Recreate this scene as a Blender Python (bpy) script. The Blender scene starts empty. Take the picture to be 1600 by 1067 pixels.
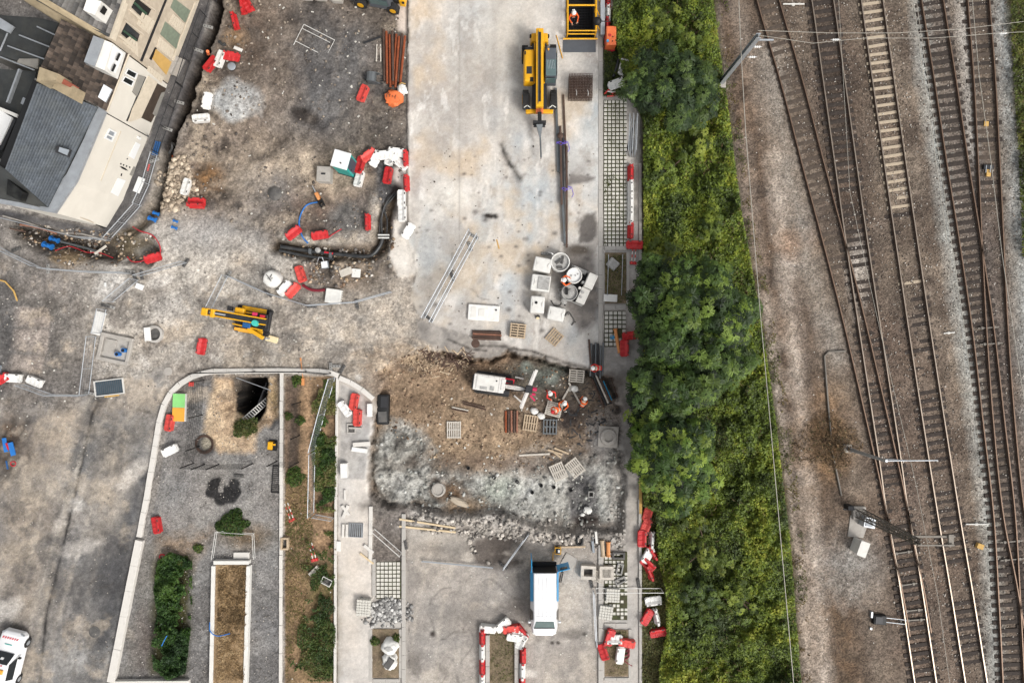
import bpy, bmesh, math, random
import numpy as np
from mathutils import Vector, Matrix
random.seed(7)
SC = bpy.context.scene
COL = SC.collection
# ------------------------------------------------------------------ camera, sky, sun, exposure
S = 0.045            # metres per photo pixel at ground level (rail gauge 1.435 m = 32 px)
HC = 48.0            # flying height of the camera
cam = bpy.data.cameras.new('camera'); camo = bpy.data.objects.new('camera', cam); COL.objects.link(camo)
camo.location = (0, 0, HC); camo.rotation_euler = (0, 0, 0)
cam.sensor_width = 36; cam.lens = 36*HC/(1600*S); cam.clip_end = 2000
SC.camera = camo
world = bpy.data.worlds.new('World'); SC.world = world; world.use_nodes = True
nt = world.node_tree; nt.nodes.clear()
sky = nt.nodes.new('ShaderNodeTexSky'); sky.sky_type = 'NISHITA'; sky.sun_disc = False
SUN_EL, SUN_AZ = 46, 130
sky.sun_elevation = math.radians(SUN_EL); sky.sun_rotation = math.radians(SUN_AZ)
sky.dust_density = 4; sky.air_density = 1.0
hsv = nt.nodes.new('ShaderNodeHueSaturation'); hsv.inputs['Saturation'].default_value = 0.16
bg = nt.nodes.new('ShaderNodeBackground'); bg.inputs['Strength'].default_value = 0.14
wo = nt.nodes.new('ShaderNodeOutputWorld')
nt.links.new(sky.outputs[0], hsv.inputs['Color']); nt.links.new(hsv.outputs[0], bg.inputs['Color']); nt.links.new(bg.outputs[0], wo.inputs['Surface'])
sl = bpy.data.lights.new('sun', 'SUN'); sl.energy = 1.4; sl.angle = math.radians(18); sl.color = (1.0, 0.96, 0.90)
so = bpy.data.objects.new('sun', sl); COL.objects.link(so)
el, az = math.radians(SUN_EL), math.radians(SUN_AZ)
sd = Vector((math.sin(az)*math.cos(el), math.cos(az)*math.cos(el), math.sin(el)))
so.rotation_euler = sd.to_track_quat('Z', 'Y').to_euler()
SC.view_settings.view_transform = 'Standard'; SC.view_settings.look = 'None'
SC.view_settings.exposure = 0.66; SC.view_settings.gamma = 1
try: SC.view_settings.use_curve_mapping = False
except Exception: pass
SC.cycles.max_bounces = 6; SC.cycles.diffuse_bounces = 3; SC.cycles.use_denoising = True

# ------------------------------------------------------------------ helpers
KA = 0.74            # photo brightness -> albedo
def lin(c):
    c = np.asarray(c, float)/255.0
    return np.where(c <= 0.04045, c/12.92, ((c+0.055)/1.055)**2.4)
def alb(c): return lin(c)*KA
def W(px, py, z=0.0):
    k = (HC-z)/HC
    return Vector(((px-800)*S*k, (533.5-py)*S*k, z))
def mat(name, rgb, rough=0.7, metal=0.0, var=0.18, vs=3.0, dirt=0.0, dirtc=(120, 112, 102), bump=0.0, bs=40.0, attr=False, transl=0.0, fine=0.0, fs=60.0, spec=0.35):
    m = bpy.data.materials.new(name); m.use_nodes = True
    n = m.node_tree; N = n.nodes; L = n.links
    b = N['Principled BSDF']; b.inputs['Roughness'].default_value = rough; b.inputs['Metallic'].default_value = metal
    b.inputs['Specular IOR Level'].default_value = spec
    tc = N.new('ShaderNodeTexCoord')
    crd = tc.outputs['Object']
    if attr:
        a = N.new('ShaderNodeAttribute'); a.attribute_name = 'Col'; base = a.outputs['Color']
    else:
        r = N.new('ShaderNodeRGB'); c = alb(rgb); r.outputs[0].default_value = (c[0], c[1], c[2], 1); base = r.outputs[0]
    def mixv(base, sc, amt, det=6):
        nz = N.new('ShaderNodeTexNoise'); nz.inputs['Scale'].default_value = sc; nz.inputs['Detail'].default_value = det; nz.inputs['Roughness'].default_value = 0.62
        L.new(crd, nz.inputs['Vector'])
        mr = N.new('ShaderNodeMapRange'); mr.inputs[1].default_value = 0.28; mr.inputs[2].default_value = 0.72
        mr.inputs[3].default_value = 1-amt; mr.inputs[4].default_value = 1+amt
        L.new(nz.outputs[0], mr.inputs[0])
        mx = N.new('ShaderNodeVectorMath'); mx.operation = 'SCALE'
        L.new(base, mx.inputs[0]); L.new(mr.outputs[0], mx.inputs['Scale']); return mx.outputs[0]
    if var: base = mixv(base, vs, var)
    if fine: base = mixv(base, fs, fine, 2)
    if dirt:
        nz = N.new('ShaderNodeTexNoise'); nz.inputs['Scale'].default_value = vs*0.7; nz.inputs['Detail'].default_value = 8; nz.inputs['Roughness'].default_value = 0.7
        L.new(crd, nz.inputs['Vector'])
        mr = N.new('ShaderNodeMapRange'); mr.inputs[1].default_value = 0.45; mr.inputs[2].default_value = 0.75; mr.inputs[3].default_value = 0; mr.inputs[4].default_value = dirt
        L.new(nz.outputs[0], mr.inputs[0])
        mx = N.new('ShaderNodeMix'); mx.data_type = 'RGBA'; dc = alb(dirtc)
        L.new(mr.outputs[0], mx.inputs[0]); L.new(base, mx.inputs[6]); mx.inputs[7].default_value = (dc[0], dc[1], dc[2], 1)
        base = mx.outputs[2]
    L.new(base, b.inputs['Base Color'])
    if bump:
        nz = N.new('ShaderNodeTexNoise'); nz.inputs['Scale'].default_value = bs; nz.inputs['Detail'].default_value = 4
        L.new(crd, nz.inputs['Vector'])
        bp = N.new('ShaderNodeBump'); bp.inputs['Strength'].default_value = bump; bp.inputs['Distance'].default_value = 0.03
        L.new(nz.outputs[0], bp.inputs['Height']); L.new(bp.outputs[0], b.inputs['Normal'])
    if transl:
        t = N.new('ShaderNodeBsdfTranslucent'); L.new(base, t.inputs['Color'])
        ms = N.new('ShaderNodeMixShader'); ms.inputs[0].default_value = transl
        L.new(b.outputs[0], ms.inputs[1]); L.new(t.outputs[0], ms.inputs[2]); L.new(ms.outputs[0], N['Material Output'].inputs['Surface'])
    return m

class MB:
    """collects shapes, builds ONE mesh"""
    def __init__(s): s.v = []; s.f = []
    def add(s, vs, fs, M=None):
        o = len(s.v)
        s.v += [tuple(M @ Vector(p)) if M is not None else tuple(p) for p in vs]; s.f += [tuple(i+o for i in q) for q in fs]; return s
    def box(s, x, y, z, dx, dy, dz, rz=0, ry=0, rx=0, tx=1.0, ty=1.0):
        """centre x,y ; bottom z ; sizes ; tx,ty taper of the top"""
        a, b = dx/2, dy/2
        vs = [(-a, -b, 0), (a, -b, 0), (a, b, 0), (-a, b, 0), (-a*tx, -b*ty, dz), (a*tx, -b*ty, dz), (a*tx, b*ty, dz), (-a*tx, b*ty, dz)]
        M = Matrix.Translation((x, y, z)) @ Matrix.Rotation(math.radians(rz), 4, 'Z') @ Matrix.Rotation(math.radians(ry), 4, 'Y') @ Matrix.Rotation(math.radians(rx), 4, 'X')
        return s.add(vs, [(3, 2, 1, 0), (4, 5, 6, 7), (0, 1, 5, 4), (1, 2, 6, 5), (2, 3, 7, 6), (3, 0, 4, 7)], M)
    def cyl(s, p0, p1, r, n=10, r2=None, cap=True):
        p0, p1 = Vector(p0), Vector(p1); r2 = r if r2 is None else r2
        d = (p1-p0).normalized(); u = d.orthogonal().normalized(); w = d.cross(u)
        vs = []
        for p, rr in ((p0, r), (p1, r2)):
            for i in range(n):
                a = 2*math.pi*i/n; vs.append(p+u*math.cos(a)*rr+w*math.sin(a)*rr)
        fs = [(i, (i+1) % n, n+(i+1) % n, n+i) for i in range(n)]
        if cap: fs += [tuple(range(n-1, -1, -1)), tuple(range(n, 2*n))]
        return s.add(vs, fs)
    def tube(s, pts, r, n=8, closed=False):
        pts = [Vector(p) for p in pts]; m = len(pts); vs = []; fs = []
        for i, p in enumerate(pts):
            a = pts[i-1] if (i > 0 or closed) else p; b = pts[(i+1) % m] if (i < m-1 or closed) else p
            d = (b-a).normalized(); u = d.cross(Vector((0, 0, 1)))
            u = u.normalized() if u.length > 1e-3 else d.orthogonal().normalized(); w = d.cross(u)
            rr = r[i] if isinstance(r, (list, tuple)) else r
            for k in range(n):
                t = 2*math.pi*k/n; vs.append(p+u*math.cos(t)*rr+w*math.sin(t)*rr)
        for i in range(m if closed else m-1):
            j = (i+1) % m
            for k in range(n): fs.append((i*n+k, i*n+(k+1) % n, j*n+(k+1) % n, j*n+k))
        if not closed: fs += [tuple(range(n-1, -1, -1)), tuple(range((m-1)*n, m*n))]
        return s.add(vs, fs)
    def prism(s, poly, z0, z1, M=None, top=None):
        n = len(poly); area = sum(poly[i][0]*poly[(i+1) % n][1]-poly[(i+1) % n][0]*poly[i][1] for i in range(n))
        if area < 0: poly = poly[::-1]; top = top[::-1] if top else None
        t = top or poly
        vs = [(p[0], p[1], z0) for p in poly]+[(p[0], p[1], z1) for p in t]
        return s.add(vs, [tuple(range(n-1, -1, -1)), tuple(range(n, 2*n))]+[(i, (i+1) % n, n+(i+1) % n, n+i) for i in range(n)], M)
    def lathe(s, x, y, prof, n=20):
        vs = []; fs = []; m = len(prof)
        for r, z in prof:
            for k in range(n):
                t = 2*math.pi*k/n; vs.append((x+r*math.cos(t), y+r*math.sin(t), z))
        for i in range(m-1):
            for k in range(n): fs.append((i*n+k, i*n+(k+1) % n, (i+1)*n+(k+1) % n, (i+1)*n+k))
        fs.append(tuple(range(n-1, -1, -1))); fs.append(tuple(range((m-1)*n, m*n)))
        return s.add(vs, fs)
    def mesh(s, name, material, bev=0, smooth=False, seg=1):
        me = bpy.data.meshes.new(name); me.from_pydata(s.v, [], s.f)
        if bev:
            bm = bmesh.new(); bm.from_mesh(me)
            ed = [e for e in bm.edges if len(e.link_faces) == 2 and e.calc_face_angle(0) > 0.5]
            bmesh.ops.bevel(bm, geom=ed, offset=bev, segments=seg, affect='EDGES', profile=0.6, clamp_overlap=True)
            bm.to_mesh(me); bm.free()
        if smooth:
            me.shade_smooth()
            try: me.set_sharp_from_angle(angle=math.radians(40))
            except Exception: pass
        me.materials.append(material); me.update(); return me
    def build(s, name, material, parent=None, bev=0, smooth=False, seg=1):
        return put(name, s.mesh(name, material, bev, smooth, seg), parent)
def put(name, me, parent=None, loc=None, rot=None, scale=None):
    o = bpy.data.objects.new(name, me); COL.objects.link(o)
    if parent is not None: o.parent = parent
    if loc is not None: o.location = loc
    if rot is not None: o.rotation_euler = rot
    if scale is not None: o.scale = scale
    return o
def tag(o, label=None, cat=None, group=None, kind=None):
    if label: o['label'] = label
    if cat: o['category'] = cat
    if group: o['group'] = group
    if kind: o['kind'] = kind
    return o
def R(a): return math.radians(a)
def empty(name, loc, rz=0):
    o = bpy.data.objects.new(name, None); COL.objects.link(o); o.location = loc; o.rotation_euler = (0, 0, R(rz)); o.empty_display_size = 0.2
    return o
def copy_tree(o, parent=None):
    c = o.copy(); COL.objects.link(c); c.parent = parent
    for ch in o.children: copy_tree(ch, c)
    return c

# ------------------------------------------------------------------ numpy noise
_rng = np.random.RandomState(3)
_tab = _rng.rand(256, 256)
def vn(x, y, sc, seed=0):
    x = np.asarray(x)/sc+seed*17.31; y = np.asarray(y)/sc+seed*7.77
    xi = np.floor(x).astype(int); yi = np.floor(y).astype(int); fx = x-xi; fy = y-yi
    fx = fx*fx*(3-2*fx); fy = fy*fy*(3-2*fy)
    a = _tab[xi & 255, yi & 255]; b = _tab[(xi+1) & 255, yi & 255]; c = _tab[xi & 255, (yi+1) & 255]; d = _tab[(xi+1) & 255, (yi+1) & 255]
    return (a*(1-fx)+b*fx)*(1-fy)+(c*(1-fx)+d*fx)*fy
def fbm(x, y, sc, seed=0, oc=4, g=0.55):
    t = 0; a = 1; w = 0
    for i in range(oc):
        t = t+a*vn(x, y, sc, seed+i*3.1); w += a; a *= g; sc *= 0.5
    return t/w

# ------------------------------------------------------------------ the ground sheet (photo pixel units on the axes)
def axis(a, b, st, far):
    core = np.arange(a, b+0.1, st); out = []; d = st
    while (out[-1] if out else 0) < far: d *= 1.35; out.append((out[-1] if out else 0)+d)
    out = np.array(out); return np.concatenate([a-out[::-1], core, b+out])
gx = axis(-44, 1644, 2.0, 7000); gy = axis(-44, 1112, 2.0, 7000)
PX, PY = np.meshgrid(gx, gy)
GC = np.zeros(PX.shape+(3,)); GZ = np.zeros(PX.shape); ZN = np.zeros(PX.shape, int)
ZONES = ['ground']
class Mk:
    """a mask that lives in a window of the sheet"""
    __array_ufunc__ = None
    def __init__(s, w, a): s.w = w; s.a = a
    def __mul__(s, o):
        if isinstance(o, Mk):
            i0, i1, j0, j1 = max(s.w[0], o.w[0]), min(s.w[1], o.w[1]), max(s.w[2], o.w[2]), min(s.w[3], o.w[3])
            if i1 <= i0 or j1 <= j0: return Mk((0, 0, 0, 0), np.zeros((0, 0)))
            return Mk((i0, i1, j0, j1), s.a[i0-s.w[0]:i1-s.w[0], j0-s.w[2]:j1-s.w[2]]*o.a[i0-o.w[0]:i1-o.w[0], j0-o.w[2]:j1-o.w[2]])
        if isinstance(o, np.ndarray): return Mk(s.w, s.a*o[s.w[0]:s.w[1], s.w[2]:s.w[3]])
        if callable(o): x, y = xy(s.w); return Mk(s.w, s.a*o(x, y))
        return Mk(s.w, s.a*o)
def xy(w): return PX[w[0]:w[1], w[2]:w[3]], PY[w[0]:w[1], w[2]:w[3]]
def win(x0, y0, x1, y1):
    i0, i1 = np.searchsorted(gy, [y0, y1]); j0, j1 = np.searchsorted(gx, [x0, x1]); return (int(i0), int(i1), int(j0), int(j1))
def segs(x, y, p, closed):
    dm = np.full(x.shape, 1e9); ins = np.zeros(x.shape, bool)
    for k in range(len(p) if closed else len(p)-1):
        a = p[k]; b = p[(k+1) % len(p)]; e = b-a
        t = np.clip(((x-a[0])*e[0]+(y-a[1])*e[1])/(e@e+1e-9), 0, 1)
        dm = np.minimum(dm, (x-a[0]-t*e[0])**2+(y-a[1]-t*e[1])**2)
        if closed:
            c = (a[1] > y) != (b[1] > y)
            ins ^= c & (x < (b[0]-a[0])*(y-a[1])/((b[1]-a[1]) or 1e-9)+a[0])
    return np.sqrt(dm), ins
def msk(poly, soft=3, nz=0, ns=20, seed=1):
    p = np.array(poly, float); g = soft+nz+3; w = win(*(p.min(0)-g), *(p.max(0)+g)); x, y = xy(w)
    d, ins = segs(x, y, p, True); d = np.where(ins, d, -d)
    if nz: d = d+nz*2*(fbm(x, y, ns, seed, 4, 0.6)-0.5)
    return Mk(w, np.clip(d/soft*0.5+0.5, 0, 1))
def lm(pts, wd, soft=3, nz=0, ns=16, seed=2):
    p = np.array(pts, float); g = soft+nz+wd/2+3; w = win(*(p.min(0)-g), *(p.max(0)+g)); x, y = xy(w)
    d = wd/2-segs(x, y, p, False)[0]
    if nz: d = d+nz*2*(fbm(x, y, ns, seed, 4, 0.6)-0.5)
    return Mk(w, np.clip(d/soft*0.5+0.5, 0, 1))
def ell(cx, cy, rx, ry, soft=0.25, nz=0.0, ns=20, seed=4, rot=0):
    c, s = math.cos(R(rot)), math.sin(R(rot)); g = max(rx, ry)*(1+soft+nz)+4; w = win(cx-g, cy-g, cx+g, cy+g); X, Y = xy(w); x = X-cx; y = Y-cy
    u = (x*c+y*s)/rx; v = (-x*s+y*c)/ry
    d = 1-np.sqrt(u*u+v*v)
    if nz: d = d+nz*2*(fbm(X, Y, ns, seed, 4, 0.6)-0.5)
    return Mk(w, np.clip(d/soft*0.5+0.5, 0, 1))
def paint(m, c, zone=None, c2=None, sc=30, seed=5, amp=0.0):
    """lay material of colour c (mottled towards c2) where mask m"""
    if not m.a.size: return
    x, y = xy(m.w); w = m.w
    col = alb(c)*np.ones(x.shape+(3,))
    if c2 is not None:
        t = np.clip((fbm(x, y, sc, seed, 5, 0.62)-0.5)*3.2+0.5, 0, 1)[..., None]; col = col*(1-t)+alb(c2)*t
    if amp: col = col*(1+amp*2*(fbm(x, y, 7, seed+9, 3, 0.7)-0.5))[..., None]
    a = m.a[..., None]; gv = GC[w[0]:w[1], w[2]:w[3]]; gv += (col-gv)*a
    if zone:
        if zone not in ZONES: ZONES.append(zone)
        ZN[w[0]:w[1], w[2]:w[3]][m.a > 0.5] = ZONES.index(zone)
def dig(m, dz):
    if isinstance(m, Mk): GZ[m.w[0]:m.w[1], m.w[2]:m.w[3]] += m.a*dz
    else: GZ[...] += m*dz
# ------------------------------------------------------------------ ground materials laid out
paint(Mk((0, len(gy), 0, len(gx)), np.ones(PX.shape)), (168, 161, 153), None, (124, 118, 113), 46, 1, 0.25)
# fresh dirt and dust on the street at the left and on the crossing
paint(msk([(220, 330), (430, 380), (640, 420), (940, 420), (940, 560), (560, 590), (220, 640), (120, 520), (150, 430)], 40, 30, 60), (200, 191, 179), None, (166, 159, 150), 40, 3, 0.25)
paint(msk([(440, 470), (640, 430), (700, 545), (600, 590), (470, 570)], 30, 25, 40, 8), (190, 178, 163), None, (160, 152, 142), 22, 12, 0.3)
paint(msk([(-40, 400), (120, 430), (110, 640), (-40, 640)], 30, 25, 50, 3), (138, 131, 125), None, (110, 105, 100), 30, 4, 0.25)
for q in ([(20, 478), (78, 482), (78, 512), (18, 510)], [(18, 513), (77, 515), (72, 553), (16, 548)], [(12, 552), (70, 556), (66, 582), (8, 578)]):
    paint(msk(q, 2, 1.5, 8), (160, 148, 138), None, (140, 130, 122), 16, 6, 0.2)
# asphalt road, lower left
RD = [(-7200, 8300), (-1400, 2200), (-44, 640), (110, 640), (150, 610), (262, 570), (252, 640), (225, 800), (196, 950), (172, 1067), (-600, 4300)]
paint(msk(RD, 14, 8, 30, 9), (166, 160, 153), 'asphalt_road', (122, 119, 116), 46, 7, 0.25)
st = lambda x, y: np.clip((fbm(x+.3*y, y*0.10, 24, 21, 4)-0.5)*3+0.5, 0, 1)
paint(msk(RD, 14, 8, 30, 9)*st*0.55, (92, 91, 92), None, (80, 80, 82), 30, 8)
paint(msk([(20, 640), (120, 650), (90, 800), (50, 980), (0, 960), (0, 760)], 30, 20, 40, 14)*0.8, (166, 152, 135), None, (140, 130, 120), 30, 8, 0.2)
paint(msk([(160, 690), (205, 680), (205, 740), (180, 860), (150, 850)], 24, 16, 30, 15)*0.8, (176, 164, 148), None, (150, 142, 132), 24, 8, 0.2)
paint(lm([(222, 740), (190, 880), (158, 1000), (140, 1075)], 30, 18, 10, 20), (76, 76, 78), None, (100, 99, 99), 20, 9)
paint(lm([(172, 600), (140, 640), (118, 740), (92, 860), (62, 1000), (50, 1080)], 12, 12, 6, 14), (88, 85, 83), None, (110, 106, 102), 14, 9)
paint(lm([(156, 625), (143, 650), (125, 735), (97, 860), (72, 960), (60, 1080)], 3.6, 2.2, 1.6, 8), (36, 34, 34))
paint(lm([(150, 622), (190, 634), (235, 645)], 2, 2.5, 1.5, 10), (60, 58, 58))
dig(lm([(156, 625), (143, 650), (125, 735), (97, 860), (72, 960), (60, 1080)], 2.6, 2.5, 1.4, 8), -0.03)
paint(ell(170, 900, 30, 60, .8, .5, 30)*0.8, (70, 70, 72))
paint(ell(100, 1040, 30, 26, .8, .5, 30)*0.4, (180, 176, 170)); paint(ell(160, 1030, 40, 18, .8, .6, 20)*.6, (190, 186, 180))
# demolition yard, upper left
YD = [(340, -44), (640, -44), (636, 400), (600, 420), (440, 380), (330, 340), (262, 330), (246, 330), (290, 190), (345, 30)]
paint(msk(YD, 10, 8, 20, 6), (136, 123, 111), 'bare_soil', (98, 90, 83), 34, 11, 0.32)
paint(msk([(250, 210), (420, 190), (520, 230), (500, 300), (330, 330), (245, 330)], 40, 30, 40, 5)*.9, (166, 150, 132), None, (124, 112, 102), 22, 12, 0.35)
paint(msk(YD, 10)*(lambda x, y: np.clip((fbm(x, y, 60, 38, 5, .65)-.54)*8, 0, 1))*.85, (184, 168, 148)); paint(msk(YD, 10)*(lambda x, y: np.clip((fbm(x, y, 46, 39, 5, .65)-.57)*9, 0, 1))*.85, (72, 65, 60))
paint(ell(460, 270, 90, 34, .6, .5, 30), (190, 172, 150), None, (164, 148, 130), 20, 13, .3)
paint(ell(505, 120, 88, 95, .35, .35, 50), (110, 107, 105), None, (92, 90, 90), 40, 14, .22)
paint(ell(440, 120, 30, 90, .7, .5, 30)*.7, (160, 146, 132), None, (120, 108, 98), 14, 15, .4)
paint(ell(372, 160, 40, 33, .2, .3, 24, 6), (190, 190, 188), None, (174, 175, 174), 20, 16, .1)
paint(ell(590, 200, 50, 42, .6, .6, 24, 7), (78, 72, 68), None, (112, 104, 96), 14, 17, .4)
paint(ell(480, 185, 26, 10, .5, .6, 14, 8, 25), (66, 60, 56)); paint(ell(455, 28, 12, 14, .8, .5, 12)*.9, (70, 64, 60))
paint(ell(400, 60, 40, 70, .8, .6, 30)*.7, (112, 94, 80), None, (92, 80, 70), 18, 18, .3)
paint(ell(368, 60, 16, 14, .7, .5, 12), (150, 122, 92)); paint(ell(325, 278, 20, 22, .8, .7, 12), (132, 100, 68), None, (92, 74, 56), 9, 4, .5)
paint(ell(430, 300, 34, 26, .8, .6, 20)*.9, (100, 98, 98), None, (130, 126, 122), 12, 5, .3)
paint(lm([(395, 250), (420, 245), (440, 225), (455, 212)], 8, 8, 4, 12), (70, 62, 56))
paint(ell(500, 330, 60, 30, .7, .5, 20)*.7, (120, 98, 86), None, (92, 82, 76), 16, 3, .35)
paint(ell(545, 345, 34, 30, .4, .3, 18), (122, 118, 114), None, (100, 97, 95), 10, 6, .3)
paint(lm([(445, 370), (500, 378), (583, 370), (590, 310)], 17, 6, 4, 14), (184, 172, 156), None, (166, 158, 148), 10, 2, .2)
paint(ell(530, 425, 66, 34, .5, .4, 24), (138, 122, 106), 'bare_soil', (112, 100, 90), 14, 4, .35)
paint(ell(600, 410, 24, 34, .6, .6, 14), (104, 96, 90), None, (134, 122, 108), 10, 4, .35)
# concrete slab across the middle
SLAB = [(637, -7000), (938, -7000), (938, 520), (928, 575), (840, 553), (740, 528), (690, 512), (655, 495), (640, 470), (652, 420), (645, 395), (637, 380)]
ms = msk(SLAB, 2.0, 5.0, 11, 10)*msk([(637, -7000), (938, -7000), (938, 700), (636, 700)], 1.6)
paint(ms, (212, 206, 198), 'concrete_slab', (190, 184, 177), 60, 22, 0.12)
dig(ms, 0.10)
paint(ms*(lambda x, y: np.clip((fbm(x, y*0.45, 90, 31, 5)-0.52)*5, 0, 1))*.95, (232, 227, 219))
paint(ms*(lambda x, y: np.clip((fbm(x+300, y*0.5, 70, 33, 5)-0.56)*6, 0, 1))*.75, (176, 183, 186))
paint(ms*ell(790, 110, 30, 60, .9, .5, 40)*.6, (216, 196, 160)); paint(ms*ell(705, 120, 90, 120, .6, .5, 60)*.75, (178, 168, 158), None, (190, 182, 172), 30, 3, .1)
paint(ms*ell(800, 130, 34, 50, .8, .6, 30)*.5, (150, 158, 166)); paint(ms*ell(700, 310, 34, 20, .6, .5, 24), (228, 222, 212)); paint(ms*ell(900, 260, 30, 40, .8, .5, 30)*.6, (222, 219, 214))
paint(ms*(lambda x, y: np.clip((fbm(x, y, 40, 35, 5, .7)-.56)*9, 0, 1))*.45, (158, 148, 138)); paint(ms*(lambda x, y: np.clip((fbm(x*1.6, y*.7, 26, 36, 5, .7)-.58)*10, 0, 1))*.5, (238, 233, 226)); paint(ms*(lambda x, y: np.clip((fbm(x, y, 70, 37, 4, .6)-.55)*6, 0, 1))*.65, (204, 184, 158)); paint(ms*ell(790, 40, 60, 60, .8, .5, 40)*.5, (224, 219, 210))
paint(ms*lm([(770, -44), (772, 150)], 3, 4, 2)*.5, (170, 164, 158))
for a, b, c, d in ((718, 3, 718, 378), (875, 380, 840, 540), (640, 500, 925, 575)): paint(ms*lm([(a, b), (c, d)], 1.6, 2, .8)*.6, (140, 134, 128))
paint(ms*lm([(783, 228), (790, 245), (800, 262), (812, 280)], 7, 4, 4, 8), (70, 66, 62)); paint(ms*ell(762, 338, 9, 4, .5, .5, 6), (48, 42, 38)); paint(ms*ell(775, 338, 5, 4, .5, .3, 6), (30, 26, 24))
paint(ms*msk([(915, 335), (930, 332), (930, 370), (920, 378), (905, 380), (904, 350)], 3, 5, 12), (112, 106, 101))
paint(ms*msk([(890, 272), (930, 278), (925, 284), (900, 290), (885, 292)], 3, 4, 12), (120, 114, 110)); paint(ms*ell(905, 268, 16, 14, .8, .5, 14)*.7, (150, 145, 140))
paint(ms*msk([(872, 395), (905, 382), (930, 392), (935, 480), (925, 540), (905, 520), (885, 490), (868, 440)], 6, 8, 20), (138, 131, 125), None, (114, 109, 105), 16, 4, .2)
paint(ms*ell(905, 390, 22, 8, .5, .5, 12), (96, 88, 80))
for i in range(60):
    x, y = random.uniform(645, 930), random.uniform(230, 520); r = random.choice([1.2, 1.5, 2, 3]); paint(ms*ell(x, y, r*1.4, r, .8, .4, 6, i)*.8, (90, 84, 80))
paint(ms*ell(700, 385, 34, 26, .9, .6, 24)*.6, (160, 158, 156)); paint(ms*ell(668, 420, 22, 40, .9, .6, 24)*.6, (190, 192, 190))
paint(ms*msk([(640, 500), (925, 575), (925, 600), (640, 560)], 8, 6, 14)*.7, (166, 160, 154), None, (146, 141, 136), 14, 3, .2)
# pale screed strip on its left
SCR = [(608, 262), (640, 258), (640, 380), (652, 400), (650, 430), (622, 432), (608, 400), (610, 340)]
paint(msk(SCR, 2.5, 3, 14), (226, 220, 211), 'screed_strip', (214, 207, 198), 20, 3, .08); dig(msk(SCR, 2.5, 3, 14), 0.06)
paint(msk([(618, -44), (636, -44), (636, 52), (622, 50)], 3, 2, 10), (206, 192, 180), 'screed_strip')
dig(lm([(636, -44), (636, 250)], 4, 2.5, 1.2), -0.08); paint(lm([(636, -44), (636, 250), (637, 360)], 2.6, 2.5, 1), (58, 54, 52))
# pavement strips
PV = [(937, -7000), (1000, -7000), (1000, 8000), (937, 8000)]
paint(msk([(937, -7000), (998, -7000), (1001, 760), (1002, 8000), (937, 8000)], 2), (188, 182, 175), 'footpath', (172, 167, 161), 40, 62, .12)
paint(msk([(944, 590), (1000, 570), (996, 745), (950, 735), (930, 600)], 8, 8, 14, 63), (150, 145, 140), None, (124, 120, 117), 14, 64, .3)
paint(msk([(937, 585), (975, 590), (975, 600), (960, 610)], 5, 4), (92, 84, 78))
paint(msk([(942, 20), (975, 0), (985, 150), (942, 150)], 3, 3), (100, 96, 78), 'bare_verge', (74, 78, 52), 12, 65, .4)
LP = [(527, 590), (585, 618), (590, 640), (578, 700), (576, 768), (582, 800), (582, 8000), (524, 8000)]
paint(msk(LP, 2.5, 1.5, 10), (208, 201, 193), 'paved_walk', (192, 186, 179), 60, 66, .12); dig(msk(LP, 2.5, 1.5, 10), .1)
paint(msk([(532, 600), (582, 620), (572, 748), (532, 748)], 2), (186, 182, 177), None, (166, 162, 158), 14, 67, .25)
paint(msk(LP, 2.5)*ell(552, 900, 22, 80, .8, .5, 50)*.5, (226, 214, 200))
paint(msk([(582, 640), (637, 700), (637, 880), (582, 878)], 3, 3), (132, 124, 117), 'bare_soil', (116, 108, 102), 20, 68, .22)
paint(msk([(582, 878), (637, 878), (637, 8000), (582, 8000)], 2), (182, 176, 169), 'footpath', (166, 161, 155), 30, 69, .12)
LED = [(650, 498), (740, 527), (840, 552), (930, 575), (930, 586), (878, 574), (834, 560), (792, 552), (768, 565), (735, 562), (690, 548), (655, 530)]
paint(msk(LED, 3, 4, 10, 39), (164, 158, 151), 'broken_ledge', (134, 129, 124), 16, 40, .25); dig(msk(LED, 3, 4, 10, 39), -.02)
for L_ in ([(700, 530), (735, 545), (760, 548)], [(800, 545), (830, 548), (870, 562)], [(745, 540), (790, 541), (800, 548)], [(880, 566), (900, 571), (915, 574)]): paint(lm(L_, 2.4, 2, 2, 7), (70, 66, 63))
# big excavation
EXC = [(590, 640), (598, 600), (588, 580), (640, 556), (690, 550), (735, 560), (768, 562), (792, 549), (834, 557), (878, 572), (927, 583), (958, 592), (972, 640), (972, 700), (978, 770), (974, 832), (905, 832), (840, 826), (800, 806), (740, 803), (690, 806), (640, 792), (600, 795), (577, 768), (575, 700)]
me_ = msk(EXC, 2.4, 7, 12, 40)
paint(me_, (150, 126, 103), 'excavation', (116, 98, 82), 30, 41, .4)
dig(me_, -0.62); RIM = lm(EXC[4:13], 9, 4, 6, 11, 46)*me_; dig(RIM, -.6); paint(RIM*.8, (98, 88, 79), None, (72, 66, 60), 10, 47, .35); RIM = lm(EXC[-5:]+EXC[:2], 7, 4, 6, 11, 48)*me_*(lambda x, y: fbm(x, y, 26, 45, 3) > .42); dig(RIM, -.45); paint(RIM*.7, (104, 93, 83), None, (78, 71, 65), 10, 49, .35); dig(me_*(lambda x, y: fbm(x, y, 36, 44, 4)-.5), 0.35)  # ditches at the cut edge, with undercut shade painted into their soil colour
paint(me_*ell(735, 690, 110, 60, .8, .6, 40)*.8, (176, 154, 128), None, (150, 130, 108), 18, 42, .4)
paint(me_*ell(640, 590, 60, 40, .8, .6, 30)*.8, (168, 144, 118), None, (130, 108, 88), 14, 43, .4)
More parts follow.
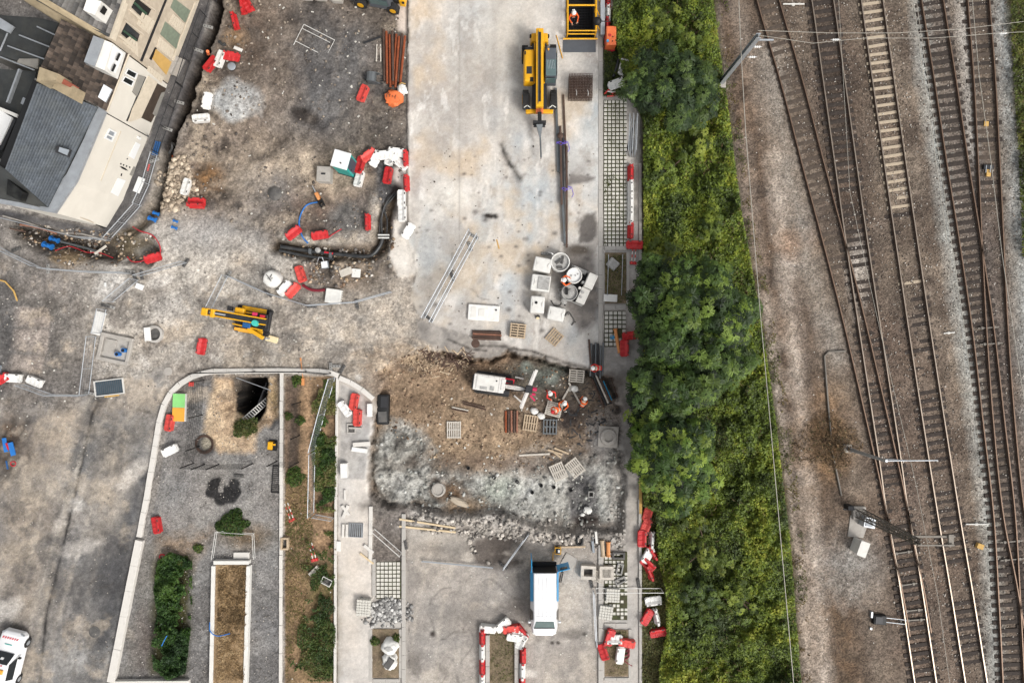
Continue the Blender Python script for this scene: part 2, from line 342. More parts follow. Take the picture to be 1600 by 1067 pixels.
paint(me_*ell(660, 555, 40, 14, .7, .7, 16), (84, 74, 66)); paint(me_*ell(880, 620, 80, 50, .7, .6, 26), (100, 92, 84), None, (124, 112, 100), 16, 45, .35)
paint(me_*ell(850, 585, 60, 20, .6, .6, 18), (112, 116, 108), None, (96, 92, 86), 14, 46, .3); paint(me_*ell(822, 574, 8, 9, .4, .2), (142, 148, 138)); paint(me_*ell(862, 594, 9, 7, .4, .3), (140, 146, 138))
paint(me_*ell(890, 655, 30, 20, .6, .6, 12), (70, 62, 58)); paint(me_*ell(640, 632, 60, 20, 1, .8, 30)*.6, (118, 98, 80))
CR = [(578, 690), (610, 665), (655, 672), (680, 735), (760, 742), (830, 755), (900, 722), (975, 700), (976, 825), (880, 830), (800, 806), (690, 800), (600, 795), (577, 768)]
mc = me_*msk(CR, 14, 14, 24, 47)
paint(mc, (166, 164, 157), None, (116, 113, 107), 20, 48, .26); dig(mc*(lambda x, y: np.abs(fbm(x, y, 16, 49, 4, .6)-.5)), .9); paint(mc*(lambda x, y: np.clip((.05-np.abs(fbm(x, y, 16, 49, 4, .6)-.5))*26, 0, 1)*(fbm(x, y, 40, 51, 3) > .42))*.8, (86, 84, 80)); paint(mc*(lambda x, y: np.clip((fbm(x, y, 30, 52, 4)-.56)*9, 0, 1))*.8, (192, 190, 183)); paint(mc*(lambda x, y: np.clip((fbm(x, y, 26, 57, 5, .65)-.6)*10, 0, 1))*.7, (104, 100, 95))
paint(me_*ell(880, 762, 95, 42, .6, .6, 24)*.9, (206, 204, 197), None, (168, 166, 159), 16, 50, .25); paint(me_*ell(780, 765, 26, 18, .6, .4, 14)*.8, (170, 176, 166))
paint(me_*ell(790, 725, 110, 12, .9, .9, 16)*.8, (104, 90, 80)); paint(me_*ell(700, 770, 26, 16, .6, .6, 12, 3, 30), (112, 92, 74)); paint(me_*ell(730, 795, 30, 12, .6, .6, 12), (160, 140, 118))
paint(me_*msk([(888, 745), (935, 742), (940, 800), (928, 822), (890, 815)], 4, 6, 12), (92, 90, 90), None, (120, 118, 116), 10, 51, .3)
paint(me_*msk([(936, 748), (966, 748), (964, 818), (938, 822)], 4, 3, 12), (178, 178, 172)); paint(me_*ell(920, 818, 26, 10, .6, .5, 10), (74, 66, 62))
paint(me_*ell(945, 685, 26, 34, .5, .3, 14), (156, 152, 148), None, (136, 132, 129), 12, 52, .2)
for x, y, rx, ry, c, c2 in ((622, 562, 60, 20, (168, 148, 124), (138, 120, 102)), (600, 600, 24, 30, (160, 138, 114), (132, 114, 98)), (972, 650, 26, 60, (150, 143, 136), (116, 109, 103)), (975, 770, 24, 60, (168, 164, 158), (128, 124, 119)), (590, 790, 20, 14, (120, 114, 108), (96, 91, 87))):
    paint(ell(x, y, rx, ry, .8, .9, 12, x)*.85, c, None, c2, 12, y, .35)
dig(ell(975, 700, 26, 110, .8, .6, 14, 9), -.22); dig(ell(620, 566, 50, 16, .9, .6, 14, 8), -.15)
# its pale broken lower rim
paint(msk([(640, 792), (700, 806), (760, 803), (830, 815), (905, 832), (975, 834), (975, 850), (880, 850), (800, 840), (740, 830), (640, 815)], 6, 6, 16, 53), (196, 188, 178), None, (164, 156, 147), 12, 54, .25)
dig(msk([(660, 800), (760, 803), (830, 815), (905, 832), (940, 838), (880, 850), (800, 832), (700, 816)], 6, 5, 14, 55), 0.22)
paint(ell(940, 842, 50, 14, .7, .6, 14), (150, 144, 138), None, (118, 113, 109), 10, 56, .3)
# lane at the bottom centre
LN = [(637, 820), (760, 840), (935, 850), (937, 1067), (937, 8000), (637, 8000)]
mL = msk(LN, 5, 4, 16, 57)
paint(mL, (176, 168, 159), 'lane', (152, 145, 138), 50, 58, .16); paint(mL*ell(690, 850, 50, 24, .8, .5, 20)*.7, (198, 188, 174)); paint(mL*(lambda x, y: np.clip((fbm(x*.35, y, 36, 59, 4)-.55)*5, 0, 1))*.4, (132, 126, 120))
paint(ell(780, 862, 48, 26, .18, .2, 20, 60), (108, 99, 92), 'lane', (92, 84, 78), 18, 61, .25); dig(ell(780, 862, 48, 26, .25, .2, 20, 60), -0.16)
paint(ell(812, 868, 26, 14, .8, .4, 14)*.8, (72, 66, 62)); paint(mL*ell(690, 858, 26, 9, .9, .5, 12)*.6, (106, 100, 96)); paint(mL*ell(806, 948, 20, 14, .8, .4, 12)*.8, (104, 96, 90))
for x, y, r in ((913, 990, 3), (880, 966, 3.5), (863, 1004, 3), (872, 1004, 3), (724, 983, 1.6), (677, 990, 5), (690, 849, 2)): paint(ell(x, y, r, r*.8, .5, .4, 5), (62, 54, 50))
paint(mL*lm([(690, 1067), (690, 1000), (700, 950), (760, 935)], 3, 6, 3)*.5, (140, 134, 128)); paint(mL*lm([(712, 1067), (715, 980), (740, 930)], 3, 6, 3)*.5, (140, 134, 128))
# gravel court, lower left garden
GV = [(268, 620), (295, 590), (335, 580), (440, 580), (440, 8000), (-80, 8000), (180, 1067), (215, 900), (248, 760)]
paint(msk(GV, 2), (140, 137, 134), 'gravel_court', (118, 115, 113), 40, 70, .28)
paint(msk([(250, 870), (300, 700), (430, 700), (436, 870), (330, 880)], 40, 20, 30, 71)*.7, (160, 156, 150), None, (146, 141, 136), 26, 72, .2)
paint(msk([(226, 850), (260, 840), (240, 960), (215, 1050), (190, 1060)], 6, 4)*.8, (130, 126, 120)); paint(msk([(246, 840), (330, 830), (300, 880), (250, 900)], 14, 12, 16)*.8, (160, 138, 116), None, (128, 112, 96), 10, 73, .4)
paint(ell(230, 1000, 22, 40, .7, .6, 16)*.8, (108, 98, 92)); paint(ell(385, 838, 34, 18, .7, .5, 14), (122, 106, 88), None, (96, 86, 72), 10, 74, .4)
PL = [(241, 878), (300, 872), (298, 960), (290, 1058), (236, 1052)]
paint(msk(PL, 8, 6), (72, 70, 46), 'planting_bed')
for x, y, r in ((338, 758, 17), (358, 772, 20), (330, 770, 12), (366, 755, 11), (345, 780, 14), (335, 758, 13), (368, 768, 12)):
    paint(ell(x, y, r*.8, r*.7, .15, .2, 8)*(lambda x, y: (np.abs(x-348+3*np.sin(y/6)) > 4) | (y > 768)), (52, 51, 51))
# shaft pit
paint(msk([(318, 660), (335, 592), (366, 586), (434, 588), (436, 655), (400, 672), (395, 705), (345, 706), (325, 700)], 5, 7, 14, 75), (208, 184, 154), None, (174, 150, 124), 14, 76, .3)
PIT1 = [(352, 596), (432, 588), (433, 655), (425, 662), (380, 660), (350, 640)]
dig(msk(PIT1, 8, 6, 14, 77), -0.5); dig(msk([(340, 596), (358, 592), (356, 640), (348, 640)], 4, 3), -.3)
paint(ell(425, 620, 9, 22, .8, .5, 10)*.7, (150, 128, 90))
SHAFT = [(367, 594), (413, 592), (408, 640), (399, 656), (382, 648), (368, 640)]
dig(msk(SHAFT, 2.0, 1.2, 8), -5.0); paint(msk([(363, 590), (418, 588), (413, 643), (401, 661), (380, 653), (364, 644)], 2, 1.2, 8), (30, 28, 27))  # deep shaft; shade of its depth and dark water put into the near-black colour
paint(ell(318, 695, 14, 14, .2), (96, 94, 92)); paint(ell(322, 694, 9, 10, .3), (176, 168, 150)); dig(ell(318, 695, 15, 15, .3), -.25)
paint(ell(560, 590, 5, 5, .3), (190, 184, 176))
# planted strip
GS = [(445, 588), (526, 588), (524, 8000), (443, 8000)]
paint(msk(GS, 2), (158, 130, 102), 'garden_strip', (124, 104, 82), 18, 78, .4); dig(msk(GS, 2), -.05)
paint(lm([(480, 595), (480, 820)], 11, 6, 2), (182, 150, 118)); paint(msk([(446, 590), (466, 590), (466, 730), (446, 730)], 4, 3), (122, 104, 90), None, (104, 90, 78), 12, 79, .3)
paint(msk([(478, 890), (524, 880), (524, 1062), (465, 1062), (480, 960)], 14, 12, 16, 80)*.8, (92, 86, 54), None, (120, 104, 74), 12, 81, .4)
# trenches beside the buildings
TR = [(338, -44), (341, 15), (334, 40), (318, 85), (300, 130), (287, 175), (270, 208), (262, 240), (254, 290), (240, 325)]
paint(lm([(240, 320), (216, 350), (190, 372), (172, 378)], 26, 8, 5), (96, 84, 70), 'bare_soil', (74, 66, 56), 10, 82, .3); dig(lm([(246, 318), (216, 350), (190, 372)], 22, 6, 5), -.5)
TP = [(14, 346), (60, 352), (110, 368), (170, 380), (235, 372), (248, 392), (235, 412), (180, 408), (120, 404), (60, 396), (18, 366)]
paint(msk(TP, 5, 4), (86, 78, 70), 'bare_soil', (62, 56, 50), 12, 83, .4); dig(msk(TP, 6, 4), -.55); dig(lm([(20, 352), (70, 365), (110, 380), (165, 394)], 16, 6, 3), -.5)
paint(ell(105, 405, 24, 12, .4, .3, 12, 9, 8), (166, 146, 116), None, (140, 120, 96), 10, 84, .3); dig(ell(105, 405, 24, 12, .6, .3, 12, 9, 8), .5)
paint(ell(205, 378, 26, 18, .5, .4, 12, 9, -25), (112, 100, 80)); dig(ell(205, 378, 26, 18, .6, .4, 12, 9, -25), .45)
SWK = [(322, -44), (345, -44), (322, 40), (298, 130), (262, 215), (240, 300), (205, 350), (165, 372), (100, 360), (0, 338), (-44, 330), (-44, 318), (160, 358), (232, 215), (272, 95), (310, 0)]
paint(msk(SWK, 3, 2), (104, 101, 100), 'footway', (84, 82, 83), 30, 85, .15); dig(msk(SWK, 3, 2), .06)
paint(lm(TR, 17, 3, 4, 12), (66, 57, 50), 'bare_soil', (46, 40, 36), 10, 82, .3); dig(lm(TR, 12, 3, 4, 12), -1.4)
paint(lm([(x+9, y) for x, y in TR], 6, 5, 4, 9, 7)*.8, (128, 118, 108), None, (100, 92, 86), 9, 83, .3)
paint(lm([(252, 240), (245, 290), (232, 322), (205, 350)], 8, 5, 3), (168, 158, 146), None, (130, 122, 112), 8, 86, .3)
paint(ell(275, 330, 34, 14, .6, .5, 14)*.9, (168, 152, 134), None, (130, 118, 104), 9, 87, .35); dig(ell(280, 325, 34, 14, .6, .4, 14), .3)
paint(ell(330, 360, 70, 24, .9, .6, 30)*.7, (160, 156, 152))
paint(ell(225, 395, 14, 10, .6, .4, 8), (120, 116, 108))
# pipe trench in the yard
PT = [(432, 384), (480, 394), (540, 398), (578, 398), (596, 384), (600, 362), (600, 345), (610, 318), (616, 295)]
paint(lm(PT, 22, 6, 4, 14), (92, 80, 66), None, (66, 58, 52), 12, 88, .35); dig(lm(PT, 18, 6, 4, 14), -.6)
paint(msk([(500, 402), (518, 402), (516, 430), (500, 425)], 5, 3), (80, 68, 58)); dig(msk([(500, 402), (518, 402), (516, 430), (500, 425)], 5, 3), -.4)
paint(msk([(585, 255), (618, 250), (612, 300), (596, 330), (590, 300)], 5, 4), (96, 94, 94), None, (76, 75, 76), 12, 89, .2)
dig(ell(505, 110, 95, 100, .9, .3, 40), .45); dig(ell(372, 160, 40, 34, .6, .2, 20), .3); dig(ell(590, 205, 44, 36, .8, .4, 20), .25); dig(ell(300, 280, 60, 60, .8, .5, 24), .2)
paint(ell(560, 960, 1, 1, .1), (1, 1, 1))
# manhole island bottom left edge
paint(ell(10, 690, 26, 40, .6, .5, 16), (96, 80, 66), None, (70, 62, 56), 12, 90, .4); dig(ell(6, 690, 26, 40, .7, .5, 16), -.4)
paint(msk([(-44, 425), (20, 440), (28, 480), (12, 620), (-44, 640)], 6, 3)*.7, (96, 94, 93))
# railway land
RB = [(1135, -7000), (1118, 0), (1140, 170), (1160, 330), (1190, 480), (1215, 660), (1240, 860), (1252, 1067), (1600, 8000), (9000, 8000), (9000, -7000)]
mr_ = msk(RB, 10, 5, 14, 91)
paint(mr_, (128, 115, 102), 'railway_ballast', (100, 88, 78), 40, 92, .26)
def tline(pts, w, soft, nz=4, ns=14, seed=93): return mr_*lm(pts, w, soft, nz, ns, seed)
paint(tline([(1140, -44), (1165, 180), (1195, 420), (1235, 680), (1262, 860), (1285, 1110)], 100, 40, 24, 40), (120, 102, 87), 'dirt_track', (86, 74, 65), 26, 94, .3)
paint(tline([(1210, 250), (1228, 420), (1250, 600), (1266, 780), (1286, 1000), (1290, 1110)], 20, 12, 7, 24), (194, 180, 166), None, (172, 158, 144), 14, 95, .16)
paint(tline([(1196, 470), (1215, 640), (1236, 800), (1256, 960), (1270, 1110)], 18, 12, 7, 24), (186, 171, 156), None, (164, 150, 136), 14, 96, .16)
paint(tline([(1150, 0), (1180, 130), (1215, 250)], 14, 14, 6)*.6, (166, 152, 138)); paint(tline([(1160, 220), (1172, 330), (1186, 440)], 16, 14, 6)*.7, (166, 150, 136))
paint(tline([(1240, 450), (1262, 560), (1268, 640)], 14, 14, 8)*.7, (100, 86, 76)); paint(tline([(1288, 900), (1318, 990), (1328, 1110)], 30, 22, 10)*.9, (108, 86, 66), None, (90, 76, 62), 14, 97, .3)
paint(mr_*ell(1290, 690, 34, 60, .7, .5, 24)*.85, (168, 134, 100), None, (130, 108, 86), 14, 97, .3); paint(mr_*ell(1245, 380, 26, 18, .9, .5, 14)*.7, (160, 124, 96)); paint(mr_*ell(1330, 880, 44, 50, .7, .5, 20)*.8, (158, 154, 148), None, (136, 130, 124), 12, 98, .25)
paint(mr_*ell(1325, 800, 46, 34, .9, .6, 20)*.7, (128, 112, 98)); paint(tline([(1200, 80), (1230, 250), (1265, 420), (1310, 560)], 24, 18, 8)*.8, (168, 160, 150), None, (150, 142, 132), 16, 99, .2)
T2L = [(1283, -44), (1300, 40), (1312, 150), (1330, 300), (1352, 440), (1380, 560)]
paint(tline(T2L, 62, 30, 14, 24)*.9, (98, 84, 74), None, (78, 68, 61), 20, 100, .25); paint(tline([(1370, 540), (1400, 760), (1430, 960), (1446, 1110)], 66, 34, 14, 24)*.8, (118, 100, 88), None, (96, 83, 74), 20, 101, .25)
paint(tline([(1425, 540), (1440, 660), (1460, 800), (1490, 960), (1510, 1110)], 60, 34, 14, 24)*.6, (120, 104, 92), None, (104, 90, 80), 20, 102, .25)
paint(tline([(1432, -44), (1446, 120), (1468, 260), (1490, 420), (1512, 560), (1534, 720), (1548, 860), (1556, 1110)], 22, 12, 5, 16), (170, 170, 164), None, (154, 152, 146), 18, 103, .2)
paint(tline([(1500, -44), (1513, 150), (1524, 300)], 16, 10, 4), (176, 170, 162)); paint(tline([(1568, 0), (1580, 160), (1592, 320), (1604, 520), (1620, 700)], 28, 14, 5, 16), (162, 163, 160), None, (146, 146, 142), 14, 104, .22)
paint(tline([(1524, 260), (1545, 420), (1565, 560), (1590, 760), (1600, 900), (1620, 1110)], 42, 16, 8)*.7, (116, 104, 97), None, (94, 86, 82), 14, 105, .25); paint(tline([(1465, -44), (1490, 200), (1512, 360)], 30, 14, 6)*.5, (120, 112, 106))
paint(mr_*ell(1340, 430, 12, 40, .9, .6, 12)*.7, (214, 204, 192)); paint(mr_*msk([(1570, -44), (1660, -44), (1660, 330), (1594, 240), (1580, 60)], 8, 8, 14), (84, 84, 52), None, (108, 98, 70), 14, 106, .4)
# planted embankment soil
EMB = [(955, -7000), (955, 0), (978, 100), (1003, 190), (1003, 500), (1001, 770), (1004, 1000), (1004, 8000), (1600, 8000), (1252, 1067), (1240, 860), (1215, 660), (1190, 480), (1160, 330), (1140, 170), (1118, 0), (1135, -7000)]
paint(msk(EMB, 4, 3), (74, 76, 44), 'embankment', (96, 86, 58), 20, 107, .35); dig(msk(EMB, 24, 4), -.15)
paint(msk([(1004, 990), (1030, 985), (1036, 1110), (1004, 1110)], 8, 6, 12), (120, 112, 88), None, (92, 88, 62), 10, 108, .4)
# trench under the yellow guard rail
TB = [(886, -60), (928, -60), (928, 60), (886, 60)]
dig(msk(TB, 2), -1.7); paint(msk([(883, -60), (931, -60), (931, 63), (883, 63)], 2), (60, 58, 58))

for z_, c_, a_, s_ in (([(0, 420), (230, 430), (440, 390), (640, 430), (690, 560), (560, 590), (250, 640), (0, 640)], (196, 180, 160), .6, 171), ([(0, 420), (230, 430), (440, 390), (640, 430), (640, 560), (250, 640), (0, 640)], (112, 104, 97), .6, 173), ([(0, 640), (240, 640), (165, 1070), (0, 1070)], (178, 164, 146), .6, 175), ([(0, 640), (240, 640), (165, 1070), (0, 1070)], (84, 82, 82), .6, 177), ([(640, 850), (930, 850), (930, 1080), (640, 1080)], (198, 188, 175), .6, 179)):
    paint(msk(z_, 14, 8)*(lambda x, y: np.clip((fbm(x, y, 54, s_, 5, .68)-.55)*9, 0, 1))*a_, c_)
# wheel tracks pressed into the dust, cracks, splashes
def tracks(pts, gap, c, a, w=5, z=None):
    P = np.array(pts, float); d = np.gradient(P, axis=0); n = np.c_[-d[:, 1], d[:, 0]]/(np.linalg.norm(d, axis=1, keepdims=True)+1e-9)
    for s in (-1, 1): paint(lm(P+n*s*gap/2, w, 3.5, 2.0, 9, 150+s)*(lambda x, y: .35+.65*(fbm(x, y, 9, 151, 3) > .48))*a, c)
tracks([(650, 560), (560, 520), (440, 500), (330, 530), (250, 570), (200, 640), (160, 760), (110, 960), (90, 1080)], 40, (126, 120, 114), .6)
tracks([(640, 480), (560, 500), (430, 540), (300, 545), (210, 600), (150, 700), (60, 1000)], 40, (196, 186, 172), .45)
tracks([(700, 1080), (705, 980), (740, 920), (830, 880), (900, 870)], 38, (146, 139, 132), .5); tracks([(860, 1080), (868, 1000), (850, 900)], 40, (196, 188, 178), .4); tracks([(660, 1080), (668, 960), (690, 880)], 38, (198, 188, 174), .5)
tracks([(760, -40), (750, 150), (770, 300), (740, 420), (660, 520)], 40, (176, 168, 160), .45); tracks([(690, -40), (700, 180), (690, 330), (640, 480), (540, 530)], 40, (186, 178, 168), .45); tracks([(820, -40), (800, 200), (800, 380), (720, 500)], 42, (228, 222, 214), .4)
tracks([(120, 430), (190, 480), (300, 470), (420, 420)], 38, (130, 124, 118), .5); tracks([(20, 1080), (60, 900), (110, 700), (180, 600), (320, 480)], 38, (176, 166, 152), .45)
tracks([(420, 20), (430, 120), (400, 230), (350, 320)], 38, (104, 95, 88), .5); tracks([(560, 20), (540, 140), (480, 230), (380, 300)], 38, (140, 130, 120), .4)
for k in range(46):
    x, y = random.choice([(random.uniform(640, 935), random.uniform(0, 540)), (random.uniform(640, 930), random.uniform(850, 1060)), (random.uniform(0, 230), random.uniform(640, 1060)), (random.uniform(150, 620), random.uniform(430, 570))])
    l = random.choice([(214, 206, 196), (128, 121, 114), (110, 104, 98), (226, 220, 212), (168, 158, 146)]); r = random.uniform(6, 34); paint(ell(x, y, r, r*random.uniform(.3, .8), .35, .55, 12, 160+k, random.uniform(0, 180))*random.uniform(.3, .65), l)
for k in range(26):
    x, y = random.choice([(random.uniform(640, 930), random.uniform(380, 560)), (random.uniform(0, 220), random.uniform(640, 1060)), (random.uniform(100, 600), random.uniform(430, 570)), (random.uniform(640, 930), random.uniform(860, 1060))]); a = random.uniform(0, 6.28); pts = [(x, y)]
    for j in range(random.randint(3, 7)): a += random.uniform(-.7, .7); pts.append((pts[-1][0]+math.cos(a)*9, pts[-1][1]+math.sin(a)*9))
    paint(lm(pts, 1.2, 1.6, .8, 5, k)*.7, (84, 79, 75))
# crisp mottling of every surface
hard = np.isin(ZN, [ZONES.index(z) for z in ('concrete_slab', 'screed_strip', 'footpath', 'paved_walk', 'lane', 'broken_ledge')])
f1_ = fbm(PX, PY, 22, 130, 5, .72); f2_ = fbm(PX, PY, 5, 133, 3, .8); f3_ = np.random.RandomState(5).rand(*PX.shape)
GC *= (1+np.where(hard, .16, .46)*np.clip((f1_-.5)*3.4, -1, 1)*.55+np.where(hard, .10, .34)*np.clip((f2_-.5)*3, -1, 1)*.6+np.where(hard, .07, .2)*(f3_-.5))[..., None]
dz_ = np.isin(ZN, [ZONES.index(z) for z in ('ground', 'asphalt_road', 'bare_soil', 'lane', 'footway')])[..., None]*.06; lum_ = (GC@np.array([.3, .59, .11]))[..., None]; GC += (lum_*np.array([1.02, 1, .975])-GC)*dz_
warm = (fbm(PX, PY, 50, 140, 4)-.5)[..., None]*np.array([.07, 0, -.08]); GC *= 1+warm
# unevenness
soft = (ZN == ZONES.index('bare_soil')) | (ZN == 0)
dig(fbm(PX, PY, 30, 120, 5, .6)-.5, .10); dig(np.where(soft | (ZN == ZONES.index('excavation')), fbm(PX, PY, 14, 121, 4, .65)-.5, 0), .26)

def mesh_np(name, V, F, cols, m, smooth=False):
    me = bpy.data.meshes.new(name); nv, nf, k = len(V), len(F), F.shape[1]
    me.vertices.add(nv); me.vertices.foreach_set('co', V.astype(np.float32).ravel())
    me.loops.add(nf*k); me.loops.foreach_set('vertex_index', F.astype(np.int32).ravel())
    me.polygons.add(nf); me.polygons.foreach_set('loop_start', np.arange(0, nf*k, k, dtype=np.int32))
    if smooth: me.polygons.foreach_set('use_smooth', np.ones(nf, bool))
    if cols is not None:
        a = me.color_attributes.new('Col', 'FLOAT_COLOR', 'POINT')
        a.data.foreach_set('color', np.c_[np.clip(cols, 0, 1), np.ones(nv)].astype(np.float32).ravel())
    me.update(calc_edges=True); me.materials.append(m); return me
def ground_mat(name, cell, cellamp, fine, fs, bump, speck=0.0, rough=0.95, sp=0.12):
    m = bpy.data.materials.new(name); m.use_nodes = True; N = m.node_tree.nodes; L = m.node_tree.links
    b = N['Principled BSDF']; b.inputs['Roughness'].default_value = rough; b.inputs['Specular IOR Level'].default_value = sp
    a = N.new('ShaderNodeAttribute'); a.attribute_name = 'Col'; tc = N.new('ShaderNodeTexCoord'); base = a.outputs['Color']; crd = tc.outputs['Object']
    def scale(base, val, lo, hi, a0, a1):
        mr = N.new('ShaderNodeMapRange'); mr.inputs[1].default_value = a0; mr.inputs[2].default_value = a1; mr.inputs[3].default_value = lo; mr.inputs[4].default_value = hi
        L.new(val, mr.inputs[0]); v = N.new('ShaderNodeVectorMath'); v.operation = 'SCALE'; L.new(base, v.inputs[0]); L.new(mr.outputs[0], v.inputs['Scale']); return v.outputs[0]
    nz = N.new('ShaderNodeTexNoise'); nz.inputs['Scale'].default_value = fs; nz.inputs['Detail'].default_value = 5; nz.inputs['Roughness'].default_value = .75; L.new(crd, nz.inputs['Vector'])
    base = scale(base, nz.outputs[0], 1-fine, 1+fine, .3, .7); h = nz.outputs[0]
    if cell:
        vo = N.new('ShaderNodeTexVoronoi'); vo.inputs['Scale'].default_value = cell; L.new(crd, vo.inputs['Vector'])
        sp_ = N.new('ShaderNodeSeparateColor'); L.new(vo.outputs['Color'], sp_.inputs[0])
        base = scale(base, sp_.outputs[0], 1-cellamp, 1+cellamp, 0, 1); h = sp_.outputs[0]
        if speck:
            gt = N.new('ShaderNodeMath'); gt.operation = 'GREATER_THAN'; gt.inputs[1].default_value = 1-speck; L.new(sp_.outputs[1], gt.inputs[0])
            lt = N.new('ShaderNodeMath'); lt.operation = 'LESS_THAN'; lt.inputs[1].default_value = .035/ (cell/10); L.new(vo.outputs['Distance'], lt.inputs[0]); lt.inputs[1].default_value = .5
            mu = N.new('ShaderNodeMath'); mu.operation = 'MULTIPLY'; L.new(gt.outputs[0], mu.inputs[0]); L.new(lt.outputs[0], mu.inputs[1])
            mx = N.new('ShaderNodeMix'); mx.data_type = 'RGBA'; L.new(mu.outputs[0], mx.inputs[0]); L.new(base, mx.inputs[6]); mx.inputs[7].default_value = (.5, .47, .43, 1); base = mx.outputs[2]
    L.new(base, b.inputs['Base Color'])
    bp = N.new('ShaderNodeBump'); bp.inputs['Strength'].default_value = bump; bp.inputs['Distance'].default_value = .05; L.new(h, bp.inputs['Height']); L.new(bp.outputs[0], b.inputs['Normal'])
    return m
GM = {
 'soil': ground_mat('soil', 11, .24, .34, 5, .8, .0012),
 'concrete': ground_mat('concrete_ground', 22, .06, .12, 5, .25, .0004, .85, .2),
 'asphalt': ground_mat('asphalt', 20, .16, .22, 4, .4, .0008, .85, .2),
 'ballast': ground_mat('ballast', 12, .44, .18, 3, 1.0, .002),
 'gravel': ground_mat('gravel', 13, .32, .16, 3, .8, .002)}
ZM = {'ground': 'soil', 'asphalt_road': 'asphalt', 'bare_soil': 'soil', 'concrete_slab': 'concrete', 'screed_strip': 'concrete', 'excavation': 'soil', 'lane': 'asphalt', 'broken_ledge': 'concrete', 'footpath': 'concrete',
      'bare_verge': 'soil', 'paved_walk': 'concrete', 'gravel_court': 'gravel', 'planting_bed': 'soil', 'garden_strip': 'soil', 'footway': 'asphalt', 'railway_ballast': 'ballast', 'dirt_track': 'ballast', 'embankment': 'soil'}
V = np.stack([(PX-800)*S, (533.5-PY)*S, GZ], -1).reshape(-1, 3); CF = GC.reshape(-1, 3)
ny, nx = PX.shape
idx = np.arange(ny*nx).reshape(ny, nx)
Q = np.stack([idx[1:, :-1], idx[1:, 1:], idx[:-1, 1:], idx[:-1, :-1]], -1).reshape(-1, 4)
fz = ZN[:-1, :-1].reshape(-1)
for zi, zn in enumerate(ZONES):
    q = Q[fz == zi]
    if not len(q): continue
    u, inv = np.unique(q, return_inverse=True)
    o = put(zn, mesh_np(zn, V[u], inv.reshape(-1, 4), CF[u], GM[ZM[zn]], True)); tag(o, kind='structure')
def gz(x, y):
    """height of the ground at a world point"""
    px, py = x/S+800, 533.5-y/S
    j = min(max(int(np.searchsorted(gx, px))-1, 0), nx-2); i = min(max(int(np.searchsorted(gy, py))-1, 0), ny-2)
    u = (px-gx[j])/(gx[j+1]-gx[j]); v = (py-gy[i])/(gy[i+1]-gy[i])
    return float((GZ[i, j]*(1-u)+GZ[i, j+1]*u)*(1-v)+(GZ[i+1, j]*(1-u)+GZ[i+1, j+1]*u)*v)
def G(px, py, dz=0.0):
    p = W(px, py); p.z = gz(p.x, p.y)+dz; return p
def gmax(px, py, r=10):
    return max(gz(*W(px+a, py+b).xy) for a in (-r, -r/2, 0, r/2, r) for b in (-r, -r/2, 0, r/2, r))
def thing(name, label, cat, px, py, ang=0, group=None, z=None, r=0):
    p = W(px, py)
    p.z = (gmax(px, py, r) if r else gz(p.x, p.y)) if z is None else z
    return tag(empty(name, p, -ang), label, cat, group)
# ------------------------------------------------------------------ materials
M = {}
def mk(k, rgb, **kw): M[k] = mat(k, rgb, **kw); return M[k]
mk('kerb', (222, 217, 209), rough=.85, var=.10, vs=2, dirt=.35, dirtc=(150, 143, 134)); mk('kerb_grey', (186, 181, 174), rough=.85, var=.12, vs=2, dirt=.4, dirtc=(140, 133, 126))
mk('paver', (216, 212, 202), rough=.9, var=.2, vs=1.2, dirt=.5, dirtc=(130, 126, 112)); mk('white_wall', (228, 225, 218), rough=.8, var=.08, dirt=.25, dirtc=(170, 164, 154))
mk('rail_rust', (92, 74, 62), rough=.7, metal=.3, var=.25, vs=6); mk('rail_top', (158, 144, 130), rough=.35, metal=.6, var=.15, vs=2); mk('rail_brown', (122, 100, 84), rough=.5, metal=.5, var=.2, vs=3)
mk('sl_wood', (58, 50, 45), rough=.9, var=.3, vs=5, dirt=.3, dirtc=(92, 82, 74)); mk('sl_brown', (84, 73, 64), rough=.9, var=.3, vs=5, dirt=.4, dirtc=(100, 88, 78)); mk('sl_conc', (188, 172, 150), rough=.9, var=.2, vs=4, dirt=.4, dirtc=(150, 132, 114))
mk('galv', (192, 196, 200), rough=.45, metal=.5, var=.12, vs=3); mk('steel_dark', (58, 58, 60), rough=.55, metal=.4, var=.2); mk('mast_steel', (120, 114, 106), rough=.6, metal=.3, var=.2, vs=2); mk('wire', (186, 180, 168), rough=.5, metal=.2, var=.05); mk('concrete', (178, 172, 164), rough=.9, var=.18, vs=3, dirt=.35, dirtc=(128, 121, 113))
mk('cream', (222, 216, 204), rough=.9, var=.07, vs=.6, dirt=.25, dirtc=(190, 182, 168)); mk('stone', (196, 182, 162), rough=.9, var=.16, vs=2.5, dirt=.4, dirtc=(140, 128, 114), bump=.4, bs=20); mk('stone_light', (216, 203, 182), rough=.9, var=.12, vs=3, dirt=.25, dirtc=(160, 148, 132))
mk('zinc', (176, 180, 184), rough=.45, metal=.35, var=.18, vs=1.5, dirt=.4, dirtc=(122, 120, 116)); mk('slate', (74, 80, 88), rough=.6, var=.26, vs=1.3, attr=True, dirt=.3, dirtc=(104, 106, 100)); mk('tile', (92, 78, 68), rough=.9, var=.2, attr=True, vs=8); mk('dark_roof', (56, 58, 58), rough=.8, var=.4, vs=1, dirt=.5, dirtc=(92, 90, 82)); mk('glass', (36, 40, 42), rough=.12, var=.1, spec=.6)
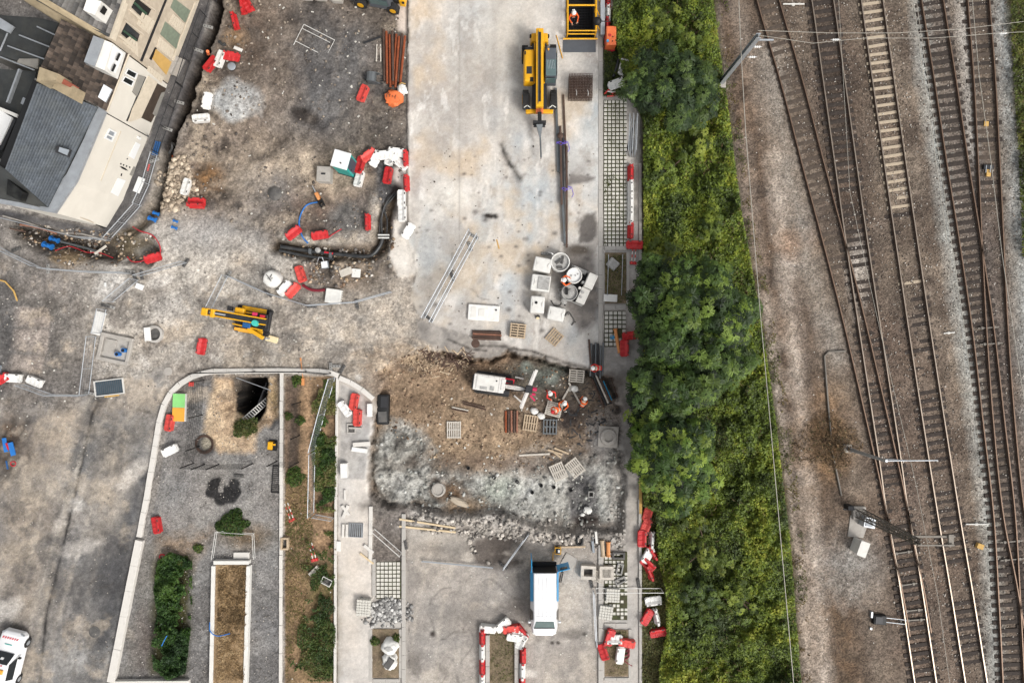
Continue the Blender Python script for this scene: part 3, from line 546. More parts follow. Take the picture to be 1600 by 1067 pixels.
mk('glass_grey', (150, 156, 162), rough=.15, var=.1, spec=.5); mk('white', (240, 240, 238), rough=.5, var=.04, dirt=.15, dirtc=(200, 196, 188)); mk('green_wood', (58, 84, 66), rough=.6); mk('blind', (128, 138, 120), rough=.7, var=.22, vs=4); mk('ochre', (206, 166, 96), rough=.8, var=.12, vs=2); mk('black', (24, 24, 25), rough=.6, var=.15); mk('brick', (150, 84, 66), rough=.9, var=.25, vs=6)
mk('render_grey', (150, 146, 138), rough=.9, var=.2, vs=1, dirt=.4, dirtc=(110, 104, 96)); mk('moss_stone', (168, 152, 124), rough=.95, var=.2, vs=2, dirt=.5, dirtc=(112, 98, 76)); mk('interior', (70, 58, 48), rough=.9, var=.3)

# ------------------------------------------------------------------ railway tracks
def interp(pts, step):
    P = [Vector(W(*p).xy) for p in pts]; out = []
    # Catmull-Rom then resample by arc length
    dense = []
    for i in range(len(P)-1):
        p0, p1, p2, p3 = P[max(i-1, 0)], P[i], P[i+1], P[min(i+2, len(P)-1)]
        for k in range(16):
            t = k/16; dense.append(.5*((2*p1)+(p2-p0)*t+(2*p0-5*p1+4*p2-p3)*t*t+(3*p1-p0-3*p2+p3)*t**3))
    dense.append(P[-1]); acc = 0; out = [dense[0]]
    for a, b in zip(dense, dense[1:]):
        d = (b-a).length
        while acc+d >= step: t = (step-acc)/d; a = a.lerp(b, t); out.append(a); d = (b-a).length; acc = 0
        acc += d
    return out
def sleeper_mesh(m, k):
    b = MB(); b.box(0, 0, -.15, .29 if k != 'sl_conc' else .22, {'sl_conc': 1.44, 'sl_brown': 1.75}.get(k, 2.3), .15, tx=.94)
    for s in (-1, 1): b.box(0, s*.76, 0, .2, .34, .018)
    return b.mesh('sleeper', m, bev=.012)
SLM = {k: sleeper_mesh(M[k], k) for k in ('sl_wood', 'sl_brown', 'sl_conc')}
def rail_mesh(pts, z, top):
    prof = [(-.07, 0), (.07, 0), (.07, .012), (.012, .03), (.012, .115), (.036, .125), (.036, .165), (-.036, .165), (-.036, .125), (-.012, .115), (-.012, .03), (-.07, .012)]
    b = MB(); n = len(prof); vs = []; fs = []
    for i, p in enumerate(pts):
        a = pts[max(i-1, 0)]; c = pts[min(i+1, len(pts)-1)]; d = (c-a).normalized(); nr = Vector((d.y, -d.x))
        for u, h in prof: q = p+nr*u; vs.append((q.x, q.y, z+h))
    for i in range(len(pts)-1):
        for k in range(n): fs.append((i*n+k, i*n+(k+1) % n, (i+1)*n+(k+1) % n, (i+1)*n+k))
    b.add(vs, fs); me = b.mesh('rail', M['rail_rust'])
    me.materials.append(M[top])
    for i, p in enumerate(me.polygons):
        if i % n == 6: p.material_index = 1
    return me
def track(label, pts, sl, top, bury, step=.6):
    cl = interp(pts, .3); o = Vector((cl[0].x, cl[0].y))
    t = tag(empty('railway_track', (o.x, o.y, 0)), label, 'railway track', 'tracks of the railway yard')
    loc = [p-o for p in cl]; zt = .06
    for s in (-1, 1):
        rp = []
        for i, p in enumerate(loc):
            d = (loc[min(i+1, len(loc)-1)]-loc[max(i-1, 0)]).normalized(); rp.append(p+Vector((d.y, -d.x))*s*.7525)
        put('rail', rail_mesh(rp, zt, top), t)
    acc = 0
    for i in range(1, len(loc), 2):
        p = loc[i]; d = (loc[min(i+1, len(loc)-1)]-loc[i-1]).normalized(); w = p+o; py = 533.5-w.y/S
        b = bury(py)
        if b is None: continue
        k, dz = b
        put('sleeper', SLM[k], t, (p.x, p.y, dz+random.uniform(-.018, .012)), (random.uniform(-.01, .01), random.uniform(-.02, .02), math.atan2(d.y, d.x)+random.uniform(-.02, .02)))
    return t
track('leftmost railway track curving in beside the dirt path, sleepers almost buried', [(1180, -80), (1198, 0), (1237, 135), (1270, 262), (1303, 385), (1336, 515), (1380, 706), (1398, 790), (1411, 862), (1424, 920), (1436, 990)], 'sl_brown', 'rail_brown',
      lambda y: ('sl_brown', .025 if y < 300 else .0) if y < 640 else None)
track('second railway track from the left, dark stained sleepers and shiny rails', [(1268, -80), (1283, 0), (1298, 105), (1320, 262), (1336, 375), (1358, 520), (1387, 708), (1400, 800), (1412, 862), (1427, 955), (1444, 1067), (1456, 1140)], 'sl_wood', 'rail_top',
      lambda y: ('sl_wood', .06 if y < 290 or y > 820 else .012))
track('third railway track with pale concrete sleepers at its far end', [(1349, -80), (1360, 0), (1379, 135), (1397, 262), (1415, 384), (1435, 520), (1455, 649), (1479, 800), (1501, 930), (1523, 1067), (1536, 1140)], 'sl_conc', 'rail_top',
      lambda y: ('sl_conc', .055) if y < 290 else (('sl_conc', .02) if y < 335 or 430 < y < 450 else (('sl_wood', .035) if y > 540 and (int(y/55) % 3 != 1) else ('sl_wood', -.005))))
track('fourth railway track on grey ballast with dark wooden sleepers', [(1443, -80), (1454, 0), (1474, 125), (1495, 265), (1512, 370), (1534, 520), (1550, 660), (1566, 800), (1574, 930), (1581, 1067), (1585, 1140)], 'sl_wood', 'rail_brown',
      lambda y: ('sl_wood', .055))
track('rightmost railway track crossing the fourth at the turnout', [(1520, -80), (1526, 0), (1536, 132), (1543, 265), (1548, 370), (1555, 510), (1566, 660), (1581, 800), (1603, 914), (1628, 1067), (1640, 1140)], 'sl_brown', 'rail_brown',
      lambda y: ('sl_brown' if int(y) % 3 else 'sl_wood', .04) if y < 330 else (('sl_wood', .05) if y > 880 else None))
def bar(name, label, cat, p, q, w, h, m, z=0, group=None, bev=.01):
    a, b = G(*p), G(*q); c = (a+b)/2; d = b-a
    t = tag(empty(name, (c.x, c.y, min(a.z, b.z)+z), math.degrees(math.atan2(d.y, d.x))), label, cat, group)
    return t, (b-a).length
def simple(name, label, cat, mb, m, px, py, ang=0, group=None, bev=.01, z=None, smooth=False, r=0):
    p = W(px, py); p.z = (gmax(px, py, r) if r else gz(p.x, p.y)) if z is None else z
    o = mb.build(name, m, None, bev, smooth); o.location = p; o.rotation_euler = (0, 0, R(-ang)); return tag(o, label, cat, group)
# point motors, lineside boxes, poles
def ysleeper(px, py, ln, ang, label):
    simple('stretcher_bar', label, 'rail part', MB().box(0, 0, .10, ln, .09, .06).box(-ln*.3, 0, .1, .16, .2, .1).box(ln*.3, 0, .1, .16, .2, .1), M['mast_steel'], px, py, ang, 'stretcher bars of the points')
for px, py, ln, a, lb in ((1542, 512, 1.5, -4, 'upper bright stretcher bar across the right hand turnout'), (1546, 537, 1.6, -4, 'second bright stretcher bar just below the upper one on the turnout'), (1408, 862, 1.4, -8, 'stretcher bar under the lattice mast on the merging tracks'), (1416, 912, 1.4, -8, 'stretcher bar midway along the merging tracks'), (1424, 952, 1.4, -6, 'stretcher bar just above the point motor'), (1427, 967, 1.5, -4, 'stretcher bar level with the point motor'), (1578, 845, 1.6, -5, 'upper stretcher bar at the lower right edge turnout'), (1580, 873, 1.7, -5, 'lower stretcher bar at the lower right edge turnout')):
    ysleeper(px, py, ln, a, lb)
t = thing('point_motor', 'black point motor box with rods beside the merging tracks', 'point motor', 1372, 966, 4)
MB().box(0, 0, 0, .95, .7, .28, tx=.92, ty=.9).build('housing', M['black'], t, .03); MB().box(-.1, 0, .285, .5, .5, .05).build('lid', M['steel_dark'], t, .01)
MB().cyl((.5, .15, .14), (1.9, .1, .16), .03).cyl((.5, -.15, .14), (1.9, -.2, .16), .03).build('rod', M['galv'], t); MB().box(-.55, .3, 0, .12, .4, .2).box(-.5, -.7, 0, .14, .14, .12).build('bracket', M['galv'], t)
t = thing('point_motor', 'small point motor with orange stain between the rails of the rightmost track', 'point motor', 1542, 262, 2)
MB().box(0, 0, .02, .7, .3, .2).build('housing', M['steel_dark'], t, .02); MB().box(.05, -.4, .03, .3, .5, .12).build('base', M['ochre'], t, .02); MB().cyl((-.2, .1, .24), (-.2, -.4, .2), .03).cyl((.1, .1, .24), (.1, -.4, .2), .03).build('rod', M['galv'], t)
simple('sleeper_stub', 'orange block between the rails of the rightmost track', 'block', MB().box(0, 0, 0, .32, .34, .12), M['ochre'], 1540, 194, 5)
simple('marker_post', 'white rod lying on the ballast between third and fourth tracks', 'rod', MB().cyl((-.8, 0, .12), (.8, 0, .12), .05).box(0, 0, 0, .2, .2, .09), M['white_wall'], 1525, 818, 0)
simple('marker_post', 'white rod lying at the top beside the leftmost track', 'rod', MB().cyl((-.75, 0, .12), (.75, 0, .12), .05).box(0, 0, 0, .2, .2, .09), M['white_wall'], 1239, 8, 0)
simple('marker_post', 'short white rod beside the third track midway down', 'rod', MB().cyl((-.4, 0, .1), (.4, 0, .1), .045).box(0, 0, 0, .18, .18, .08), M['white_wall'], 1482, 520, -5)
simple('cable_trough', 'long pale cable trough bent along the dirt track edge', 'cable trough', MB().tube([(1.5, 2.55, .1), (.3, 2.5, .1), (0, 2.2, .1), (.25, -1, .1), (.55, -4.5, .1), (1.2, -7.6, .1)], .075, 6), M['mast_steel'], 1287, 605, 0)
simple('cable_cover', 'flat ochre box lying by the fourth track near the bottom', 'box', MB().box(0, 0, .02, .5, .36, .2, tx=.9), M['ochre'], 1529, 852, 20)
t = thing('relay_cabinet', 'white lineside cabinet standing beside a concrete pad by the merging tracks', 'cabinet', 1336, 850, 20)
MB().box(0, 0, 0, .55, .95, 1.1).build('housing', M['white_wall'], t, .02); MB().box(0, 0, 1.1, .65, 1.05, .06).build('lid', M['white_wall'], t, .01)
simple('concrete_pad', 'pale concrete pad on the ground by the merging tracks', 'pad', MB().prism([(-.6, -.7), (.5, -.8), (.8, .1), (.5, .8), (-.4, .8)], -.1, .06), M['concrete'], 1337, 822, 0)
t = thing('signal_box', 'grey lineside equipment box under the lattice mast', 'equipment box', 1350, 812, 10)
MB().box(0, 0, 0, .8, .7, .8).build('housing', M['galv'], t, .02); MB().box(-.05, 0, .8, .5, .5, .04).build('lid', M['glass_grey'], t, .01)
# masts (upright steel posts; the lens makes them lean outwards)
t = thing('catenary_mast', 'tall galvanised catenary mast standing at the edge of the shrubs', 'mast', 1125, 131, 0)
MB().box(0, 0, 0, .7, .7, .35).build('footing', M['concrete'], t, .03)
MB().box(0, .13, .35, .28, .03, 7.3).box(0, -.13, .35, .28, .03, 7.3).box(0, 0, .35, .03, .23, 7.3).build('post', M['galv'], t)
MB().box(.55, 0, 7.0, 1.1, .09, .09).build('bracket', M['galv'], t)
t = thing('catenary_mast', 'thin pale catenary mast rising out of the bare brown bush', 'mast', 1322, 700, 0)
MB().box(0, 0, 0, .6, .6, .3).build('footing', M['concrete'], t, .03); MB().cyl((0, 0, .3), (0, 0, 5.2), .13, 10, .09).build('post', M['galv'], t, 0, True)
MB().cyl((0, 0, 5.1), (3.2, .05, 5.2), .04, 8).cyl((0, 0, 4.4), (1.6, .03, 5.15), .03, 8).build('bracket_arm', M['galv'], t)
t = thing('lattice_mast', 'dark lattice mast with a cross arm over the merging tracks', 'mast', 1340, 800, 0)
b = MB()
for sx in (-1, 1):
    for sy in (-1, 1): b.cyl((sx*.28, sy*.28, 0), (sx*.14, sy*.14, 7.2), .045, 6)
for k in range(12):
    z0, z1 = k*.6, k*.6+.6; r0, r1 = .28-.0194*z0, .28-.0194*z1
    for s in (-1, 1): b.cyl((-r0*s, -r0, z0), (r1*s, -r1, z1), .025, 5).cyl((-r0*s, r0, z0), (r1*s, r1, z1), .025, 5).cyl((-r0, -r0*s, z0), (-r1, r1*s, z1), .025, 5).cyl((r0, -r0*s, z0), (r1, r1*s, z1), .025, 5)
b.build('lattice_post', M['mast_steel'], t); MB().box(0, 0, 0, .9, .9, .3).build('footing', M['concrete'], t, .03)
MB().box(1.2, .2, 6.6, 2.6, .12, .12).box(1.2, -.25, 6.9, 2.2, .08, .08).box(2.2, 0, 6.7, .3, .7, .12).build('cross_arm', M['mast_steel'], t); MB().box(-.8, .45, .0, .4, .3, .7).box(-.8, .3, .3, .8, .1, .1).build('junction_box', M['steel_dark'], t, .02)
def wire3(label, pts, r=.012, cat='wire', m=None, group='overhead wires of the railway', n=5, name='overhead_wire'):
    o = pts[0]; c = MB().tube([Vector(p)-Vector(o) for p in pts], r, n).build(name, m or M['wire'], None); c.location = o; return tag(c, label, cat, group)
def Wz(pl): return [W(*p) for p in pl]
wire3('long pale wire running down along the edge of the green embankment', Wz([(1152, -60, 5.5), (1158, 85, 5.4), (1165, 205, 5.3), (1175, 330, 5.2), (1187, 480, 5.2), (1207, 700, 5.3), (1225, 900, 5.4), (1240, 1067, 5.5), (1247, 1130, 5.6)]), .022)
wire3('pale double wire between the third and fourth tracks, left strand', Wz([(1416, -80, 5.2), (1440, 100, 5.1), (1462, 250, 5.0), (1480, 380, 5.0), (1500, 520, 5.0), (1522, 700, 5.0)]), .018)
wire3('pale double wire between the third and fourth tracks, right strand', Wz([(1420, -80, 6.2), (1446, 100, 5.9), (1468, 250, 5.6), (1487, 380, 5.4), (1508, 520, 5.2), (1530, 700, 5.2)]), .014)
wire3('pale contact wire over the rightmost track', Wz([(1512, -80, 5.2), (1530, 120, 5.1), (1548, 250, 5.0), (1566, 400, 5.0), (1590, 560, 5.0), (1612, 700, 5.0)]), .018)
wire3('thin contact wire over the second track', Wz([(1308, -40, 5.2), (1328, 300, 5.1), (1358, 440, 5.0), (1385, 560, 5.0), (1432, 760, 5.0), (1465, 930, 5.0), (1490, 1110, 5.0)]), .012)
wire3('upper span wire crossing all tracks from the galvanised mast', Wz([(1184, 48, 7.3), (1300, 52, 7.1), (1400, 52, 7.0), (1500, 46, 7.1), (1650, 28, 7.4)]), .014)
wire3('lower span wire crossing all tracks below the upper one', Wz([(1176, 54, 6.6), (1270, 68, 6.5), (1350, 60, 6.4), (1460, 60, 6.4), (1560, 52, 6.5), (1650, 48, 6.6)]), .014)
for px, py, z, lb in ((1183, 74, 5.6, 'upper triple insulator by the galvanised mast'), (1175, 90, 5.2, 'lower triple insulator by the galvanised mast'), (1567, 53, 6.2, 'triple insulator near the right edge at the top'), (1305, 63, 6.3, 'insulator pair above the second track at the top')):
    p = W(px, py, z); b = MB()
    for k in (-1, 0, 1): b.lathe(k*.13, 0, [(.02, 0), (.06, .02), (.03, .05), (.06, .08), (.02, .1)], 8)
    b.cyl((-.3, 0, .05), (.3, 0, .05), .012, 5); o = b.build('insulator', M['white'], None, 0, True); o.location = p; tag(o, lb, 'insulator', 'insulators on the span wires')

# ------------------------------------------------------------------ kerbs, walls, pavers
KM = {}
def kerb(pts, w, h, m='kerb', name='kerb', piece=1.0, child='kerb_stone', z=None, gap=.012):
    P = [Vector(W(*p).xy) for p in pts]
    root = tag(empty(name, (P[0].x, P[0].y, 0)), kind='structure')
    key = (m, round(w, 2), round(h, 2))
    if key not in KM: KM[key] = MB().box(0, 0, -.2, 1, w, h+.2).mesh(child, M[m], bev=.012)
    for a, b in zip(P, P[1:]):
        d = b-a; L = d.length; n = max(1, round(L/piece))
        for k in range(n):
            c = a+d*((k+.5)/n)
            zz = (gz(c.x, c.y) if z is None else z)
            put(child, KM[key], root, (c.x-P[0].x, c.y-P[0].y, zz*.4+random.uniform(-.006, .006)), (0, 0, math.atan2(d.y, d.x)), (L/n-gap, 1, 1))
    return root
kerb([(177, 1062), (197, 960), (221, 842)], .52, .34, 'kerb', 'garden_wall', 2.0)
kerb([(219, 838), (230, 780), (241, 715), (250, 660), (258, 632), (268, 614), (282, 600), (300, 589), (318, 583), (335, 580), (436, 579), (500, 580), (516, 582), (530, 587)], .36, .2)
kerb([(531, 590), (548, 597), (566, 608), (584, 623)], .34, .22); kerb([(440.5, 583), (440, 800), (439, 1085)], .22, .16); kerb([(528, 590), (525, 820), (524, 1085)], .18, .18)
kerb([(180, 1064), (298, 1063)], .34, .34, 'kerb', 'garden_wall', 2.0)
kerb([(337, 876), (392, 876)], .26, .4, 'white_wall', 'planter_wall', 2.4); kerb([(391, 881), (386, 1066)], .26, .4, 'white_wall', 'planter_wall', 2.4); kerb([(337, 881), (333, 1066)], .26, .4, 'white_wall', 'planter_wall', 2.4); kerb([(332, 1070), (388, 1070)], .26, .4, 'white_wall', 'planter_wall', 2.4)
kerb([(938, -80), (938, 585)], .30, .13, 'kerb_grey'); kerb([(938, 850), (938, 1110)], .30, .13, 'kerb_grey'); kerb([(631, 802), (631, 1110)], .28, .13, 'kerb_grey'); kerb([(580, 790), (579, 880)], .24, .16, 'kerb'); kerb([(584.5, 872), (584.5, 930)], .22, .15, 'kerb_grey')
kerb([(1000, 255), (1001, 480)], .2, .08, 'kerb_grey'); kerb([(1000, 780), (1001, 1110)], .2, .08, 'kerb_grey')
kerb([(945, 388), (979, 388)], .28, .08, 'kerb_grey'); kerb([(942, 395), (942, 475)], .22, .08, 'kerb_grey'); kerb([(944, 480), (978, 480)], .34, .08, 'kerb_grey'); kerb([(981, 395), (981, 475)], .22, .08, 'kerb_grey')
kerb([(944, 976), (980, 976)], .3, .08, 'kerb_grey'); kerb([(942, 982), (942, 1058)], .2, .08, 'kerb_grey'); kerb([(984, 982), (984, 1058)], .2, .08, 'kerb_grey'); kerb([(944, 1060), (982, 1060)], .2, .08, 'kerb_grey')
kerb([(582, 975), (627, 975)], .4, .08, 'kerb_grey'); kerb([(579, 982), (579, 1064)], .22, .08, 'kerb_grey'); kerb([(626, 982), (626, 1058)], .22, .08, 'kerb_grey'); kerb([(582, 1062), (624, 1062)], .22, .08, 'kerb_grey')
kerb([(762, 990), (762, 1110)], .28, .25, 'kerb_grey', 'island_kerb'); kerb([(807, 996), (807, 1110)], .28, .25, 'kerb_grey', 'island_kerb')
o = tag(MB().box(0, 0, -.1, .2, 3.2, .14).build('edge_board', M['ochre'], None, .01), 'ochre timber board along the pavement edge under the trees', 'board'); o.location = W(1001, 786)
for q in ([(764, 984), (804, 984), (804, 1110), (764, 1110)], [(945, 396), (979, 396), (979, 474), (945, 474)], [(945, 984), (981, 984), (981, 1056), (945, 1056)], [(583, 983), (623, 983), (623, 1058), (583, 1058)], [(339, 882), (388, 882), (384, 1064), (336, 1064)]):
    pass
def pavers(x0, y0, x1, y1, c, s, label, m, h=.06, drop=0.0, jit=.006):
    b = MB(); rng = random.Random(int(x0+y0)); n = 0
    nxp, nyp = int(round((x1-x0)/c)), int(round((y1-y0)/c))
    o0 = W((x0+x1)/2, (y0+y1)/2)
    for i in range(nxp):
        for j in range(nyp):
            if rng.random() < drop: continue
            p = W(x0+(i+.5)*c, y0+(j+.5)*c); z = gz(p.x, p.y)
            b.box(p.x-o0.x, p.y-o0.y, z-.05, s*c*S, s*c*S*rng.uniform(.9, 1), .05+h+rng.uniform(-jit, jit), rz=rng.uniform(-3, 3))
    o = b.build('grid_pavers', m, None, 0); o.location = (o0.x, o0.y, 0); return tag(o, label, 'pavers', None, 'stuff')
# paver beds with soil joints
JM = mat('joint_soil', (70, 66, 50), rough=.95, var=.5, vs=2.2, dirt=.7, dirtc=(86, 100, 52))
def bed(name, q, m, z, kind='structure'):
    c = W(sum(p[0] for p in q)/len(q), sum(p[1] for p in q)/len(q)); b = MB(); b.prism([tuple((W(*p)-c).xy) for p in q], -.2, z)
    o = b.build(name, m, None); o.location = (c.x, c.y, 0); return tag(o, kind=kind)
SOILB = mat('bed_soil', (128, 112, 92), rough=.95, var=.45, vs=1.6, dirt=.6, dirtc=(84, 84, 52), fine=.35, fs=14, bump=.6, bs=12)
bed('paver_bed', [(943, 157), (979, 157), (979, 385), (943, 385)], JM, .025); pavers(943, 157, 979, 385, 6.2, .72, 'long bed of small pale square pavers with weedy joints beside the pavement', M['paver'])
bed('paver_bed', [(944, 486), (978, 486), (978, 542), (944, 542)], JM, .025); pavers(944, 486, 978, 542, 6.9, .76, 'short bed of square pavers with dark joints next to the big trees', M['paver'])
bed('paver_bed', [(588, 877), (627, 877), (627, 935), (588, 935)], JM, .025); pavers(588, 877, 627, 935, 6.3, .78, 'bed of pale square pavers below the broken pavement', M['paver'])
bed('paver_bed', [(944, 862), (980, 862), (980, 968), (944, 968)], JM, .025); pavers(944, 862, 980, 968, 6.2, .7, 'bed of square pavers under the stacked gully frames', M['paver'], .05, .12)
pavers(955, 790, 980, 858, 6.0, .66, 'loose half buried pavers at the edge of the excavation', M['concrete'], .05, .45, .03)
for q in ([(945, 395), (979, 395), (979, 474), (945, 474)], [(944, 983), (982, 983), (982, 1056), (944, 1056)], [(582, 982), (624, 982), (624, 1058), (582, 1058)], [(765, 985), (804, 985), (804, 1110), (765, 1110)]): bed('planting_bed', q, SOILB, .05)
bed('planting_bed', [(340, 880), (389, 880), (384, 1066), (336, 1066)], mat('dry_soil', (148, 124, 94), rough=.95, var=.35, vs=1.5, fine=.35, fs=12, bump=.6), .3)
# ------------------------------------------------------------------ buildings
def onplane(px, py, a, b):
    """world point of a photo pixel on the upright plane through ground points a, b"""
    d = Vector(((px-800)*S/HC, (533.5-py)*S/HC, -1.0)); a, b = W(*a), W(*b); e = b-a; n = Vector((e.y, -e.x, 0))
    t = n.dot(a-Vector((0, 0, HC)))/n.dot(d); return Vector((0, 0, HC))+d*t
def slab_on(px4, a, b, th, off=0.0):
    """a plate with the outline of four photo pixels lying on a facade"""
    A, B = W(*a), W(*b); e = (B-A).normalized(); n = Vector((e.y, -e.x, 0))
    if n.dot(-A) < 0: n = -n
    q = [onplane(x, y, a, b) for x, y in px4]
    return q, n
class Fac:
    def __init__(s, root, a, b): s.r = root; s.a = a; s.b = b; s.o = Vector(root.location)
    def plate(s, name, px4, m, th=.05, off=0.0, parent=None, bev=0):
        q, n = slab_on(px4, s.a, s.b, th); c = sum(q, Vector())/len(q); k = len(q)
        vs = [p-c+n*(off-.02) for p in q]+[p-c+n*(off+th) for p in q]
        nf = (vs[1]-vs[0]).cross(vs[2]-vs[0])
        fs = [tuple(range(k-1, -1, -1)), tuple(range(k, 2*k))]+[(i, (i+1) % k, k+(i+1) % k, k+i) for i in range(k)]
        if nf.dot(n) < 0: fs = [f[::-1] for f in fs]
        o = MB().add(vs, fs).build(name, m, s.r, bev); o.location = c-s.o
        if parent is not None:
            o.parent = parent; o.location = c-s.o-Vector(parent.location)
        return o
    def window(s, px4, frame, glass, fw=.08, mull=1, name='window'):
        w = s.plate(name, px4, glass, .02, .0)
        Q = [Vector(p) for p in px4]
        def lerp4(u, v): return Q[0].lerp(Q[1], u).lerp(Q[3].lerp(Q[2], u), v)
        L1 = (onplane(*px4[1], s.a, s.b)-onplane(*px4[0], s.a, s.b)).length; L2 = (onplane(*px4[3], s.a, s.b)-onplane(*px4[0], s.a, s.b)).length
        fu, fv = fw/L1, fw/L2
        bars = [(0, 0, fu, 1), (1-fu, 0, 1, 1), (fu, 0, 1-fu, fv), (fu, 1-fv, 1-fu, 1)]+[((k+1)/(mull+1)-fu/2, fv, (k+1)/(mull+1)+fu/2, 1-fv) for k in range(mull)]
        for u0, v0, u1, v1 in bars: s.plate('frame', [tuple(lerp4(u0, v0)), tuple(lerp4(u1, v0)), tuple(lerp4(u1, v1)), tuple(lerp4(u0, v1))], frame, .05, .02, w)
        return w
def block(root, name, base, h, m, z0=-.3):
    o = Vector(root.location); b = MB(); b.prism([tuple((W(*p)-o).xy) for p in base], z0, h); return b.build(name, m, root)
def roofplane(root, name, pts, m, th=.18):
    """pts: (px, py, z) of the roof surface as the photo shows it"""
    o = Vector(root.location); q = [W(*p)-o for p in pts]; k = len(q); n = (q[1]-q[0]).cross(q[2]-q[0])
    if n.z < 0: q = q[::-1]
    vs = [p-Vector((0, 0, th)) for p in q]+q
    return MB().add(vs, [tuple(range(k-1, -1, -1)), tuple(range(k, 2*k))]+[(i, (i+1) % k, k+(i+1) % k, k+i) for i in range(k)]).build(name, m, root)
def shingles(root, name, pts, m, du, dv, c0, c1, rise=.03, jit=.2):
    """courses of small overlapping tiles on a quad roof plane (px,py,z): 0-1 eave, 3-2 ridge"""
    o = Vector(root.location); A, B, C, D = [W(*p)-o for p in pts]
    n = (B-A).cross(D-A).normalized(); n = n if n.z > 0 else -n
    nu = int(max((B-A).length, (C-D).length)/du); nv = int(max((D-A).length, (C-B).length)/dv); vs = []; cs = []; fs = []
    a0, a1 = alb(c0), alb(c1); rg = random.Random(5)
    for j in range(nv):
        for i in range(-1, nu+1):
            u0 = (i+.5*(j % 2))/nu; u1 = u0+.96/nu; u0, u1 = max(u0, 0), min(u1, 1); v0 = j/nv; v1 = min((j+1.25)/nv, 1)
            if u1-u0 < .2/nu: continue
            def P(u, v): return A.lerp(B, u).lerp(D.lerp(C, u), v)
            k = len(vs); r = rise*rg.uniform(.6, 1.4)
            p = [P(u0, v0)+n*(r+.02), P(u1, v0)+n*(r+.02), P(u1, v1)+n*.008, P(u0, v1)+n*.008]
            vs += p+[P(u0, v0)+n*.0, P(u1, v0)+n*.0]; t = rg.random(); f = 1+rg.uniform(-jit, jit)
            cs += [(a0*(1-t)+a1*t)*f]*6
            f1, f2 = (k, k+1, k+2, k+3), (k+4, k+5, k+1, k)
            if (vs[k+1]-vs[k]).cross(vs[k+2]-vs[k]).dot(n) < 0: f1, f2 = f1[::-1], f2[::-1]
            fs += [f1, f2]
    me = mesh_np(name, np.array([tuple(v) for v in vs]), np.array(fs), np.array(cs), m); ob = put(name, me, root); ob['kind'] = 'stuff'; return ob
def tube_px(root, name, pts, r, m, n=8):
    o = Vector(root.location); return MB().tube([W(*p)-o for p in pts], r, n).build(name, m, root, 0, True)
# corner house, cream render
HA = 5.4
rA = tag(empty('corner_house', W(150, 260)), 'cream rendered corner house with slate roof and shop front lettering', 'house')
bA = [(231.8, 214.8), (193.4, 312.6), (167, 355.5), (90, 341), (76, 337), (78, 276), (132, 303), (174, 195)]
block(rA, 'wall', bA, HA-.02, M['cream'])
zq = lambda pts, z: [(x, y, z) for x, y in pts]
roofplane(rA, 'gutter', zq([(165, 174), (146, 220), (119.4, 283), (86, 333), (62, 324), (104, 272), (132, 215), (152, 166)], HA+.18), M['zinc'], .2)
roofplane(rA, 'gutter', zq([(86, 333), (62, 324), (0, 309), (-60, 296), (-60, 306), (0, 318)], HA+.16), M['zinc'], .2)
roofplane(rA, 'roof', [(153, 168, 5.62), (75, 324, 5.62), (8, 264, 7.4), (58, 130, 7.4)], M['dark_roof'])
shingles(rA, 'slate_course', [(75, 324, 5.64), (153, 168, 5.64), (58, 130, 7.42), (8, 264, 7.42)], M['slate'], .22, .15, (70, 76, 83), (82, 88, 95), .008, .12)
roofplane(rA, 'roof_hip', [(74, 324, 5.62), (8, 264, 7.4), (-60, 225, 7.4), (-60, 300, 5.6), (0, 311, 5.6)], M['dark_roof'])
roofplane(rA, 'hidden_gutter', [(8, 264, 7.2), (58, 130, 7.2), (52, 124, 7.2), (-2, 258, 7.2)], M['black'])
t = roofplane(rA, 'dormer', [(12, 280, 6.9), (36, 300, 6.9), (31, 314, 6.6), (10, 304, 6.6)], M['slate'], .5)
s1 = roofplane(rA, 'skylight', [(89, 228, 6.6), (111, 234, 6.45), (107, 246, 6.4), (86, 238, 6.55)], M['steel_dark'], .1)
oA = Vector(rA.location)
roofplane(rA, 'skylight_pane', [(93, 230, 6.66), (108, 234.5, 6.54), (104.5, 243, 6.5), (91, 237, 6.6)], M['glass_grey'], .04)
f1 = Fac(rA, (231.8, 214.8), (193.4, 312.6)); f2 = Fac(rA, (193.4, 312.6), (167, 355.5))
f1.window([(170.2, 200.5), (181.5, 206.5), (174, 222), (162, 216)], M['white'], M['glass_grey'], .1, 0); f1.plate('window_bar', [(166.5, 208.5), (177, 213.6), (176, 215.5), (165.5, 210.4)], M['white'], .06, .03)
f1.plate('shop_panel', [(212, 222), (219, 226), (209, 249), (201, 244)], M['white'], .03); f1.plate('shop_panel', [(184, 278), (196, 282), (184, 307), (173, 301)], M['white'], .03); f1.plate('wall_light', [(215, 213), (218, 215), (216, 218), (213, 216)], M['white'], .15)
f1.plate('doorway', [(208.5, 260), (213, 262), (207, 276), (202, 273)], M['render_grey'], .03)
for k in range(4): f1.plate('sign_letter', [(188.2+k*4+.2*k*k, 255+k*1.7), (189.6+k*4+.2*k*k, 255.4+k*1.7), (189+k*4+.2*k*k, 257.6+k*1.8), (187.6+k*4+.2*k*k, 257.2+k*1.8)], M['black'], .03)
f1.plate('sign_arc', [(186.8, 260.2), (191, 260.6), (196, 263.5), (200, 267), (195, 265.8), (190.5, 263.5)], M['black'], .03); f1.plate('sign_mark', [(189.5, 271), (190.8, 271.6), (189.4, 275.6), (188.2, 275)], M['black'], .03); f1.plate('sign_mark', [(198.6, 247), (199.4, 247.4), (198.5, 249.6), (197.7, 249.2)], M['black'], .03)
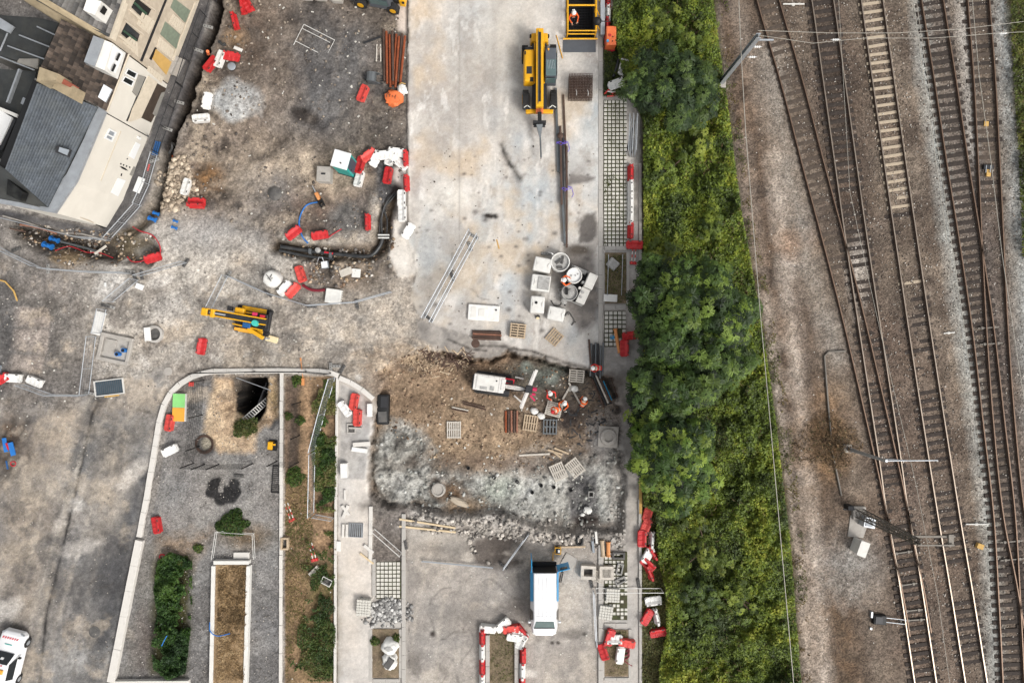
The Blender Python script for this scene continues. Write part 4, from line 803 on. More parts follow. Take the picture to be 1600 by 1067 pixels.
f1.plate('string_course', [(188, 205), (189.2, 205.6), (158, 283), (156.8, 282.3)], M['stone_light'], .02)
tube_px(rA, 'downpipe', [(231, 213, .1), (231, 213, 2.6), (231, 213, 5.3)], .06, M['steel_dark'])
# graffiti scribble and black arrow low on the corner
f2.plate('painted_arrow', [(149.5, 350.4), (160, 354), (166, 356.4), (160, 356.3), (150, 351.8)], M['black'], .02); f2.plate('painted_scribble', [(125, 339), (140, 344), (147, 348), (146, 349), (138, 345.6), (124.5, 340)], M['stone'], .015)
# cream house with tiled roof, garage opening and boxy dormer
HB = 5.1
rB = tag(empty('terrace_house', W(215, 150)), 'cream terrace house with brown tiled roof, white dormer and open garage', 'house')
bB = [(232.4, 213.5), (262, 133), (218, 114), (188, 188)]
block(rB, 'wall', bB, HB-.02, M['cream'])
f = Fac(rB, (232.4, 213.5), (262, 133))
f.plate('garage_opening', [(243, 129), (259, 138), (262, 140), (236, 192), (219.5, 184)], M['interior'], .01, .0); f.plate('garage_reveal', [(252, 145), (266, 141), (262, 152), (243, 182), (238, 178)], M['render_grey'], .03, .01)
f.plate('door_lintel', [(231, 119), (245, 128), (219, 184), (203, 190), (200, 189), (206, 170)], M['stone_light'], .08, .0)
for k in range(2): f.window([(199+k*-5, 106.5+k*12), (214.5-k*5, 114.5+k*12), (210-k*5, 124+k*12), (194-k*5, 115.5+k*12)], M['white'], M['glass'], .07, 0)
f.plate('window_sill', [(216, 117), (225, 120), (212, 150), (206, 144)], M['render_grey'], .1)
f.plate('string_course', [(226, 120), (228, 121), (199, 190), (197, 189)], M['steel_dark'], .02)
roofplane(rB, 'roof', [(166, 173, 5.2), (200, 84, 5.2), (96, 30, 8.2), (58, 118, 8.2)], M['dark_roof'])
shingles(rB, 'roof_tile', [(166, 173, 5.22), (200, 84, 5.22), (96, 30, 8.22), (58, 118, 8.22)], M['tile'], .2, .26, (52, 46, 42), (92, 80, 71), .04, .35)
tube_px(rB, 'gutter', [(166, 174, 5.1), (200, 85, 5.1)], .1, M['stone_light'])
d = Vector(rB.location)
dm = roofplane(rB, 'dormer', [(148, 57, 7.4), (176, 68, 7.0), (163, 110, 7.0), (132, 97, 7.4)], M['white_wall'], 1.4)
roofplane(rB, 'dormer_roof', [(146, 56, 7.52), (162, 62, 7.5), (147, 104, 7.5), (131, 97, 7.52)], M['zinc'], .1)
roofplane(rB, 'dormer_front', [(177, 71, 6.9), (192, 82, 6.1), (179, 114, 6.1), (165, 108, 6.9)], M['white'], .12); 
for k in range(2): roofplane(rB, 'dormer_pane', [(185.5-k*7, 83+k*17, 6.62), (187.5-k*7, 84+k*17, 6.55), (182.5-k*7, 95+k*17, 6.55), (180.5-k*7, 94+k*17, 6.62)], M['black'], .1)
roofplane(rB, 'dormer_cheek', [(163, 110, 6.95), (132, 97, 7.3), (136, 103, 6.4), (176, 119, 6.0)], M['zinc'], .05)
roofplane(rB, 'flashing', [(162, 132, 5.9), (175, 140, 5.6), (165, 160, 5.6), (153, 152, 5.9)], M['zinc'], .1)
roofplane(rB, 'chimney', [(62, 105, 8.6), (92, 116, 8.6), (87, 126, 8.6), (57, 127, 8.6)], M['moss_stone'], 1.2); roofplane(rB, 'chimney', [(86, 128, 8.0), (114, 134, 8.0), (108, 152, 8.0), (82, 138, 8.0)], M['moss_stone'], 1.2); roofplane(rB, 'chimney_pot', [(93, 119, 8.1), (114, 132, 8.1), (108, 136, 8.1), (90, 128, 8.1)], M['brick'], .6)
# stone house at the top
HCc = 6.8
rC = tag(empty('stone_house', W(270, 60)), 'old stone house with dark open windows, grey shutters and a boarded door', 'house')
bC = [(262.6, 131), (311, 0), (340, -80), (240, -105), (210, 50), (208, 102)]
block(rC, 'wall', bC, HCc-.02, M['stone'])
f = Fac(rC, (262.6, 131), (311, 0))
def win_dark(q, sash):
    w = f.plate('window', q, M['glass'], .015, .0); f.plate('sash', sash, M['green_wood'], .04, .02, w); return w
win_dark([(213, -3), (236, 15), (227, 33), (205, 12)], [(210, 3), (229, 21), (227, 24), (208, 6)]); win_dark([(197, 36), (218, 54), (212, 73), (189, 53)], [(193, 47), (213, 62), (211.5, 64.5), (192, 50)])
for q in ([(272, -2), (297, 17), (289, 36), (266, 12)], [(258, 34), (281, 54), (275, 77), (250, 54)]): f.plate('shutter', q, M['blind'], .03)
for a_ in ([(209, -8), (240, 14), (242, 18), (212, -4)], [(192, 30), (222, 52), (224, 56), (195, 34)], [(203, 14), (227, 36), (225, 39), (201, 17)], [(187, 55), (212, 76), (210, 79), (185, 58)]): f.plate('window_surround', a_, M['stone_light'], .09)
f.plate('boarded_door', [(243, 77), (267, 97), (259, 117), (238, 92)], M['ochre'], .05); f.plate('door_frame', [(242, 74), (245, 76), (236, 95), (233, 92)], M['black'], .02)
f.plate('string_course', [(259, -4), (261.5, -2.5), (221.5, 97), (218.5, 95)], M['steel_dark'], .04)
for a, b_ in (((243, 18), (253, -4)), ((228, 60), (238, 37)), ((213, 92), (222, 76))): pass
for bx in ([(270, 22), (288, 38), (282, 54), (263, 36)], [(249, 58), (272, 78), (268, 93), (244, 74)], [(232, 103), (256, 121), (252, 130), (229, 110)]):
    Q4 = [Vector(p) for p in bx]
    for k in range(6):
        u0, u1 = k/6+.015, (k+1)/6-.015
        f.plate('stone_block', [tuple(Q4[0].lerp(Q4[1], u0)), tuple(Q4[0].lerp(Q4[1], u1)), tuple(Q4[3].lerp(Q4[2], u1)), tuple(Q4[3].lerp(Q4[2], u0))], M['stone_light'], .04+.01*(k % 2))
for bx in ([(222, 18), (242, 34), (232, 54), (213, 38)], [(203, 56), (214, 66), (216, 90), (190, 66)]):
    Q4 = [Vector(p) for p in bx]
    for k in range(4): f.plate('stone_block', [tuple(Q4[0].lerp(Q4[1], k/4+.02)), tuple(Q4[0].lerp(Q4[1], (k+1)/4-.02)), tuple(Q4[3].lerp(Q4[2], (k+1)/4-.02)), tuple(Q4[3].lerp(Q4[2], k/4+.02))], M['stone_light'], .03+.008*(k % 2))
f.plate('plinth', [(304, 4), (311, 0), (274, 96), (268, 94)], M['stone_light'], .08)
roofplane(rC, 'cornice', zq([(192, -10), (200, -10), (176, 62), (168, 58)], 6.85), M['stone_light'], .3)
roofplane(rC, 'roof', [(170, 58, 6.9), (192, -10, 6.9), (190, -80, 7.4), (60, -60, 9.6), (55, 0, 9.6)], M['dark_roof'])
shingles(rC, 'slate_course', [(172, 54, 6.92), (194, -8, 6.92), (90, -50, 9.4), (62, 4, 9.4)], M['slate'], .3, .24, (78, 76, 76), (120, 116, 112), .03, .3)
roofplane(rC, 'parapet', [(55, -2, 9.7), (68, -4, 9.7), (162, 52, 7.1), (154, 57, 7.1)], M['moss_stone'], 1.6); roofplane(rC, 'parapet', [(24, -8, 9.0), (52, -8, 9.3), (110, 30, 8.0), (94, 36, 7.6)], M['moss_stone'], 1.2)
def dormer(cx, cy, z):
    d = roofplane(rC, 'dormer', [(cx-14, cy-12, z+.5), (cx+8, cy-8, z), (cx-2, cy+14, z), (cx-20, cy+6, z+.5)], M['white_wall'], 1.4)
    roofplane(rC, 'dormer_window', [(cx+10, cy-5, z-.1), (cx+19, cy+4, z-.7), (cx+12, cy+18, z-.7), (cx+2, cy+10, z-.1)], M['white_wall'], .1)
    roofplane(rC, 'dormer_pane', [(cx+12, cy-1, z-.08), (cx+17, cy+5, z-.5), (cx+12, cy+14, z-.5), (cx+6, cy+9, z-.08)], M['black'], .06)
dormer(150, 10, 8.3); dormer(166, -30, 8.3)
# low yards and flat roofs behind, at the left edge
rD = tag(empty('rear_annex', W(30, 200)), 'dark flat roofed rear annex behind the slate roof at the left edge', 'building')
block(rD, 'wall', [(18, 148), (119, 151), (117, 165), (74, 278), (18, 284)], 3.9, M['render_grey'])
roofplane(rD, 'roof', zq([(0, 108), (56, 112), (54, 130), (4, 256), (-60, 262), (-60, 108)], 4.2), M['dark_roof'], .3)
roofplane(rD, 'parapet', zq([(55, 122), (58, 124), (6, 262), (0, 262)], 4.5), M['render_grey'], .5); roofplane(rD, 'parapet', zq([(28, 108), (31, 108), (12, 160), (9, 160)], 4.45), M['zinc'], .3); roofplane(rD, 'roof_hatch', zq([(36, 152), (40, 154), (36, 164), (32, 162)], 4.4), M['zinc'], .15)
rE = tag(empty('glass_canopy', W(5, 190)), 'white glazed canopy roof at the left edge beside the slate roof', 'canopy')
roofplane(rE, 'glazing', zq([(-60, 150), (0, 172), (19, 184), (0, 226), (-60, 250)], 5.0), M['white'], .12); roofplane(rE, 'frame', zq([(-10, 166), (1, 168), (28, 179), (26, 184), (-2, 172)], 5.12), M['white_wall'], .18); roofplane(rE, 'frame', zq([(21, 186), (25, 187), (3, 236), (-2, 234)], 5.1), M['steel_dark'], .2)
for px, py in ((0, 175), (20, 188), (4, 226)): tube_px(rE, 'post', [((px-800)*.9+800, (py-533)*.9+533, 0), ((px-800)*.9+800, (py-533)*.9+533, 2.5), ((px-800)*.9+800, (py-533)*.9+533, 4.9)], .07, M['steel_dark'])
rF = tag(empty('courtyard_shed', W(40, 80)), 'dark glazed courtyard shed between the rear roofs at top left', 'shed')
block(rF, 'wall', [(22, 70), (128, 77), (154, 84), (126, 140), (70, 125), (22, 110)], 4.0, M['render_grey'])
roofplane(rF, 'roof', [(-60, 20, 4.4), (60, 28, 4.4), (92, 36, 4.4), (62, 104, 4.2), (0, 88, 4.2), (-60, 70, 4.2)], M['dark_roof'], .3)
for a, b_ in (((58, 42), (88, 56)), ((30, 55), (78, 74)), ((12, 72), (70, 93)), ((0, 89), (54, 110))): tube_px(rF, 'glazing_bar', [a+(4.5,), ((a[0]+b_[0])/2, (a[1]+b_[1])/2, 4.5), b_+(4.5,)], .045, M['zinc'])
tube_px(rF, 'glazing_bar', [(12, 52, 4.5), (6, 66, 4.5), (0, 80, 4.5)], .05, M['zinc']); roofplane(rF, 'panel', [(0, 28, 5.2), (22, 42, 5.2), (15, 52, 5.2), (-10, 40, 5.2)], M['zinc'], .1); roofplane(rF, 'panel', zq([(30, 92), (60, 92), (58, 108), (26, 98)], 4.42), M['render_grey'], .1)
# ------------------------------------------------------------------ vegetation
LEAF = mat('leaf', (0, 0, 0), attr=True, rough=.55, var=.12, vs=6, transl=.25, spec=.3)
STRAW = mat('straw', (0, 0, 0), attr=True, rough=.9, var=.15, vs=5, transl=.15)
BARK = mat('bark', (96, 80, 66), rough=.95, var=.3, vs=4)
NR = np.random.RandomState(11)
def leaves(name, P, size, cols, m, up=.55, width=.5, parent=None, nrm=None, origin=(0, 0, 0)):
    """P Nx3 leaf centres -> one mesh of folded four-cornered leaves"""
    n = len(P); d = NR.normal(size=(n, 3)); d[:, 2] *= (1-up); d /= np.linalg.norm(d, axis=1, keepdims=True)
    nm = NR.normal(size=(n, 3))*(1-up)+np.array([0, 0, 1.0]) if nrm is None else nrm+NR.normal(size=(n, 3))*.35
    s = np.cross(nm, d); s /= np.linalg.norm(s, axis=1, keepdims=True)+1e-9; nn = np.cross(d, s)
    sz = np.asarray(size).reshape(-1, 1)*np.ones((n, 1)); w = sz*width
    V = np.stack([P-d*sz*.5, P+s*w*.5+nn*sz*.10, P+d*sz*.5-nn*sz*.12, P-s*w*.5+nn*sz*.10], 1).reshape(-1, 3)-np.array(origin)
    F = np.arange(n*4).reshape(-1, 4); C = np.repeat(cols, 4, 0)
    o = put(name, mesh_np(name, V, F, C, m), parent)
    if parent is None: o.location = origin
    return o
def pal(n, cs, w=None, var=.22, t=None):
    a = np.array([alb(c) for c in cs]); k = NR.choice(len(cs), n, p=w) if t is None else np.clip((t*len(cs)).astype(int), 0, len(cs)-1)
    return a[k]*(1+NR.uniform(-var, var, (n, 1)))
def pin(pts, poly):
    p = np.array(poly, float); x, y = pts[:, 0], pts[:, 1]; ins = np.zeros(len(x), bool)
    for k in range(len(p)):
        a = p[k]; b = p[(k+1) % len(p)]; c = (a[1] > y) != (b[1] > y); ins ^= c & (x < (b[0]-a[0])*(y-a[1])/((b[1]-a[1]) or 1e-9)+a[0])
    return ins
def scatter(poly, n):
    p = np.array(poly, float); lo, hi = p.min(0), p.max(0); out = np.zeros((0, 2))
    while len(out) < n:
        q = NR.uniform(lo, hi, (n*2, 2)); out = np.r_[out, q[pin(q, poly)]]
    return out[:n]
def gzv(px, py):
    j = np.clip(np.searchsorted(gx, px)-1, 0, nx-2); i = np.clip(np.searchsorted(gy, py)-1, 0, ny-2); return GZ[i, j]
def mass(name, label, poly, n, h0, h1, size, cs, cat='shrubs', lump=34, kind='stuff', hseed=5, edge=14, m=None, width=.55, up=.55, skip=None):
    q = scatter(poly, n)
    if skip is not None: q = q[skip(q)]
    n = len(q); l = np.clip((fbm(q[:, 0], q[:, 1], lump, hseed, 4, .6)-.3)*2.4, 0, 1)
    h = h0+(h1-h0)*l; u = NR.rand(n)**.45
    z = gzv(q[:, 0], q[:, 1])+h*u; k = (HC-z)/HC
    P = np.c_[(q[:, 0]-800)*S*k, (533.5-q[:, 1])*S*k, z]
    t = np.clip(fbm(q[:, 0], q[:, 1], 44, hseed+3, 4, .7)*1.7-.36+NR.uniform(-.22, .22, n), 0, .999)
    o = leaves(name, P, size*NR.uniform(.6, 1.35, n)*(.75+.6*vn(q[:, 0], q[:, 1], 26, 91)), pal(n, cs, t=t), m or LEAF, up, width)
    return tag(o, label, cat, None, kind)
EMBP = [(958, -50), (958, 40), (972, 110), (1006, 195), (1006, 440), (1006, 700), (1006, 790), (1024, 800), (1030, 880), (1040, 920), (1042, 990), (1030, 1040), (1030, 1120), (1258, 1120), (1250, 1050), (1236, 860), (1212, 660), (1188, 490), (1158, 330), (1138, 175), (1114, 0), (1112, -50)]
G_ = [(64, 78, 36), (84, 100, 42), (102, 120, 46), (120, 138, 48), (140, 152, 52), (166, 170, 64)]
mass('bramble_cover', 'dense green bramble and nettle cover on the embankment beside the railway', EMBP, 185000, .25, 1.5, .17, G_, 'brambles', 30, hseed=7)
mass('bramble_cover', 'straggling weeds spilling over the edge of the embankment onto the ballast', [(1112, -50), (1140, 175), (1160, 330), (1190, 490), (1214, 660), (1238, 860), (1252, 1120), (1272, 1120), (1258, 860), (1236, 660), (1206, 480), (1176, 330), (1156, 175), (1132, -50)], 5200, .02, .3, .12, [(84, 88, 46), (108, 108, 58), (128, 112, 72), (104, 84, 56)], 'weeds', 14, skip=lambda q: fbm(q[:, 0], q[:, 1], 18, 64, 4) > .5)
mass('bramble_cover', 'dead brown stems showing through the bramble cover', EMBP, 5000, .6, 1.5, .3, [(124, 104, 72), (98, 82, 58), (140, 124, 86)], 'stems', 30, hseed=7, m=STRAW, width=.1, skip=lambda q: fbm(q[:, 0], q[:, 1], 50, 65, 4) > .54)
mass('bramble_cover', 'thin weedy growth along the lower pavement edge beside the barriers', [(1004, 795), (1024, 800), (1042, 930), (1036, 1120), (1003, 1120), (1004, 900)], 5200, .05, .35, .12, [(70, 76, 40), (92, 98, 50), (116, 112, 66)], 'weeds', 14)
mass('bramble_cover', 'weedy growth at the upper right corner of the railway yard', [(1578, -50), (1650, -50), (1650, 430), (1598, 400), (1592, 240), (1582, 100)], 9000, .1, .9, .18, [(74, 84, 38), (96, 106, 44), (120, 120, 54)], 'weeds', 20)
mass('bramble_cover', 'low weeds beside the orange generator under the shrubs', [(944, 60), (966, 0), (980, 110), (996, 170), (975, 150), (944, 150)], 3000, .05, .4, .13, [(64, 78, 34), (90, 100, 44)], 'weeds', 14)
# trees: trunk, limbs and a crown of leaf rosettes
def rosette(rg):
    """fronds radiating from a shoot tip: returns quads (V, F)"""
    V = []
    for k in range(8):
        a = 2*math.pi*k/8+rg.uniform(-.25, .25); L = rg.uniform(.34, .52); dr = rg.uniform(.1, .5)
        for j in range(4):
            for s in (-1, 1):
                t = .25+.2*j; c = Vector((math.cos(a)*L*t, math.sin(a)*L*t, .10-dr*L*t*t)); aa = a+s*1.0
                d = Vector((math.cos(aa), math.sin(aa), -.35)); l = .15*(1.15-.6*abs(t-.5)); w = Vector((-d.y, d.x, .15))*l*.30
                V += [c, c+d*l*.5+w, c+d*l, c+d*l*.5-w]
    return np.array([tuple(v) for v in V])
ROS = [rosette(random.Random(k)) for k in range(6)]
def tree(label, blobs, n, cs, trunk, group='broad leaved trees along the embankment', rs=.8, name='tree', cat='tree'):
    """blobs: (px, py, z, r_px, rz)"""
    bx = [(W(x, y, z), r*S*(HC-z)/HC, rz) for x, y, z, r, rz in blobs]
    sub = []
    for c, r, rz in bx:
        for k in range(8):
            d = NR.normal(size=3); d[2] = abs(d[2])*.8; d /= np.linalg.norm(d); f = NR.uniform(.45, 1.0)
            sub.append((Vector((c.x+d[0]*r*f, c.y+d[1]*r*f, c.z+d[2]*rz*f*.8)), r*NR.uniform(.22, .46), rz*NR.uniform(.25, .45)))
    bx = [(c, r*.78, rz*.8) for c, r, rz in bx]; limbs = bx; bx = bx+sub
    tx, ty = trunk; base = G(tx, ty); root = tag(empty(name, base), label, cat, group)
    vol = np.array([b[1]**2 for b in bx]); Vs = []; Cs = []; C0 = [alb(c) for c in cs]
    for i, (c, r, rz) in enumerate(bx):
        m = int(1.9*n*vol[i]/vol.sum())
        for k in range(m):
            d = NR.normal(size=3); d[2] = abs(d[2])*1.1-.25; d /= np.linalg.norm(d)
            rr = (NR.rand()**.4)*(1+.16*math.sin(d[0]*7+i)+.12*math.sin(d[1]*9+2*i))
            p = np.array(c)+d*np.array([r, r, rz])*rr
            sc = rs*NR.uniform(.6, 1.45); a = NR.uniform(0, 6.28)
            up = d*.75+np.array([0, 0, .8])+NR.normal(size=3)*.22; up /= np.linalg.norm(up); x = np.cross(up, [math.cos(a), math.sin(a), 0.1]); x /= np.linalg.norm(x); y = np.cross(up, x)
            v = ROS[NR.randint(6)]; Vs.append(p+sc*(v[:, :1]*x+v[:, 1:2]*y+v[:, 2:]*up))
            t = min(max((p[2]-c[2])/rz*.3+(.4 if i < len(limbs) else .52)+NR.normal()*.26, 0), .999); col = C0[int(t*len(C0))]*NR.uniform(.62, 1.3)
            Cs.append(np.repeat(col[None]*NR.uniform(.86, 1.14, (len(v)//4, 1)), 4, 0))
    V = np.concatenate(Vs)-np.array(base); C = np.concatenate(Cs)
    put('crown', mesh_np('crown', V, np.arange(len(V)).reshape(-1, 4), C, LEAF), root)
    b = MB(); zc = sum(x[0].z for x in limbs)/len(limbs)
    b.tube([(0, 0, -.3), (.05, .02, zc*.3), (0, .1, zc*.6)], [.2, .15, .12], 8)
    for c, r, rz in limbs: p = c-base; b.tube([(0, .1, zc*.55), (p.x*.5, p.y*.5, p.z*.72), (p.x, p.y, p.z)], [.1, .06, .025], 6)
    b.build('trunk', BARK, root, 0, True); return root
DG = [(28, 42, 22), (40, 58, 26), (54, 76, 32), (78, 102, 42), (116, 138, 54)]
DB = [(32, 46, 26), (44, 62, 32), (60, 80, 40), (88, 108, 50)]
ORD = ['first', 'second', 'third', 'fourth', 'fifth', 'sixth', 'seventh', 'eighth', 'ninth']
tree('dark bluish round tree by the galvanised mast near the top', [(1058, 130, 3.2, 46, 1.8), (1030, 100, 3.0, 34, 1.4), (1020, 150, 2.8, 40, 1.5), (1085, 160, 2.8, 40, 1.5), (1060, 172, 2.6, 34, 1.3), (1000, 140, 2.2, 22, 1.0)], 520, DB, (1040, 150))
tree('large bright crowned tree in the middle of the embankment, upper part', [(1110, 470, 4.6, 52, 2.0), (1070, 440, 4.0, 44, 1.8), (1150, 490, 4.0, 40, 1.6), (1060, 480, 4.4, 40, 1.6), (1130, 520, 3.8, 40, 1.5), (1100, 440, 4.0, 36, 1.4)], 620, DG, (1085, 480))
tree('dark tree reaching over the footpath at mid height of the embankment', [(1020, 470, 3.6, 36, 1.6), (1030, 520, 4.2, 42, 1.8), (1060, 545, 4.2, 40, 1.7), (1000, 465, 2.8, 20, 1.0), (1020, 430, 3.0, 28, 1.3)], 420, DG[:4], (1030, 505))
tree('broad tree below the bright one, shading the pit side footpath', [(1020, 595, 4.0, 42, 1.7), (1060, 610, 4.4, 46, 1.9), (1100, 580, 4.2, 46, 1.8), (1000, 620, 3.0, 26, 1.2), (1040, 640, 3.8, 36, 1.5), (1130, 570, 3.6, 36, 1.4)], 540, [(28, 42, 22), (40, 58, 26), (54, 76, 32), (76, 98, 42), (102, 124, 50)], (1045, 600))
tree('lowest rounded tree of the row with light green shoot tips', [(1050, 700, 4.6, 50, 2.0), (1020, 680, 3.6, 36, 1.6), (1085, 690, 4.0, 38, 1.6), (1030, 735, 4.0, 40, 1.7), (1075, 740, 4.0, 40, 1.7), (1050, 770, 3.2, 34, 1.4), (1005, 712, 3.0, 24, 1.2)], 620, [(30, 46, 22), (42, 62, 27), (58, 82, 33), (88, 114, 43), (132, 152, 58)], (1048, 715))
for k, (px, py, r, h, c) in enumerate(((1030, 30, 22, 1.0, 1), (1082, 60, 26, 1.1, 0), (1100, 225, 24, 1.2, 1), (1040, 270, 26, 1.0, 0), (1112, 350, 28, 1.1, 0), (1035, 385, 22, 1.2, 1), (1100, 855, 34, 1.2, 1), (1150, 930, 28, 1.0, 0), (1085, 935, 38, 1.3, 2))):
    rr = [(px, py, h, r, .6)]+[(px+NR.uniform(-r, r)*1.1, py+NR.uniform(-r, r)*1.1, h*NR.uniform(.7, 1), r*NR.uniform(.4, .8), .5) for j in range(4)]
    tree(f'leafy bush standing out of the brambles, {ORD[k]} from the top', rr, int(r*1.5), [[(62, 78, 34), (84, 102, 40), (106, 124, 46), (130, 144, 54)], [(70, 84, 38), (92, 108, 44), (112, 128, 50), (140, 150, 60)], [(44, 60, 30), (60, 78, 36), (78, 98, 42), (100, 118, 50)]][c], (px, py), 'bushes in the brambles', .55, 'bush', 'bush')
# bare bush by the rails
def twigbush(name, label, px, py, r, n, cs, h=1.0, size=.3, cat='bush', leafn=0, leafc=None):
    p = G(px, py); root = tag(empty(name, p), label, cat)
    a = NR.uniform(0, 6.28, n); rr = r*S*NR.rand(n)**.75*(.55+.9*vn(np.cos(a)*2+px, np.sin(a)*2+py, 1.0, 3)); z = h*np.clip(1-(rr/(r*S))**2*.7, .1, 1)*NR.rand(n)**.6
    P = np.c_[np.cos(a)*rr, np.sin(a)*rr, z]; leaves('twigs', P, size*NR.uniform(.6, 1.5, n), pal(n, cs), STRAW, .3, .12, root)
    if leafn:
        a = NR.uniform(0, 6.28, leafn); rr = r*S*NR.rand(leafn)**.6*(.5+.9*vn(np.cos(a)*2+px, np.sin(a)*2+py, 1.0, 5)); P = np.c_[np.cos(a)*rr, np.sin(a)*rr, h*np.clip(1-(rr/(r*S))**2*.7, .1, 1)*NR.rand(leafn)]
        leaves('foliage', P, .14*NR.uniform(.6, 1.4, leafn), pal(leafn, leafc or G_[:4]), LEAF, .5, .5, root)
    MB().tube([(0, 0, -.1), (.03, .02, h*.4), (.1, 0, h*.7)], [.04, .03, .015], 6).build('stem', BARK, root); return root
twigbush('bare_bush', 'bare brown bush at the foot of the thin pale mast', 1296, 692, 44, 1500, [(96, 78, 58), (122, 98, 72), (150, 124, 92), (80, 66, 50)], 1.1, .34, leafn=260, leafc=[(86, 80, 46), (70, 74, 38)])
twigbush('shrub', 'green shrub growing on the edge of the square shaft', 386, 668, 18, 500, [(96, 96, 56), (120, 112, 70)], .6, .25, 'shrub', 1500, [(60, 74, 34), (76, 92, 42), (96, 108, 52)])
twigbush('shrub', 'low green shrub inside the thin wire enclosure on the gravel', 368, 818, 20, 300, [(96, 96, 56)], .7, .22, 'shrub', 2200, [(50, 74, 32), (66, 94, 38), (84, 112, 46)])
twigbush('shrub', 'small green tuft at the left of the wire enclosure', 345, 822, 8, 60, [(96, 96, 56)], .4, .2, 'shrub', 420, [(56, 80, 34), (74, 100, 40)])
for px, py, r, lb in ((452, 650, 7, 'small weed by the black fence, upper of three'), (470, 655, 8, 'small weed by the middle of the garden strip top'), (464, 594, 9, 'weed clump by the yellow tipped pole'), (461, 745, 14, 'weed clump where the black fence meets the garden strip'), (310, 855, 8, 'small weed on the sandy patch of the gravel court'), (285, 875, 10, 'round weed above the green planting bed'), (586, 1000, 8, 'leafy weed beside the white bags in the tree pit'), (620, 995, 7, 'small weed at the upper right corner of the tree pit')):
    twigbush('weed', lb, px, py, r, 80, [(120, 112, 70)], .35, .18, 'weed', int(r*r*5), [(58, 82, 34), (78, 104, 42), (98, 120, 52)])
DGB = [(38, 62, 28), (50, 78, 32), (64, 94, 38), (84, 112, 46)]
mass('shrub_bed', 'dense dark green shrub bed in the gravel court', [(246, 876), (266, 862), (300, 876), (300, 930), (296, 1000), (290, 1050), (262, 1062), (240, 1045), (236, 1010), (246, 960), (240, 920)], 15000, .1, 1.0, .15, DGB, 'shrubs', 18, edge=5, skip=lambda q: fbm(q[:, 0], q[:, 1], 22, 67, 4) > .36)
mass('weeds', 'tall green weeds in the upper right half of the garden strip', [(488, 595), (526, 592), (525, 800), (495, 800), (486, 700)], 7500, .1, .5, .13, [(70, 90, 40), (92, 108, 50), (128, 126, 74), (150, 140, 92)], 'weeds', 16, skip=lambda q: fbm(q[:, 0], q[:, 1], 30, 61)+.1*((q[:, 1]-640)/100) > .5)
mass('weeds', 'dense green weeds in the middle of the garden strip', [(494, 650), (524, 650), (524, 780), (500, 790), (490, 700)], 6000, .1, .5, .14, [(50, 74, 32), (66, 92, 36), (84, 110, 44)], 'weeds', 14, skip=lambda q: fbm(q[:, 0], q[:, 1], 20, 68, 4) > .46)
mass('weeds', 'green and dry weeds in the lower half of the garden strip', [(472, 830), (524, 830), (524, 1064), (448, 1064), (470, 960)], 13000, .05, .5, .13, [(52, 72, 32), (70, 92, 38), (92, 104, 50), (136, 120, 78)], 'weeds', 20, skip=lambda q: (fbm(q[:, 0], q[:, 1], 26, 63, 4)+.0012*(q[:, 0]-480) > .48))
mass('dry_grass', 'sparse straw coloured grass along the left of the garden strip', [(446, 740), (480, 740), (490, 830), (476, 960), (446, 1064)], 3800, .03, .16, .14, [(168, 142, 104), (142, 122, 84), (112, 104, 62), (90, 92, 50)], 'grass', 12, m=STRAW, width=.3)
mass('dry_grass', 'matted dry brown grass in the long white walled planter', [(342, 884), (386, 884), (382, 1062), (338, 1062)], 9000, .3, .5, .26, [(104, 84, 56), (150, 122, 86), (180, 152, 112), (204, 178, 138), (112, 104, 64)], 'grass', 12, m=STRAW, width=.12, up=.6)
mass('dry_grass', 'sparse weeds and dry stalks in the traffic island', [(767, 988), (802, 990), (802, 1064), (767, 1064)], 900, .05, .25, .14, [(120, 108, 80), (92, 96, 52), (140, 128, 100)], 'grass', 8, m=STRAW, width=.2)
mass('dry_grass', 'thin weeds in the upper tree pit by the footpath', [(946, 398), (978, 398), (978, 472), (946, 472)], 1500, .05, .25, .12, [(92, 98, 52), (120, 116, 76), (74, 82, 42)], 'grass', 8, m=STRAW, width=.3)
mass('dry_grass', 'thin weeds in the lower tree pit by the footpath', [(946, 985), (980, 985), (980, 1054), (946, 1054)], 1000, .05, .2, .12, [(112, 108, 66), (140, 128, 92), (84, 92, 44)], 'grass', 8, m=STRAW, width=.3)
mass('dry_grass', 'moss and weeds in the joints of the long paver bed', [(943, 157), (979, 157), (979, 385), (943, 385)], 2600, .05, .1, .09, [(76, 82, 40), (96, 96, 54)], 'grass', 26, m=STRAW, width=.5, skip=lambda q: fbm(q[:, 0]*1.5, q[:, 1], 40, 71) > .52)
